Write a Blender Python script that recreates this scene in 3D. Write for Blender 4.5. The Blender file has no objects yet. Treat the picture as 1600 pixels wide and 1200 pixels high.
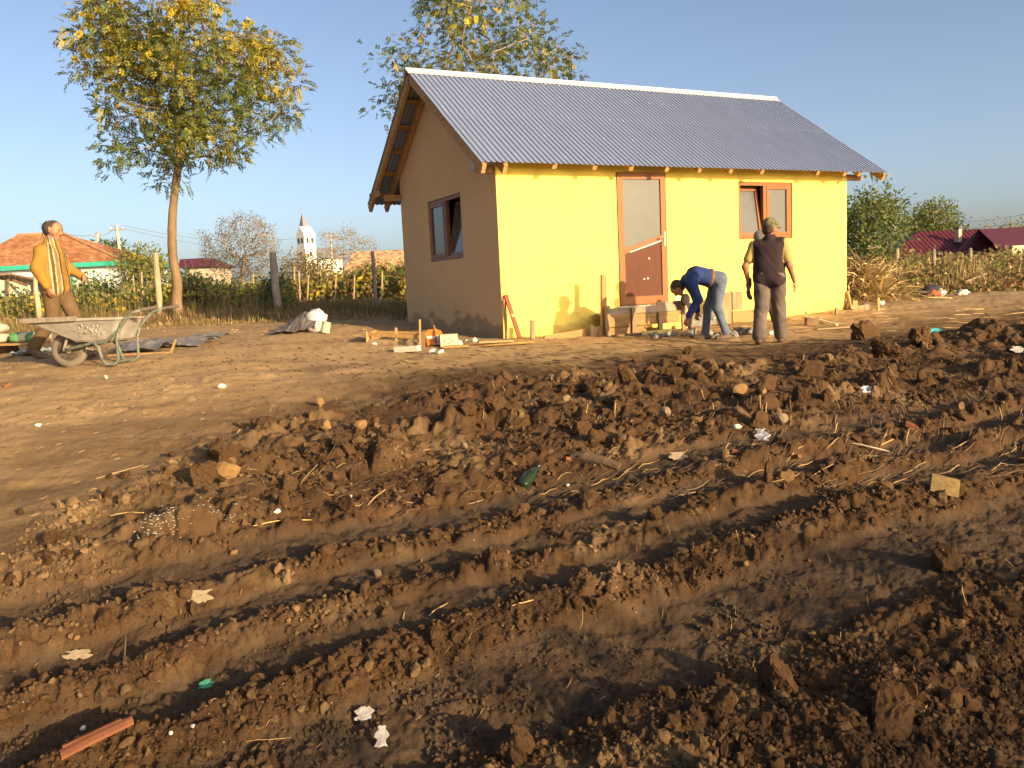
import bpy, bmesh, math, random
import numpy as np
from math import radians, sin, cos, pi, sqrt, atan2, tan
from mathutils import Vector, Matrix, Euler

random.seed(7)
rng = np.random.default_rng(11)
scene = bpy.context.scene
col = scene.collection

# ------------------------------------------------------------------ camera
RT = np.array([0.89356292, -0.4464879, -0.04683879])
UP = np.array([0.09451146, 0.08509404, 0.99188033])
FW = np.array([0.43887686, 0.89073428, -0.1182351])
EYE = np.array([0.0, 0.0, 0.75])
FPX = 1277.0
cam_data = bpy.data.cameras.new('camera')
cam = bpy.data.objects.new('camera', cam_data)
col.objects.link(cam)
cam_data.sensor_width = 36.0
cam_data.lens = 36.0 * FPX / 1600.0
cam_data.clip_start = 0.05
cam_data.clip_end = 6000.0
m = Matrix.Identity(4)
for i in range(3):
    m[i][0] = RT[i]; m[i][1] = UP[i]; m[i][2] = -FW[i]; m[i][3] = EYE[i]
cam.matrix_world = m
scene.camera = cam

# ------------------------------------------------------------------ light
SUN_TO = np.array([0.309, -0.951, 0.252])          # towards the sun
SUN_TO = SUN_TO / np.linalg.norm(SUN_TO)
SUN_EL = math.asin(SUN_TO[2])
world = bpy.data.worlds.new('World')
scene.world = world
world.use_nodes = True
wn = world.node_tree.nodes
wn.clear()
sky = wn.new('ShaderNodeTexSky')
sky.sky_type = 'NISHITA'
sky.sun_disc = False
sky.sun_elevation = SUN_EL
sky.sun_rotation = atan2(SUN_TO[0], SUN_TO[1])
sky.altitude = 100.0
sky.air_density = 0.6
sky.dust_density = 3.0
sky.ozone_density = 0.25
bg = wn.new('ShaderNodeBackground')
bg.inputs['Strength'].default_value = 0.12
wo = wn.new('ShaderNodeOutputWorld')
world.node_tree.links.new(sky.outputs[0], bg.inputs[0])
world.node_tree.links.new(bg.outputs[0], wo.inputs[0])

sun_data = bpy.data.lights.new('sun', 'SUN')
sun_data.energy = 5.0
sun_data.angle = radians(0.53)
sun_data.color = (1.0, 0.73, 0.39)
sun = bpy.data.objects.new('sun', sun_data)
col.objects.link(sun)
sun.location = (10, -15, 12)
sun.rotation_euler = Vector(SUN_TO).to_track_quat('Z', 'Y').to_euler()

scene.view_settings.view_transform = 'Standard'
scene.view_settings.look = 'None'
scene.view_settings.exposure = 0.98
scene.view_settings.gamma = 1.0
scene.view_settings.use_curve_mapping = False
scene.cycles.max_bounces = 6
scene.cycles.diffuse_bounces = 3
scene.cycles.glossy_bounces = 3
scene.cycles.transmission_bounces = 4
scene.cycles.transparent_max_bounces = 8
scene.cycles.use_denoising = True

# ------------------------------------------------------------------ numpy noise
def _hash(ix, iy, seed):
    with np.errstate(over='ignore'):
        h = (ix.astype(np.int64) * 374761393 + iy.astype(np.int64) * 668265263 + seed * 974711) & 0xFFFFFFFF
        h = ((h ^ (h >> 13)) * 1274126177) & 0xFFFFFFFF
        h = ((h ^ (h >> 16)) * 2246822519) & 0xFFFFFFFF
        h = h ^ (h >> 15)
    return (h & 0xFFFFFF).astype(np.float64) / 16777216.0

def pnoise(x, y, seed=0):
    ix = np.floor(x); iy = np.floor(y)
    fx = x - ix; fy = y - iy
    ix = ix.astype(np.int64); iy = iy.astype(np.int64)
    u = fx * fx * fx * (fx * (fx * 6 - 15) + 10); v = fy * fy * fy * (fy * (fy * 6 - 15) + 10)
    def g(dx, dy):
        a = _hash(ix + dx, iy + dy, seed) * 2 * np.pi
        return np.cos(a) * (fx - dx) + np.sin(a) * (fy - dy)
    n0 = g(0, 0) * (1 - u) + g(1, 0) * u
    n1 = g(0, 1) * (1 - u) + g(1, 1) * u
    return (n0 * (1 - v) + n1 * v) * 1.5

def fbm(x, y, seed=0, octv=4, gain=0.5):
    s = 0; a = 1.0
    for o in range(octv):
        s = s + a * pnoise(x * 2 ** o + 17.3 * o, y * 2 ** o - 9.1 * o, seed + o * 31)
        a *= gain
    return s

def lumps(x, y, cell, seed, sharp=0.55, fill=0.9, aniso=0.35, tilt=0.5):
    """tilted, squarish lumps of earth: the highest of the neighbours' domes, 0..~1 high"""
    gx = x / cell; gy = y / cell
    ix = np.floor(gx).astype(np.int64); iy = np.floor(gy).astype(np.int64)
    best = np.zeros_like(x)
    for dx in (-1, 0, 1):
        for dy in (-1, 0, 1):
            cx = ix + dx; cy = iy + dy
            h0 = _hash(cx, cy, seed); h1 = _hash(cx, cy, seed + 1); h2 = _hash(cx, cy, seed + 2)
            h3 = _hash(cx, cy, seed + 3); h4 = _hash(cx, cy, seed + 4)
            ox = gx - cx - h0; oy = gy - cy - h1
            a = h2 * 6.2832
            ca = np.cos(a); sa = np.sin(a)
            p = ox * ca + oy * sa; q = -ox * sa + oy * ca
            r = 0.36 + 0.44 * h3
            d = (np.abs(p / r) ** 2.6 + np.abs(q / (r * (1 - aniso * h4))) ** 2.6) ** (1 / 2.6)
            top = np.clip(1 - d * d, 0, 1) ** sharp
            hh = (0.25 + 0.75 * h4) * (h3 < fill)
            val = top * hh * (1 + tilt * p / r)
            best = np.maximum(best, val)
    return best

def shards(x, y, cell, seed, tilt=0.6, crack=2.4):
    """broken ground: every piece a tilted facet of its own height, with a crack round it"""
    gx = x / cell; gy = y / cell
    ix = np.floor(gx).astype(np.int64); iy = np.floor(gy).astype(np.int64)
    f1 = np.full(x.shape, 9.0); f2 = np.full(x.shape, 9.0); val = np.zeros(x.shape)
    for dx in (-1, 0, 1):
        for dy in (-1, 0, 1):
            cx = ix + dx; cy = iy + dy
            h0 = _hash(cx, cy, seed); h1 = _hash(cx, cy, seed + 1)
            ox = gx - cx - h0; oy = gy - cy - h1
            d = np.sqrt(ox * ox + oy * oy)
            h2 = _hash(cx, cy, seed + 2); h3 = _hash(cx, cy, seed + 3) * 6.2832
            v = .15 + .85 * h2 * h2 + tilt * (.3 + h2) * (ox * np.cos(h3) + oy * np.sin(h3))
            new = d < f1
            f2 = np.where(new, f1, np.minimum(f2, d)); val = np.where(new, v, val); f1 = np.where(new, d, f1)
    e = np.clip((f2 - f1) * crack, 0, 1)
    return val * (e ** .55)

def sstep(a, b, x):
    t = np.clip((x - a) / (b - a), 0, 1)
    return t * t * (3 - 2 * t)

# ------------------------------------------------------------------ terrain height
P_S = [-60, 0, 1.5, 2.5, 3.2, 4, 5, 6, 7.5, 9, 11, 13, 20, 40, 100, 4000]
P_H = [-.9, -.82, -.74, -.62, -.50, -.41, -.33, -.26, -.16, -.09, -.04, -.02, .10, .10, .0, .0]
R_Y = [-9, 0.2, 0.8, 1.25, 1.65, 1.90, 2.10, 2.50, 2.64, 2.74, 2.86, 3.04, 3.12, 3.18, 3.28, 3.46, 3.56, 3.64, 3.76, 4.0, 4.12, 4.5, 5.0, 5.4, 6.0, 6.8, 8, 99]
R_H = [0, -.02, .06, .05, .12, .06, -.06, -.065, .04, .08, -.055, -.06, .03, .055, -.055, -.055, .04, .06, -.045, -.045, .01, .07, .02, .07, .05, 0, 0, 0]
B_X = [-8, -2, -.58, 1.0, 3.4, 5.0, 6.6, 7.5, 9, 11, 15, 30]
B_Y = [4.4, 4.9, 5.5, 7.0, 7.6, 7.0, 6.7, 6.6, 6.9, 7.6, 8.3, 9.0]

def dug_edge(x, y):
    s = x * 0.442 + y * 0.897; r = x * 0.897 - y * 0.442
    edge = np.interp(x, B_X, B_Y) + 0.55 * fbm(x * 0.8, y * 0.8, 41, 3) - y
    leftcalm = sstep(-1.5, -2.9, r + 0.35 * fbm(x * .9, y * .9, 77, 2)) * sstep(2.9, 3.8, s)
    return edge, leftcalm

def ground_fields(x, y):
    """height, disturbed mask, trough mask"""
    x = np.asarray(x, float); y = np.asarray(y, float)
    s = x * 0.442 + y * 0.897
    r = x * 0.897 - y * 0.442
    h = np.interp(s, P_S, P_H)
    h = h + 0.20 * sstep(-0.3, -4.0, r) * sstep(2.5, 7.5, s) * (1 - sstep(60, 90, s))
    h = h - 0.04 * np.exp(-((s - 10.9) / 1.3) ** 2) * sstep(1.0, 3.0, r) * (1 - sstep(6, 9, r))
    h = h + 0.10 * np.exp(-((s - 8.6) / 0.9) ** 2) * sstep(2.0, 4.5, r) * (1 - sstep(10, 14, r))
    near = (1 - sstep(30, 60, s))
    h = h + near * 0.05 * fbm(x * 0.35, y * 0.35, 3, 3)
    w1 = 0.22 * pnoise(x * 0.45, y * 0.3, 21) + 0.07 * pnoise(x * 1.6, y * 1.1, 22)
    yw = y + w1 * np.where(y < 4.4, .62, 1.0) + 0.035 * pnoise(x * 3.1, y * 2.0, 27) + .014 * pnoise(x * 9, y * 7, 28)
    rid = np.interp(yw, R_Y, R_H)
    edge, leftcalm = dug_edge(x, y)
    D = sstep(0.0, 1.1, edge)
    D = D * (1 - 0.58 * leftcalm)
    T = sstep(-0.012, -0.045, rid) * np.clip(D * 1.6, 0, 1) * (y < 4.3) * (1 - .75 * sstep(.25, .6, fbm(x * 1.2, y * 1.8, 29, 2)))
    ra = 0.75 + 0.6 * pnoise(x * 0.9, y * 0.5, 23)
    ra = ra + .35 * pnoise(x * 2.6, y * 1.2, 24)
    ridge = rid * np.clip(ra, 0.08, 1.5) * .46
    h = h + ridge * D
    # cloddy relief: facets broken at several sizes
    wx = x + 0.05 * pnoise(x * 5, y * 5, 51) + 0.020 * pnoise(x * 16, y * 16, 53) + .006 * pnoise(x * 45, y * 45, 55)
    wy = y + 0.05 * pnoise(x * 5, y * 5, 52) + 0.020 * pnoise(x * 16, y * 16, 54) + .006 * pnoise(x * 45, y * 45, 56)
    mid = sstep(3.6, 4.6, y) * D
    patch = np.clip(0.62 + 0.75 * fbm(x * 1.1, y * 1.6, 61, 3), 0.12, 1.45)
    A = D * patch * (1 - 0.90 * T) * (.60 + .40 * mid) * (1 + 6 * np.clip(rid, 0, .1))
    A2 = D * (.35 + .65 * patch) * (1 - 0.86 * T)
    big = shards(wx, wy, 0.36, 101, .7)
    medb = shards(wx + 3.1, wy, 0.16, 131, .8)
    smab = shards(wx, wy + 1.7, 0.075, 171, .8)
    tiny = shards(x + .3 * (wx - x), y + .3 * (wy - y), 0.034, 191, .7)
    h = h + A * (big * (0.042 + 0.036 * mid) + medb * 0.044) + A2 * smab * .026
    h = h + (0.30 + 0.70 * D) * (1 - 0.70 * T) * tiny * 0.0125
    # trampled ground: shallow prints and crumbs
    E = (1 - D) * near
    h = h + E * (0.014 * fbm(x * 3.0, y * 3.0, 91, 3) + 0.02 * lumps(wx, wy, 0.17, 201, 0.6, 0.35, 0.5, 0.5) * np.clip(0.4 + fbm(x * .7, y * .7, 95, 2), 0, 1))
    h = h + E * np.clip(.35 + fbm(x * .8, y * 1.4, 97, 2), 0, 1) * (shards(wx, wy, .11, 211, .6) * .014 + shards(wx, wy, .05, 221, .6) * .007)
    h = h + D * 0.010 * fbm(x * 11, y * 11, 93, 3)
    h = h + D * 0.0030 * fbm(x * 60, y * 60, 94, 2) + T * (.007 * fbm(x * 12, y * 6, 96, 3) + .010 * shards(wx, wy, .06, 231, .5) * np.clip(.5 + fbm(x * 2, y * 2, 98, 2), 0, 1))
    return h, D, T

def H(x, y):
    a = ground_fields(np.array([float(x)]), np.array([float(y)]))
    return float(a[0][0])

def ray(px, py):
    d = RT * (px - 800.0) - UP * (py - 600.0) + FW * FPX
    return d / np.linalg.norm(d)

def at(px, py, depth):
    """the place in the scene that lies in that direction at that depth"""
    return EYE + (RT * (px - 800.0) - UP * (py - 600.0) + FW * FPX) * (depth / FPX)

def onY(px, py, Y):
    d = ray(px, py); return EYE + d * ((Y - EYE[1]) / d[1])

def onX(px, py, X):
    d = ray(px, py); return EYE + d * ((X - EYE[0]) / d[0])

def ground_at(px, py, smax=45.0):
    d = ray(px, py)
    t = np.exp(np.linspace(np.log(1.2), np.log(smax), 2600))
    p = EYE[None, :] + d[None, :] * t[:, None]
    hh = ground_fields(p[:, 0], p[:, 1])[0]
    k = np.nonzero(p[:, 2] < hh)[0]
    i = k[0] if len(k) else len(t) - 1
    q = p[i].copy(); q[2] = hh[i]
    return q

def onground(px, depth, py=500):
    q = at(px, py, depth); q[2] = H(q[0], q[1]); return q

def depth_of(p):
    return float((np.asarray(p) - EYE) @ FW)

# ------------------------------------------------------------------ materials
MATS = {}
def mat(name, color, rough=0.85, var=0.0, scale=8.0, color2=None, bump=0.0, bscale=40.0, metal=0.0, spec=0.3,
        stretch=None, detail=6.0, transl=0.0, wave=None):
    if name in MATS: return MATS[name]
    mt = bpy.data.materials.new(name); mt.use_nodes = True
    nt = mt.node_tree; N = nt.nodes; L = nt.links
    b = N['Principled BSDF']
    b.inputs['Base Color'].default_value = (*color, 1)
    b.inputs['Roughness'].default_value = rough
    b.inputs['Metallic'].default_value = metal
    b.inputs['Specular IOR Level'].default_value = spec
    tc = N.new('ShaderNodeTexCoord')
    src = tc.outputs['Object']
    if stretch:
        mp = N.new('ShaderNodeMapping'); mp.inputs['Scale'].default_value = stretch
        L.new(src, mp.inputs[0]); src = mp.outputs[0]
    if var > 0 or color2:
        n = N.new('ShaderNodeTexNoise'); n.inputs['Scale'].default_value = scale
        n.inputs['Detail'].default_value = detail; n.inputs['Roughness'].default_value = 0.65
        L.new(src, n.inputs['Vector'])
        cr = N.new('ShaderNodeValToRGB')
        c2 = color2 or tuple(max(0, c * (1 - var)) for c in color)
        c1 = color if color2 else tuple(min(1, c * (1 + var)) for c in color)
        cr.color_ramp.elements[0].position = 0.32; cr.color_ramp.elements[1].position = 0.68
        cr.color_ramp.elements[0].color = (*c2, 1); cr.color_ramp.elements[1].color = (*c1, 1)
        L.new(n.outputs['Fac'], cr.inputs[0]); L.new(cr.outputs[0], b.inputs['Base Color'])
    if bump > 0:
        n2 = N.new('ShaderNodeTexNoise'); n2.inputs['Scale'].default_value = bscale; n2.inputs['Detail'].default_value = 8
        L.new(src, n2.inputs['Vector'])
        bp = N.new('ShaderNodeBump'); bp.inputs['Strength'].default_value = 0.8; bp.inputs['Distance'].default_value = bump
        L.new(n2.outputs['Fac'], bp.inputs['Height']); L.new(bp.outputs[0], b.inputs['Normal'])
    if transl > 0:
        tr = N.new('ShaderNodeBsdfTranslucent'); tr.inputs[0].default_value = (*color, 1)
        mx = N.new('ShaderNodeMixShader'); mx.inputs[0].default_value = transl
        L.new(b.outputs[0], mx.inputs[1]); L.new(tr.outputs[0], mx.inputs[2])
        L.new(mx.outputs[0], N['Material Output'].inputs[0])
    MATS[name] = mt
    return mt

# ------------------------------------------------------------------ mesh helpers
def link(name, me, parent=None, mats=None, smooth=False):
    o = bpy.data.objects.new(name, me); col.objects.link(o)
    if mats is not None:
        for mm in (mats if isinstance(mats, (list, tuple)) else [mats]): me.materials.append(mm)
    if smooth: me.shade_smooth()
    if parent is not None: o.parent = parent
    return o

def tag(o, label=None, cat=None, group=None, kind=None):
    if label: o['label'] = label
    if cat: o['category'] = cat
    if group: o['group'] = group
    if kind: o['kind'] = kind
    return o

def thing(name, label, cat, loc=(0, 0, 0), group=None):
    o = bpy.data.objects.new(name, None); col.objects.link(o)
    o.location = Vector([float(v) for v in loc]); o.empty_display_size = 0.1
    return tag(o, label, cat, group)

class MB:
    def __init__(self): self.v = []; self.f = []; self.m = []; self.cur = 0
    def add(self, vs, fs):
        o = len(self.v)
        self.v += [tuple(float(c) for c in p) for p in vs]
        self.f += [tuple(i + o for i in f) for f in fs]
        self.m += [self.cur] * len(fs)
        return self
    def box(self, c, size, rot=None):
        sx, sy, sz = [s * .5 for s in size]
        vs = [Vector((x, y, z)) for x in (-sx, sx) for y in (-sy, sy) for z in (-sz, sz)]
        if rot is not None:
            R = rot if isinstance(rot, Matrix) else Euler(rot).to_matrix()
            vs = [R @ v for v in vs]
        vs = [v + Vector([float(k) for k in c]) for v in vs]
        return self.add(vs, [(0, 1, 3, 2), (4, 6, 7, 5), (0, 4, 5, 1), (2, 3, 7, 6), (0, 2, 6, 4), (1, 5, 7, 3)])
    def beam(self, p0, p1, w, h, up=(0, 0, 1), bev=0.0):
        """a bar from p0 to p1, w wide, h high along up"""
        p0 = Vector([float(c) for c in p0]); p1 = Vector([float(c) for c in p1])
        d = (p1 - p0); L = d.length; d.normalize()
        u = Vector(up); sd = d.cross(u)
        if sd.length < 1e-4: sd = d.cross(Vector((1, 0, 0)))
        sd.normalize(); u = sd.cross(d)
        prof = [(-w/2, -h/2), (w/2, -h/2), (w/2, h/2), (-w/2, h/2)]
        if bev > 0:
            b = bev
            prof = [(-w/2 + b, -h/2), (w/2 - b, -h/2), (w/2, -h/2 + b), (w/2, h/2 - b), (w/2 - b, h/2), (-w/2 + b, h/2), (-w/2, h/2 - b), (-w/2, -h/2 + b)]
        n = len(prof)
        vs = [p0 + sd * a + u * b_ for a, b_ in prof] + [p1 + sd * a + u * b_ for a, b_ in prof]
        fs = [(i, (i + 1) % n, n + (i + 1) % n, n + i) for i in range(n)]
        fs += [tuple(range(n - 1, -1, -1)), tuple(range(n, 2 * n))]
        return self.add(vs, fs)
    def tube(self, pts, radii, n=8, cap=True):
        pts = [Vector([float(c) for c in p]) for p in pts]
        if not isinstance(radii, (list, tuple, np.ndarray)): radii = [radii] * len(pts)
        vs = []; fs = []
        ref = None
        for i, p in enumerate(pts):
            if i == 0: d = pts[1] - p
            elif i == len(pts) - 1: d = p - pts[i - 1]
            else: d = (pts[i + 1] - pts[i - 1])
            if d.length < 1e-9: d = Vector((0, 0, 1))
            d.normalize()
            if ref is None:
                ref = Vector((0, 0, 1)) if abs(d.z) < .9 else Vector((1, 0, 0))
            a = d.cross(ref)
            if a.length < 1e-5: a = d.orthogonal()
            a.normalize(); b = d.cross(a); ref = b.cross(d) * -1 if False else ref
            for k in range(n):
                t = 2 * pi * k / n
                vs.append(p + (a * cos(t) + b * sin(t)) * float(radii[i]))
        for i in range(len(pts) - 1):
            for k in range(n):
                fs.append((i * n + k, i * n + (k + 1) % n, (i + 1) * n + (k + 1) % n, (i + 1) * n + k))
        if cap:
            fs.append(tuple(range(n - 1, -1, -1))); fs.append(tuple(range((len(pts) - 1) * n, len(pts) * n)))
        return self.add(vs, fs)
    def prism(self, poly, vec):
        n = len(poly); v = Vector([float(c) for c in vec])
        a = [Vector([float(c) for c in p]) for p in poly]
        fs = [(i, (i + 1) % n, n + (i + 1) % n, n + i) for i in range(n)]
        fs += [tuple(range(n - 1, -1, -1)), tuple(range(n, 2 * n))]
        return self.add(a + [p + v for p in a], fs)
    def lathe(self, c, prof, axis=(0, 0, 1), n=16, squash=1.0):
        ax = Vector(axis).normalized(); a = ax.orthogonal().normalized(); b = ax.cross(a)
        c = Vector([float(k) for k in c]); vs = []; fs = []
        for r, z in prof:
            for k in range(n):
                t = 2 * pi * k / n
                vs.append(c + ax * z + (a * cos(t) + b * sin(t) * squash) * r)
        for i in range(len(prof) - 1):
            for k in range(n):
                fs.append((i * n + k, i * n + (k + 1) % n, (i + 1) * n + (k + 1) % n, (i + 1) * n + k))
        if prof[0][0] > 1e-6: fs.append(tuple(range(n - 1, -1, -1)))
        if prof[-1][0] > 1e-6: fs.append(tuple(range((len(prof) - 1) * n, len(prof) * n)))
        return self.add(vs, fs)
    def build(self, name, mats, parent=None, smooth=False, recalc=True, origin=None):
        me = bpy.data.meshes.new(name)
        off = Vector((0, 0, 0))
        o_par = parent
        while o_par is not None:
            off += o_par.location; o_par = o_par.parent
        org = Vector([float(c) for c in origin]) if origin is not None else off
        vs = [(p[0] - org.x, p[1] - org.y, p[2] - org.z) for p in self.v]
        me.from_pydata(vs, [], self.f)
        ml = mats if isinstance(mats, (list, tuple)) else [mats]
        for mm in ml: me.materials.append(mm)
        if len(ml) > 1: me.polygons.foreach_set('material_index', self.m)
        if recalc:
            bm = bmesh.new(); bm.from_mesh(me); bmesh.ops.recalc_face_normals(bm, faces=bm.faces); bm.to_mesh(me); bm.free()
        me.update()
        o = link(name, me, parent, None, smooth)
        if origin is not None: o.location = org - off
        return o

def np_mesh(name, verts, quads, mats, midx=None, smooth=False, parent=None):
    """quick mesh from arrays (quads: N x 3 or N x 4)"""
    me = bpy.data.meshes.new(name)
    verts = np.asarray(verts, np.float32); quads = np.asarray(quads, np.int32)
    k = quads.shape[1]; n = len(quads)
    if parent is not None:
        off = Vector((0, 0, 0)); p = parent
        while p is not None: off += p.location; p = p.parent
        verts = verts - np.array(off, np.float32)[None]
    me.vertices.add(len(verts)); me.vertices.foreach_set('co', verts.ravel())
    me.loops.add(n * k); me.loops.foreach_set('vertex_index', quads.ravel())
    me.polygons.add(n)
    me.polygons.foreach_set('loop_start', np.arange(0, n * k, k, dtype=np.int32))
    ml = mats if isinstance(mats, (list, tuple)) else [mats]
    for mm in ml: me.materials.append(mm)
    if midx is not None: me.polygons.foreach_set('material_index', np.asarray(midx, np.int32))
    me.polygons.foreach_set('use_smooth', np.full(n, smooth, bool))
    me.update(calc_edges=True)
    return link(name, me, parent)
# ------------------------------------------------------------------ ground sheet
def soil_material():
    mt = bpy.data.materials.new('soil'); mt.use_nodes = True
    nt = mt.node_tree; N = nt.nodes; L = nt.links
    b = N['Principled BSDF']; b.inputs['Roughness'].default_value = 0.95; b.inputs['Specular IOR Level'].default_value = 0.12
    at_ = N.new('ShaderNodeAttribute'); at_.attribute_name = 'soil'
    sep = N.new('ShaderNodeSeparateColor'); L.new(at_.outputs['Color'], sep.inputs[0])
    tc = N.new('ShaderNodeTexCoord')
    def noise(sc, det=8, rough=.65):
        n = N.new('ShaderNodeTexNoise'); n.inputs['Scale'].default_value = sc; n.inputs['Detail'].default_value = det
        n.inputs['Roughness'].default_value = rough; L.new(tc.outputs['Object'], n.inputs['Vector']); return n.outputs['Fac']
    def ramp(fac, c0, c1, a=.3, z=.7):
        r = N.new('ShaderNodeValToRGB'); r.color_ramp.elements[0].position = a; r.color_ramp.elements[1].position = z
        r.color_ramp.elements[0].color = (*c0, 1); r.color_ramp.elements[1].color = (*c1, 1); L.new(fac, r.inputs[0]); return r.outputs[0]
    def mix(f, a, c, mode='MIX'):
        m_ = N.new('ShaderNodeMix'); m_.data_type = 'RGBA'; m_.blend_type = mode
        if isinstance(f, float): m_.inputs[0].default_value = f
        else: L.new(f, m_.inputs[0])
        L.new(a, m_.inputs[6]); L.new(c, m_.inputs[7]); return m_.outputs[2]
    moist = ramp(noise(9), SOIL['moist0'], SOIL['moist1'])
    moist = mix(0.55, moist, ramp(noise(85, 12, .85), SOIL['grain0'], SOIL['grain1']))
    dry = ramp(noise(1.7), SOIL['dry0'], SOIL['dry1'])
    dry = mix(0.5, dry, ramp(noise(45, 10, .75), SOIL['dgrain0'], SOIL['dgrain1']))
    track = ramp(noise(22, 12, .8), SOIL['track0'], SOIL['track1'])
    field = ramp(noise(.35), (.16, .13, .05), (.30, .22, .10))
    c = mix(sep.outputs[0], moist, dry)
    c = mix(sep.outputs[1], c, track)
    c = mix(sep.outputs[2], c, field)
    # pale specks of lime and stone
    vo = N.new('ShaderNodeTexVoronoi'); vo.inputs['Scale'].default_value = 38; L.new(tc.outputs['Object'], vo.inputs['Vector'])
    lt = N.new('ShaderNodeMath'); lt.operation = 'LESS_THAN'; lt.inputs[1].default_value = 0.10; L.new(vo.outputs['Distance'], lt.inputs[0])
    wn_ = N.new('ShaderNodeSeparateColor'); L.new(vo.outputs['Color'], wn_.inputs[0])
    gt = N.new('ShaderNodeMath'); gt.operation = 'GREATER_THAN'; gt.inputs[1].default_value = 0.93; L.new(wn_.outputs[0], gt.inputs[0])
    mu = N.new('ShaderNodeMath'); mu.operation = 'MULTIPLY'; L.new(lt.outputs[0], mu.inputs[0]); L.new(gt.outputs[0], mu.inputs[1])
    rgb = N.new('ShaderNodeRGB'); rgb.outputs[0].default_value = (.42, .36, .28, 1)
    c = mix(mu.outputs[0], c, rgb.outputs[0])
    L.new(c, b.inputs['Base Color'])
    n1 = noise(130, 8, .8)
    bp = N.new('ShaderNodeBump'); bp.inputs['Strength'].default_value = .9; bp.inputs['Distance'].default_value = .010
    L.new(n1, bp.inputs['Height'])
    n2 = noise(28, 8, .7)
    bp2 = N.new('ShaderNodeBump'); bp2.inputs['Strength'].default_value = .6; bp2.inputs['Distance'].default_value = .022
    L.new(n2, bp2.inputs['Height']); L.new(bp.outputs[0], bp2.inputs['Normal'])
    L.new(bp2.outputs[0], b.inputs['Normal'])
    return mt
SOIL = dict(moist0=(.040, .021, .010), moist1=(.112, .058, .024), grain0=(.024, .013, .007), grain1=(.180, .104, .052),
            dry0=(.31, .20, .095), dry1=(.46, .31, .155), dgrain0=(.26, .165, .08), dgrain1=(.49, .335, .18),
            track0=(.058, .038, .024), track1=(.135, .092, .056))
M_SOIL = soil_material()

def soil_color(x, y, D, T):
    s = x * 0.442 + y * 0.897
    n = fbm(x * 1.3, y * 1.3, 301, 4)
    n2 = fbm(x * 5, y * 5, 305, 3)
    edge, calm = dug_edge(x, y)
    Dc = sstep(-1.7, .55, edge + .5 * n) * (1 - .45 * calm)
    streak = fbm(x * .55 + .15 * n2, y * 1.9, 309, 4)
    dry = np.clip((1 - Dc) * (1.08 - .55 * np.clip(streak + .12, 0, .8)) + .38 * Dc * np.clip(n + 0.7 * n2 - 0.15, 0, 1), 0, 1)
    r = x * 0.897 - y * 0.442
    dry = np.maximum(dry, (0.50 - .35 * np.clip(streak, 0, 1)) * sstep(-1.2, -2.6, r + .6 * n) * sstep(2.7, 3.6, s))
    tr = T * np.clip(.75 + .4 * n2, 0, 1)
    fld = sstep(17, 24, s + 2 * n)
    return np.stack([dry, tr, fld, np.ones_like(dry)], 1)

rows = np.concatenate([np.linspace(-40, 0.6, 24)[:-1], np.linspace(.6, 1.55, 60)[:-1],
                       np.exp(np.linspace(np.log(1.55), np.log(9.5), 425))[:-1],
                       np.exp(np.linspace(np.log(9.5), np.log(40), 100))[:-1],
                       np.exp(np.linspace(np.log(40), np.log(3500), 40))])
tcol = np.concatenate([np.linspace(-2.6, -.86, 24)[:-1], np.linspace(-.86, .86, 720), np.linspace(.86, 2.6, 24)[1:]])
Sg, Tg = np.meshgrid(rows, tcol, indexing='ij')
Rg = Tg * np.maximum(np.abs(Sg), 1.55) * np.where(Sg < 1.55, 1 + (1.55 - Sg) * 0.35, 1)
Xg = (0.442 * Sg + 0.897 * Rg).ravel(); Yg = (0.897 * Sg - 0.442 * Rg).ravel()
Hg, Dg, Tm = ground_fields(Xg, Yg)
nr, nc = Sg.shape
idx = np.arange(nr * nc).reshape(nr, nc)
qd = np.stack([idx[:-1, :-1], idx[:-1, 1:], idx[1:, 1:], idx[1:, :-1]], -1).reshape(-1, 4)
ground = np_mesh('ground', np.stack([Xg, Yg, Hg], 1), qd, M_SOIL, smooth=True)
ca = ground.data.color_attributes.new('soil', 'FLOAT_COLOR', 'POINT')
ca.data.foreach_set('color', soil_color(Xg, Yg, Dg, Tm).astype(np.float32).ravel())
tag(ground, kind='structure')
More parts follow.
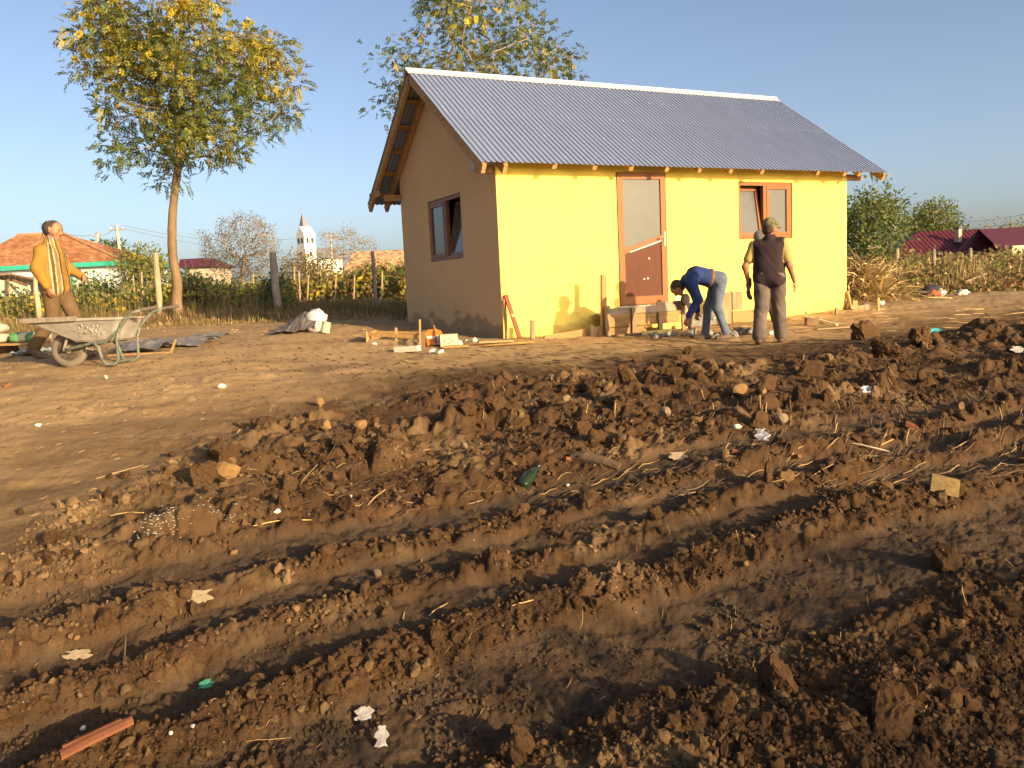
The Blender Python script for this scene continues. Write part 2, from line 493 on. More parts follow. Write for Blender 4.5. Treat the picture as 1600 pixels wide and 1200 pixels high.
# ------------------------------------------------------------------ materials of the place
def wall_material(name, c0, c1, stain=None):
    mt = mat(name, c0, .9, color2=c1, scale=1.6, bump=.004, bscale=70, spec=.15)
    if stain and not mt.get('done'):
        nt = mt.node_tree; N = nt.nodes; L = nt.links; b = N['Principled BSDF']
        old = b.inputs['Base Color'].links[0].from_socket
        tc = N.new('ShaderNodeTexCoord'); sx = N.new('ShaderNodeSeparateXYZ'); L.new(tc.outputs['Object'], sx.inputs[0])
        n = N.new('ShaderNodeTexNoise'); n.inputs['Scale'].default_value = 2.6; n.inputs['Detail'].default_value = 7
        mp = N.new('ShaderNodeMapping'); mp.inputs['Scale'].default_value = (1, 1, 2.2)
        L.new(tc.outputs['Object'], mp.inputs[0]); L.new(mp.outputs[0], n.inputs['Vector'])
        # damp band near the foot of the wall with a ragged edge
        a = N.new('ShaderNodeMath'); a.operation = 'MULTIPLY_ADD'; a.inputs[1].default_value = 1.1; L.new(n.outputs['Fac'], a.inputs[0])
        ng = N.new('ShaderNodeMath'); ng.operation = 'MULTIPLY'; ng.inputs[1].default_value = -1.0; L.new(sx.outputs['Z'], ng.inputs[0])
        L.new(ng.outputs[0], a.inputs[2])
        mr = N.new('ShaderNodeMapRange'); mr.inputs['From Min'].default_value = stain[2]; mr.inputs['From Max'].default_value = stain[2] + .14
        mr.inputs['To Max'].default_value = stain[1]
        L.new(a.outputs[0], mr.inputs['Value'])
        mx = N.new('ShaderNodeMix'); mx.data_type = 'RGBA'; L.new(mr.outputs[0], mx.inputs[0]); L.new(old, mx.inputs[6])
        mx.inputs[7].default_value = (*stain[0], 1); L.new(mx.outputs[2], b.inputs['Base Color'])
        mt['done'] = 1
    return mt
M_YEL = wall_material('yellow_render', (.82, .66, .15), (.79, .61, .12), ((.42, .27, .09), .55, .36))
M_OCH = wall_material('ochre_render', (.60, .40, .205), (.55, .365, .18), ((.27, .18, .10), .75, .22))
M_PINE = mat('pine_board', (.36, .21, .085), .75, .28, 3.0, bump=.002, bscale=30, stretch=(1, 1, 9))
M_PINEX = mat('pine_board_along', (.31, .18, .068), .75, .30, 3.5, bump=.002, bscale=30, stretch=(.6, 9, 9))
M_OLDW = mat('weathered_wood', (.26, .18, .10), .85, .35, 4.0, bump=.003, bscale=30, stretch=(6, 6, .8))
M_GREYW = mat('grey_timber', (.30, .235, .165), .85, .3, 4.0, bump=.003, bscale=30)
M_DKW = mat('dark_timber', (.17, .10, .055), .85, .3, 4.0, bump=.003, bscale=30)
M_BROWN = mat('brown_window_frame', (.225, .085, .027), .5, .12, 6.0, spec=.22, stretch=(6, 6, 1))
M_BROWN2 = mat('brown_window_frame_shaded', (.17, .08, .045), .5, .12, 6.0, spec=.4)  # shaded copy of the frame brown, the gable's shade put into its colour
M_DOORP = mat('door_panel_brown', (.095, .036, .021), .6, .14, 3.0, spec=.12, stretch=(14, 14, 1))
M_METAL = mat('handle_metal', (.45, .33, .2), .4, metal=.8)
M_WHITE = mat('white_plastic', (.75, .74, .70), .6, .06, 12)
M_DARKIN = mat('interior_plaster', (.30, .26, .2), .9)

def roof_material(name, c, rough, metal):
    mt = mat(name, c, rough, .05, 1.2, metal=metal, spec=.5)
    return mt
M_ROOF = roof_material('galvanised_sheet', (.225, .27, .40), .42, .30)
M_RIDGE = roof_material('bright_ridge_metal', (.62, .63, .66), .35, .35)
M_SCREW = roof_material('screw_head', (.42, .43, .48), .4, .4)

def glass_material(name, tint, rough, alpha):
    mt = bpy.data.materials.new(name); mt.use_nodes = True
    b = mt.node_tree.nodes['Principled BSDF']
    b.inputs['Base Color'].default_value = (*tint, 1); b.inputs['Roughness'].default_value = rough
    b.inputs['Specular IOR Level'].default_value = .35
    b.inputs['Transmission Weight'].default_value = alpha
    b.inputs['IOR'].default_value = 1.45
    nt = mt.node_tree; N = nt.nodes
    n = N.new('ShaderNodeTexNoise'); n.inputs['Scale'].default_value = 5; n.inputs['Detail'].default_value = 6
    cr = N.new('ShaderNodeValToRGB'); cr.color_ramp.elements[0].color = (*[t * .82 for t in tint], 1); cr.color_ramp.elements[1].color = (*[min(1, t * 1.15) for t in tint], 1)
    tc = N.new('ShaderNodeTexCoord'); nt.links.new(tc.outputs['Object'], n.inputs['Vector'])
    nt.links.new(n.outputs['Fac'], cr.inputs[0]); nt.links.new(cr.outputs[0], b.inputs['Base Color'])
    return mt
M_FROST = glass_material('dusty_frosted_glass', (.085, .09, .09), .45, .10)
M_GLASS = glass_material('dusty_window_glass', (.13, .13, .13), .2, .15)
M_GLASSD = glass_material('dark_window_glass', (.10, .10, .07), .08, .25)

# ------------------------------------------------------------------ the house
HX0, HX1, HY0, HY1 = 5.22, 12.27, 10.80, 14.97
RX0, RX1 = 4.80, 12.78
EF, EB, EZ = 10.37, 15.74, 2.46          # eaves front / back, their height
AY, AZ = 13.07, 4.32                      # ridge
house = thing('house', 'small bright yellow house under a corrugated metal gable roof', 'house', (HX0, HY0, 0))
def roof_z(y):
    return EZ + (AZ - EZ) * ((y - EF) / (AY - EF) if y <= AY else (EB - y) / (EB - AY))

def wall_with_holes(name, axis, val, thick, u0, u1, z0, z1, holes, material, parent, topz=None):
    """rectangular wall cut into blocks around its openings (axis 1: along X at Y=val; axis 0: along Y at X=val)"""
    mb = MB()
    us = sorted({u0, u1, *[h[0] for h in holes], *[h[1] for h in holes]})
    zs = sorted({z0, z1, *[h[2] for h in holes], *[h[3] for h in holes]})
    # one welded sheet front and back: build with bmesh-like grid to avoid inner faces
    def P(u, d, z):
        return (u, val + d, z) if axis == 1 else (val + d, u, z)
    cell = {}
    for i in range(len(us) - 1):
        for j in range(len(zs) - 1):
            uc = (us[i] + us[i+1]) / 2; zc = (zs[j] + zs[j+1]) / 2
            cell[i, j] = not any(h[0] < uc < h[1] and h[2] < zc < h[3] for h in holes)
    for (i, j), solid in cell.items():
        if not solid: continue
        a, b = us[i], us[i+1]; c, d = zs[j], zs[j+1]
        mb.add([P(a, 0, c), P(b, 0, c), P(b, 0, d), P(a, 0, d)], [(0, 1, 2, 3)])
        mb.add([P(a, thick, c), P(b, thick, c), P(b, thick, d), P(a, thick, d)], [(3, 2, 1, 0)])
        for (di, dj, e) in ((-1, 0, ((a, c), (a, d))), (1, 0, ((b, c), (b, d))), (0, -1, ((a, c), (b, c))), (0, 1, ((a, d), (b, d)))):
            if not cell.get((i + di, j + dj), False):
                (p, q), (r, s_) = e
                mb.add([P(p, 0, q), P(r, 0, s_), P(r, thick, s_), P(p, thick, q)], [(0, 1, 2, 3)])
    return mb.build(name, material, parent, recalc=False)

DX0, DX1, DZ0, DZ1 = 7.275, 8.185, 0.36, 2.42
WX0, WX1, WZ0, WZ1 = 9.72, 10.94, 1.36, 2.32
GY0, GY1, GZ0, GZ1 = 12.12, 13.60, 1.24, 2.27
wall_with_holes('front_wall', 1, HY0, .22, HX0, HX1, -.35, 2.66, [(DX0, DX1, DZ0, DZ1), (WX0, WX1, WZ0, WZ1)], M_YEL, house)
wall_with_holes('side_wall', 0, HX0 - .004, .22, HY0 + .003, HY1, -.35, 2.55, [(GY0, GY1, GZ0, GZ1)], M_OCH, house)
g = MB()
def zt(y): return roof_z(y) - .13
g.prism([(HX0 - .004, HY0 + .003, 2.552), (HX0 - .004, HY1, 2.552), (HX0 - .004, HY1, zt(HY1)), (HX0 - .004, AY, zt(AY)), (HX0 - .004, HY0 + .003, zt(HY0))], (.2, 0, 0))
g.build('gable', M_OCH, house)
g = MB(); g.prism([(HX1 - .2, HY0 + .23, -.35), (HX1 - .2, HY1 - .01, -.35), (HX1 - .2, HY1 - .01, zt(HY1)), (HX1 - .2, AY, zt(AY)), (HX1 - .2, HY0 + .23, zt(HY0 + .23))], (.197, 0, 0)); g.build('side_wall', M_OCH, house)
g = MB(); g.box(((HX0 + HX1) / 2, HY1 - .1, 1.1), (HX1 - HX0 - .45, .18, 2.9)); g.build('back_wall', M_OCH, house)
g = MB(); g.box(((HX0 + HX1) / 2, (HY0 + HY1) / 2, .30), (HX1 - HX0 - .5, HY1 - HY0 - .5, .08)); g.build('floor', M_DARKIN, house)
g = MB(); g.box(((HX0 + HX1) / 2, (HY0 + HY1) / 2, 2.62), (HX1 - HX0 - .5, HY1 - HY0 - .5, .06)); g.build('ceiling', M_DARKIN, house)

# roof sheets: trapezoid ribs, one mesh per slope and row
def sheet_mesh(width, y0, y1, lift, pitch=.0887, ribh=.018):
    n = round(width / pitch); vs = []; fs = []
    prof = []
    for k in range(n):
        u = k * pitch
        prof += [(u, 0), (u + pitch * .56, 0), (u + pitch * .68, ribh), (u + pitch * .88, ribh)]
    prof.append((n * pitch, 0)); prof.append((n * pitch + pitch * .5, 0.003))
    m_ = len(prof)
    dy = Vector((0, y1 - y0, roof_z(y1) - roof_z(y0))).normalized()
    nn = Vector((1, 0, 0)).cross(dy)
    if nn.z < 0: nn = -nn
    for (yy) in (y0, y1):
        for (u, h) in prof:
            p = Vector((u, yy, roof_z(yy))) + nn * (h + lift); vs.append(p)
    for (yy) in (y0, y1):
        for (u, h) in prof:
            p = Vector((u, yy, roof_z(yy))) + nn * (h + lift - .0025); vs.append(p)
    for i in range(m_ - 1):
        fs.append((i, i + 1, m_ + i + 1, m_ + i))
        fs.append((2*m_ + i, 3*m_ + i, 3*m_ + i + 1, 2*m_ + i + 1))
        fs.append((i, 2*m_ + i, 2*m_ + i + 1, i + 1)); fs.append((m_ + i, m_ + i + 1, 3*m_ + i + 1, 3*m_ + i))
    me = bpy.data.meshes.new('roof_sheet')
    me.from_pydata([tuple(v) for v in vs], [], fs); me.materials.append(M_ROOF); me.update()
    return me
NS = 10; SW = (RX1 - RX0) / NS
midf = EF + (AY - EF) * .52; midb = EB + (AY - EB) * .52
shm = [sheet_mesh(SW, EF, midf + .06, 0), sheet_mesh(SW, midf, AY - .01, .006), sheet_mesh(SW, EB, midb - .06, 0), sheet_mesh(SW, midb, AY + .01, .006)]
for me in shm:
    for k in range(NS):
        o = link('roof_sheet', me, house)
        o.location = Vector((RX0 + k * SW, 0, .0015 * (k % 2))) - house.location
def edge_cap(ya, yb, x):
    mb = MB()
    dy = (Vector((0, yb, roof_z(yb))) - Vector((0, ya, roof_z(ya)))).normalized()
    mb.beam((x, ya, roof_z(ya) - .075), (x, yb, roof_z(yb) - .075), .035, .11, up=(0, -dy.z, dy.y) if dy.y > 0 else (0, dy.z, -dy.y))
    return mb
# ridge cap: folded strip with a rolled crest
mb = MB()
cross = []
for t, h in ((-.17, -.118), (-.12, -.075), (-.045, -.02), (-.03, .02), (0, .034), (.03, .02), (.045, -.02), (.12, -.075), (.17, -.118)):
    cross.append((t * .8, h * .8 + .028))
vs = [(RX0 - .03, AY + t, AZ + h) for t, h in cross] + [(RX1 + .03, AY + t, AZ + h) for t, h in cross]
nC = len(cross)
mb.add(vs, [(i, i + 1, nC + i + 1, nC + i) for i in range(nC - 1)])
vs2 = [(x, y, z - .006) for x, y, z in vs]
mb.add(vs2, [(i + 1, i, nC + i, nC + i + 1) for i in range(nC - 1)])
mb.build('ridge_cap', M_RIDGE, house, recalc=False)
# screws
mb = MB()
ny = np.array([0, -(AZ - EZ), AY - EF]); ny = ny / np.linalg.norm(ny)
for row, fy in enumerate((.06, .27, .50, .54, .76, .93)):
    for k in range(int((RX1 - RX0) / .0887 / 3)):
        if random.random() < .6: continue
        x = RX0 + (k * 3 + .78) * .0887; y = EF + (AY - EF) * (fy + random.uniform(-.004, .004))
        p = np.array([x, y, roof_z(y)]) + ny * .026
        mb.lathe(p, [(.008, -.004), (.008, .002), (.004, .006), (0, .007)], ny, 6)
so = mb.build('roof_screws', M_SCREW, house); so['kind'] = 'stuff'
# rafters: tails stick out under the eaves, whole length on show at the gable
tails = [onY(px, py, EF + .03)[0] for px, py in ((790, 257), (868, 262), (931, 263), (988, 265), (1044, 266), (1095, 267), (1144, 268), (1193, 269), (1280, 271), (1322, 271), (1345, 271))]
def rafter(x, w=.055, h=.11, ya=EF + .02, yb=AY, drop=.095):
    mb = MB()
    for (a, b) in ((ya, AY), (EB - .02 if ya < AY else None, AY)):
        pass
    mb.beam((x, ya, roof_z(ya) - drop), (x, AY - .004, roof_z(AY) - drop), w, h, up=(0, -.5, .8))
    return mb.build('rafter', M_PINE, house)
def rafter_back(x, w=.055, h=.11, drop=.095):
    mb = MB(); yb = EB - .02
    mb.beam((x, yb, roof_z(yb) - drop), (x, AY + .004, roof_z(AY) - drop), w, h, up=(0, .5, .8))
    return mb.build('rafter', M_PINE, house)
for x in tails:
    rafter(x, .07, .085, ya=EF + .05, drop=.062)
for x in (RX0 + .045, HX0 - .05):
    rafter(x, .06, .13, drop=.105); rafter_back(x, .06, .13, drop=.105)
for x in (6.6, 8.2, 9.8, 11.4, 12.7): rafter_back(x)
rafter(RX1 - .05, .06, .12)
# battens under the sheets, seen between the two gable rafters
for fy in (.10, .28, .46, .64, .82, .97):
    for (a, b, nm) in ((EF, AY, -1), (EB, AY, 1)):
        y = a + (b - a) * fy; z = roof_z(y) - .035
        mb = MB(); mb.beam((RX0 + .02, y, z), (RX1 - .02, y, z), .09, .028, up=(0, .55 * nm, .8)); mb.build('batten', M_PINEX, house)
# short boxing pieces at the back eave of the gable, and the plate ends
mb = MB(); mb.beam((RX0 + .03, 15.05, 2.60), (RX0 + .03, 15.62, 2.60), .03, .12); mb.build('eave_board', M_PINE, house)
mb = MB(); mb.beam((RX0 + .10, HY1 - .02, 2.50), (HX0 - .02, HY1 - .02, 2.50), .11, .11); mb.build('plate_end', M_PINE, house)
mb = MB(); mb.beam((RX0 + .16, HY0 + .10, 2.44), (HX0 - .003, HY0 + .10, 2.44), .10, .10); mb.build('plate_end', M_PINE, house)
mb = MB(); mb.beam((HX1 + .002, HY0 + .10, 2.44), (RX1 - .06, HY0 + .10, 2.44), .10, .10); mb.build('plate_end', M_PINE, house)
mb = MB(); mb.box((HX0 - .035, HY0 + .62, 2.56), (.07, .13, .14)); jb = mb.build('junction_box', mat('grey_box', (.30, .32, .36), .5), house)
mb = MB(); mb.box((HX0 - .072, HY0 + .62, 2.56), (.008, .10, .11)); mb.build('lid', mat('grey_box_lid', (.38, .40, .44), .5), jb)

# --- windows: frame, two sashes (one tilted), panes
def frame_bars(mb, P, u0, u1, z0, z1, w, d0, d1):
    """four mitre-free bars of a frame in the local (u, depth, z) space"""
    def bar(a, b, c, d):
        mb.add([P(a, d0, c), P(b, d0, c), P(b, d0, d), P(a, d0, d), P(a, d1, c), P(b, d1, c), P(b, d1, d), P(a, d1, d)],
               [(0, 1, 2, 3), (7, 6, 5, 4), (0, 4, 5, 1), (1, 5, 6, 2), (2, 6, 7, 3), (3, 7, 4, 0)])
    bar(u0, u1, z0, z0 + w); bar(u0, u1, z1 - w, z1); bar(u0, u0 + w, z0 + w, z1 - w); bar(u1 - w, u1, z0 + w, z1 - w)

def make_window(parent, P, u0, u1, z0, z1, mf, mg, tilt_side, rot):
    mb = MB(); frame_bars(mb, P, u0 + .005, u1 - .005, z0 + .005, z1 - .005, .055, .02, .09)
    um = (u0 + u1) / 2
    mb.add([P(um - .035, .022, z0 + .06), P(um + .035, .022, z0 + .06), P(um + .035, .022, z1 - .06), P(um - .035, .022, z1 - .06),
            P(um - .035, .088, z0 + .06), P(um + .035, .088, z0 + .06), P(um + .035, .088, z1 - .06), P(um - .035, .088, z1 - .06)],
           [(0, 1, 2, 3), (7, 6, 5, 4), (0, 4, 5, 1), (1, 5, 6, 2), (2, 6, 7, 3), (3, 7, 4, 0)])
    win = mb.build('window', mf, parent)
    for side in (0, 1):
        a, b = (u0 + .062, um - .037) if side == 0 else (um + .037, u1 - .062)
        c, d = z0 + .062, z1 - .062
        tl = rot if side == tilt_side else 0.0
        def Q(u, dep, z):     # tilt about the bottom edge, top leaning inwards
            zz = z - c; dd = dep
            return P(u, dd * cos(tl) + zz * sin(tl) + (0.03 if tl else 0.0), c + zz * cos(tl) - dd * sin(tl))
        mb = MB(); frame_bars(mb, Q, a, b, c, d, .055, .015, .075)
        sash = mb.build('sash', mf, win)
        mb = MB(); mb.add([Q(a + .05, .04, c + .05), Q(b - .05, .04, c + .05), Q(b - .05, .04, d - .05), Q(a + .05, .04, d - .05),
                           Q(a + .05, .048, c + .05), Q(b - .05, .048, c + .05), Q(b - .05, .048, d - .05), Q(a + .05, .048, d - .05)],
                          [(0, 1, 2, 3), (7, 6, 5, 4), (0, 4, 5, 1), (1, 5, 6, 2), (2, 6, 7, 3), (3, 7, 4, 0)])
        mb.build('pane', mg, win)
    mb = MB(); hx = um + (.06 if tilt_side else -.06)
    return win
make_window(house, lambda u, d, z: (u, HY0 + d, z), WX0, WX1, WZ0, WZ1, M_BROWN, M_GLASS, 0, radians(9))
make_window(house, lambda u, d, z: (HX0 + d, u, z), GY0, GY1, GZ0, GZ1, M_BROWN2, M_GLASSD, 0, radians(10))

# --- door, standing a little ajar: frame, leaf with a glazed upper part, slanting rail, lower panel, handle
mb = MB(); P = lambda u, d, z: (u, HY0 + d, z)
frame_bars(mb, P, DX0 + .004, DX1 - .004, DZ0 + .004, DZ1 - .004, .05, .06, .13)
door = mb.build('door', M_BROWN, house)
a, b, c, d = DX0 + .01, DX1 - .004, DZ0 + .012, DZ1 + .01
ang = radians(-3.0)
def Q(u, dep, z):     # the leaf hangs on its left edge and stands out a touch
    uu = u - a
    return (a + uu * cos(ang) - dep * sin(ang) * 0, HY0 - .012 + dep + uu * sin(ang), z)
mb = MB()
w = .105
def qbar(poly, d0=0, d1=.055):
    n = len(poly)
    mb.add([Q(u, d0, z) for u, z in poly] + [Q(u, d1, z) for u, z in poly], [tuple(range(n)), tuple(range(2*n - 1, n - 1, -1))] + [(i, n + i, n + (i + 1) % n, (i + 1) % n) for i in range(n)])
qbar([(a, c), (a + w, c), (a + w, d), (a, d)]); qbar([(b - w, c), (b, c), (b, d), (b - w, d)])
qbar([(a + w, c), (b - w, c), (b - w, c + .13), (a + w, c + .13)]); qbar([(a + w, d - w), (b - w, d - w), (b - w, d), (a + w, d)])
r0, r1 = c + .80, c + 1.00
qbar([(a + w, r0), (b - w, r1), (b - w, r1 + .085), (a + w, r0 + .085)], .001, .054)
leaf = mb.build('leaf', M_BROWN, door)
mb = MB(); qbar([(a + w, c + .13), (b - w, c + .13), (b - w, r1), (a + w, r0)], .02, .04); mb.build('panel', M_DOORP, door)
mb = MB(); qbar([(a + w, r0 + .085), (b - w, r1 + .085), (b - w, d - w), (a + w, d - w)], .022, .032); mb.build('pane', M_FROST, door)
mb = MB(); hz = c + 1.02; hu = b - .05
mb.box(Q(hu, -.006, hz), (.034, .012, .22)); mb.tube([Q(hu, -.01, hz + .04), Q(hu, -.055, hz + .04), Q(hu - .03, -.06, hz + .035), Q(hu - .13, -.055, hz + .005)], [.011, .011, .012, .009], 8)
mb.build('handle', M_METAL, door)
mb = MB(); mb.add([Q(a + .20, -.002, r0 + .02), Q(b - .12, -.002, r1 - .02), Q(b - .12, -.002, r1 - .002), Q(b - .34, -.002, r1 - .065), Q(a + .20, -.002, r0 + .032)], [(0, 1, 2, 3, 4)])
mb.build('torn_film', M_WHITE, door)
mb = MB()
for u, z in ((.46, .40), (.53, .405), (.56, .72)): mb.lathe(Q(a + u, .018, c + z), [(.016, -.004), (.014, .002), (0, .003)], (0, -1, 0), 7)
mb.build('paint_blots', M_WHITE, door)
mb = MB(); mb.box(((DX0 + DX1) / 2, HY0 - .03, DZ0 - .02), (1.0, .10, .035)); mb.build('threshold', mat('mortar', (.45, .42, .38), .9, .2, 12, bump=.004), house)
# unevenly cut foam line under the eaves
# ------------------------------------------------------------------ trees
def leafmat(name, c, tr=.42): return mat(name, c, .6, .25, 1.5, spec=.25, transl=tr)
L_GREEN = leafmat('leaf_green', (.13, .17, .045)); L_DKGREEN = leafmat('leaf_dark_green', (.070, .105, .034))
L_YELLOW = leafmat('leaf_yellow', (.56, .42, .045)); L_YGREEN = leafmat('leaf_yellow_green', (.30, .29, .05))
L_OLIVE = leafmat('leaf_olive', (.17, .175, .055)); L_BROWN = leafmat('leaf_brown', (.27, .17, .08)); L_STRAW = leafmat('dry_straw_leaf', (.46, .34, .17), .2)
L_FRESH = leafmat('leaf_fresh_green', (.22, .32, .05))
BARK = mat('bark', (.19, .125, .072), .95, .35, 5, bump=.02, bscale=22, stretch=(1, 1, .18))
BARKG = mat('grey_bark', (.27, .215, .165), .95, .3, 5, bump=.01, bscale=22)

def unit(v):
    return v / np.maximum(np.linalg.norm(v, axis=-1, keepdims=True), 1e-9)

def limbs(root_pts, root_r, clumps, twig=.006, power=.5, gnarl=.12, seed=1, n=6):
    """a trunk polyline, then every clump joined to the nearest node so far; radii by what they carry"""
    rg = np.random.default_rng(seed)
    nodes = [np.array(p, float) for p in root_pts]; par = [-1] + list(range(len(root_pts) - 1))
    start = len(root_pts) - 1
    topp = nodes[start]
    order = np.argsort(np.linalg.norm(clumps - topp, axis=1))
    usable = [start - 1 if start > 2 else start, start]
    ends = []
    for ci in order:
        c = clumps[ci]
        P = np.array([nodes[i] for i in usable])
        dist = np.linalg.norm(P - c, axis=1) + 0.45 * np.maximum(0, P[:, 2] - c[2] + .1) - .0
        k = usable[int(np.argmin(dist))]
        a = nodes[k]; Ld = np.linalg.norm(c - a)
        ns = max(2, int(Ld / .35))
        prev = k
        bend = rg.normal(0, gnarl, 3) * Ld; bend[2] = abs(bend[2]) * .8
        for j in range(1, ns + 1):
            t = j / ns
            p = a + (c - a) * t + bend * 4 * t * (1 - t) * .5 + rg.normal(0, .015 * Ld / ns + .004, 3)
            nodes.append(p); par.append(prev); prev = len(nodes) - 1; usable.append(prev)
        ends.append(prev)
    load = np.zeros(len(nodes))
    for e in ends: load[e] += 1
    for i in range(len(nodes) - 1, 0, -1):
        if par[i] >= 0: load[par[i]] += load[i]
    rad = twig * np.maximum(load, .6) ** power
    mx = rad[start]
    sc = min(1.0, root_r[-1] / max(mx, 1e-6))
    rad = np.where(np.arange(len(nodes)) <= start, 0, np.maximum(rad * np.where(load > 3, sc, 1), twig * .6))
    for i in range(len(root_pts)): rad[i] = root_r[i]
    # a tapered tube for each segment
    V = []; F = []; m_ = 0
    for i in range(1, len(nodes)):
        if i <= start: continue
        k = par[i]; a, b = nodes[k], nodes[i]
        ra = min(rad[k], rad[i] * 1.5); rb = rad[i]
        nn = 5 if rb > .012 else 3
        d = b - a; d = d / max(np.linalg.norm(d), 1e-9)
        u = np.cross(d, [0.3, .2, .93]); u /= max(np.linalg.norm(u), 1e-9); w = np.cross(d, u)
        ang = np.arange(nn) * 2 * np.pi / nn
        ring = np.cos(ang)[:, None] * u + np.sin(ang)[:, None] * w
        V.append(a + ring * ra); V.append(b + d * rb * .6 + ring * rb)
        for q in range(nn):
            F.append((m_ + q, m_ + (q + 1) % nn, m_ + nn + (q + 1) % nn, m_ + nn + q))
        m_ += 2 * nn
    return (np.concatenate(V) if V else np.zeros((0, 3))), F

def pinnate(base, dirs, length, pairs, llen, lwid, seed=1, droop=.28):
    """compound leaves: each rachis with pairs of small leaflets; returns quads (n,4,3) and the leaf index of each"""
    rg = np.random.default_rng(seed); n = len(base)
    d = unit(dirs); down = np.array([0, 0, -1.0])
    side = unit(np.cross(d, np.tile(down, (n, 1)) + rg.normal(0, .5, (n, 3)))); 
    Q = []; I = []
    for k in range(pairs + 1):
        t = (k + .6) / (pairs + .6)
        pos = base + d * (length[:, None] * t) + down * (length[:, None] * droop * t * t)
        ax = unit(d + down * (2 * droop * t))
        nrm = unit(np.cross(ax, side))
        sz = (1.0 - .35 * abs(t - .5)) * rg.uniform(.8, 1.15, n)
        for sgn in ((1, -1) if k < pairs else (0,)):
            od = unit(side * sgn * 1.0 + ax * (.45 if sgn else 1.0) + nrm * rg.normal(0, .25, (n, 1)) + down * .25)
            wd = unit(np.cross(od, nrm) + rg.normal(0, .15, (n, 3)))
            l = (llen * sz)[:, None]; w = (lwid * sz)[:, None]
            Q.append(np.stack([pos, pos + od * l * .5 + wd * w * .5, pos + od * l, pos + od * l * .5 - wd * w * .5], 1)); I.append(np.arange(n))
    return np.concatenate(Q), np.concatenate(I)

def simple_leaves(base, size, seed=1, aspect=.5, flat=.0):
    rg = np.random.default_rng(seed); n = len(base)
    od = unit(rg.normal(0, 1, (n, 3)) + np.array([0, 0, -.3])); wd = unit(np.cross(od, unit(rg.normal(0, 1, (n, 3)) + np.array([0, 0, flat]))))
    l = size[:, None]; w = l * aspect
    return np.stack([base, base + od * l * .5 + wd * w * .5, base + od * l, base + od * l * .5 - wd * w * .5], 1)

def quads_obj(name, Q, mats, midx, parent=None, smooth=False):
    return np_mesh(name, Q.reshape(-1, 3), np.arange(len(Q) * 4).reshape(-1, 4), mats, midx, smooth, parent)

def in_poly(px, py, poly):
    c = np.zeros(len(px), bool); n = len(poly); j = n - 1
    for i in range(n):
        xi, yi = poly[i]; xj, yj = poly[j]
        hit = ((yi > py) != (yj > py)) & (px < (xj - xi) * (py - yi) / (yj - yi + 1e-9) + xi)
        c ^= hit; j = i
    return c

def crown_points(poly, depth, thick, n, seed, holes=.0):
    """points of a crown that is as deep as it is wide, sized after the outline seen from the yard"""
    rg = np.random.default_rng(seed)
    P = np.array(poly, float); lo = P.min(0); hi = P.max(0); cen = (lo + hi) / 2
    out = []
    while len(out) < n:
        q = rg.uniform(lo, hi, (n * 3, 2)); ok = in_poly(q[:, 0], q[:, 1], poly); q = q[ok]
        if holes > 0:
            hn = fbm(q[:, 0] / 42.0, q[:, 1] / 42.0, seed + 5, 2); q = q[hn > -1 + holes * 1.2]
        e = ((q - cen) / ((hi - lo) / 2)) ** 2
        span = np.sqrt(np.clip(1.05 - e.sum(1), .06, 1))
        dz = (rg.beta(1.6, 1.6, len(q)) * 2 - 1) * span * thick
        for (px, py), z in zip(q, dz): out.append(at(px, py, depth + z))
    return np.array(out[:n])

def trunk_tube(name, pts, radii, material, parent, n=12):
    # smooth the polyline a little and rough the bark outline
    pts = [np.array(p, float) for p in pts]
    fine = []; fr = []
    for i in range(len(pts) - 1):
        p0 = pts[max(i - 1, 0)]; p1 = pts[i]; p2 = pts[i + 1]; p3 = pts[min(i + 2, len(pts) - 1)]
        for k in range(5):
            t = k / 5
            fine.append(.5 * ((2 * p1) + (-p0 + p2) * t + (2 * p0 - 5 * p1 + 4 * p2 - p3) * t * t + (-p0 + 3 * p1 - 3 * p2 + p3) * t ** 3))
            fr.append(radii[i] * (1 - t) + radii[i + 1] * t)
    fine.append(pts[-1]); fr.append(radii[-1])
    mb = MB(); fr = [r * random.uniform(.94, 1.07) for r in fr]
    mb.tube(fine, fr, n)
    return mb.build(name, material, parent, smooth=True)

def tree(name, label, cat, base, trunk_pts, trunk_r, clumps, leaf_fn, mats, bark, group=None, twig=.006, seed=1, power=.5, gnarl=.1):
    t = thing(name, label, cat, base, group)
    trunk_tube('trunk', trunk_pts, trunk_r, bark, t)
    V, F = limbs(trunk_pts, trunk_r, clumps, twig, power, gnarl, seed)
    if len(F):
        me = bpy.data.meshes.new('limbs'); off = np.array(base, float)
        me.from_pydata((V - off).tolist(), [], F); me.update()
        o = link('limbs', me, t, bark)
    Q, mi = leaf_fn(clumps)
    o = quads_obj('crown', Q, mats, mi, t)
    return t

def acacia_leaves(per, seed, yellow, spread=.19, L=(.14, .24), pairs=6, lw=(.084, .043)):
    def fn(cl):
        rg = np.random.default_rng(seed)
        n = len(cl) * per
        ci = np.repeat(np.arange(len(cl)), per)
        b = cl[ci] + np.clip(rg.normal(0, spread, (n, 3)), -1.7 * spread, 1.7 * spread) * np.array([1, 1, .8])
        d = unit(b - cl[ci] + rg.normal(0, .15, (n, 3)))
        ln = rg.uniform(L[0], L[1], n)
        Q, I = pinnate(b, d, ln, pairs, lw[0], lw[1], seed)
        # yellowing goes by branch, more towards the top
        top = (cl[:, 2] - cl[:, 2].min()) / (np.ptp(cl[:, 2]) + 1e-6)
        yl = yellow(cl, top, rg)
        yb = yl[ci] + rg.normal(0, .16, n)
        m_ = np.where(yb > .72, 0, np.where(yb > .50, 1, np.where(yb > .28, 2, 3)))
        return Q, m_[I]
    return fn

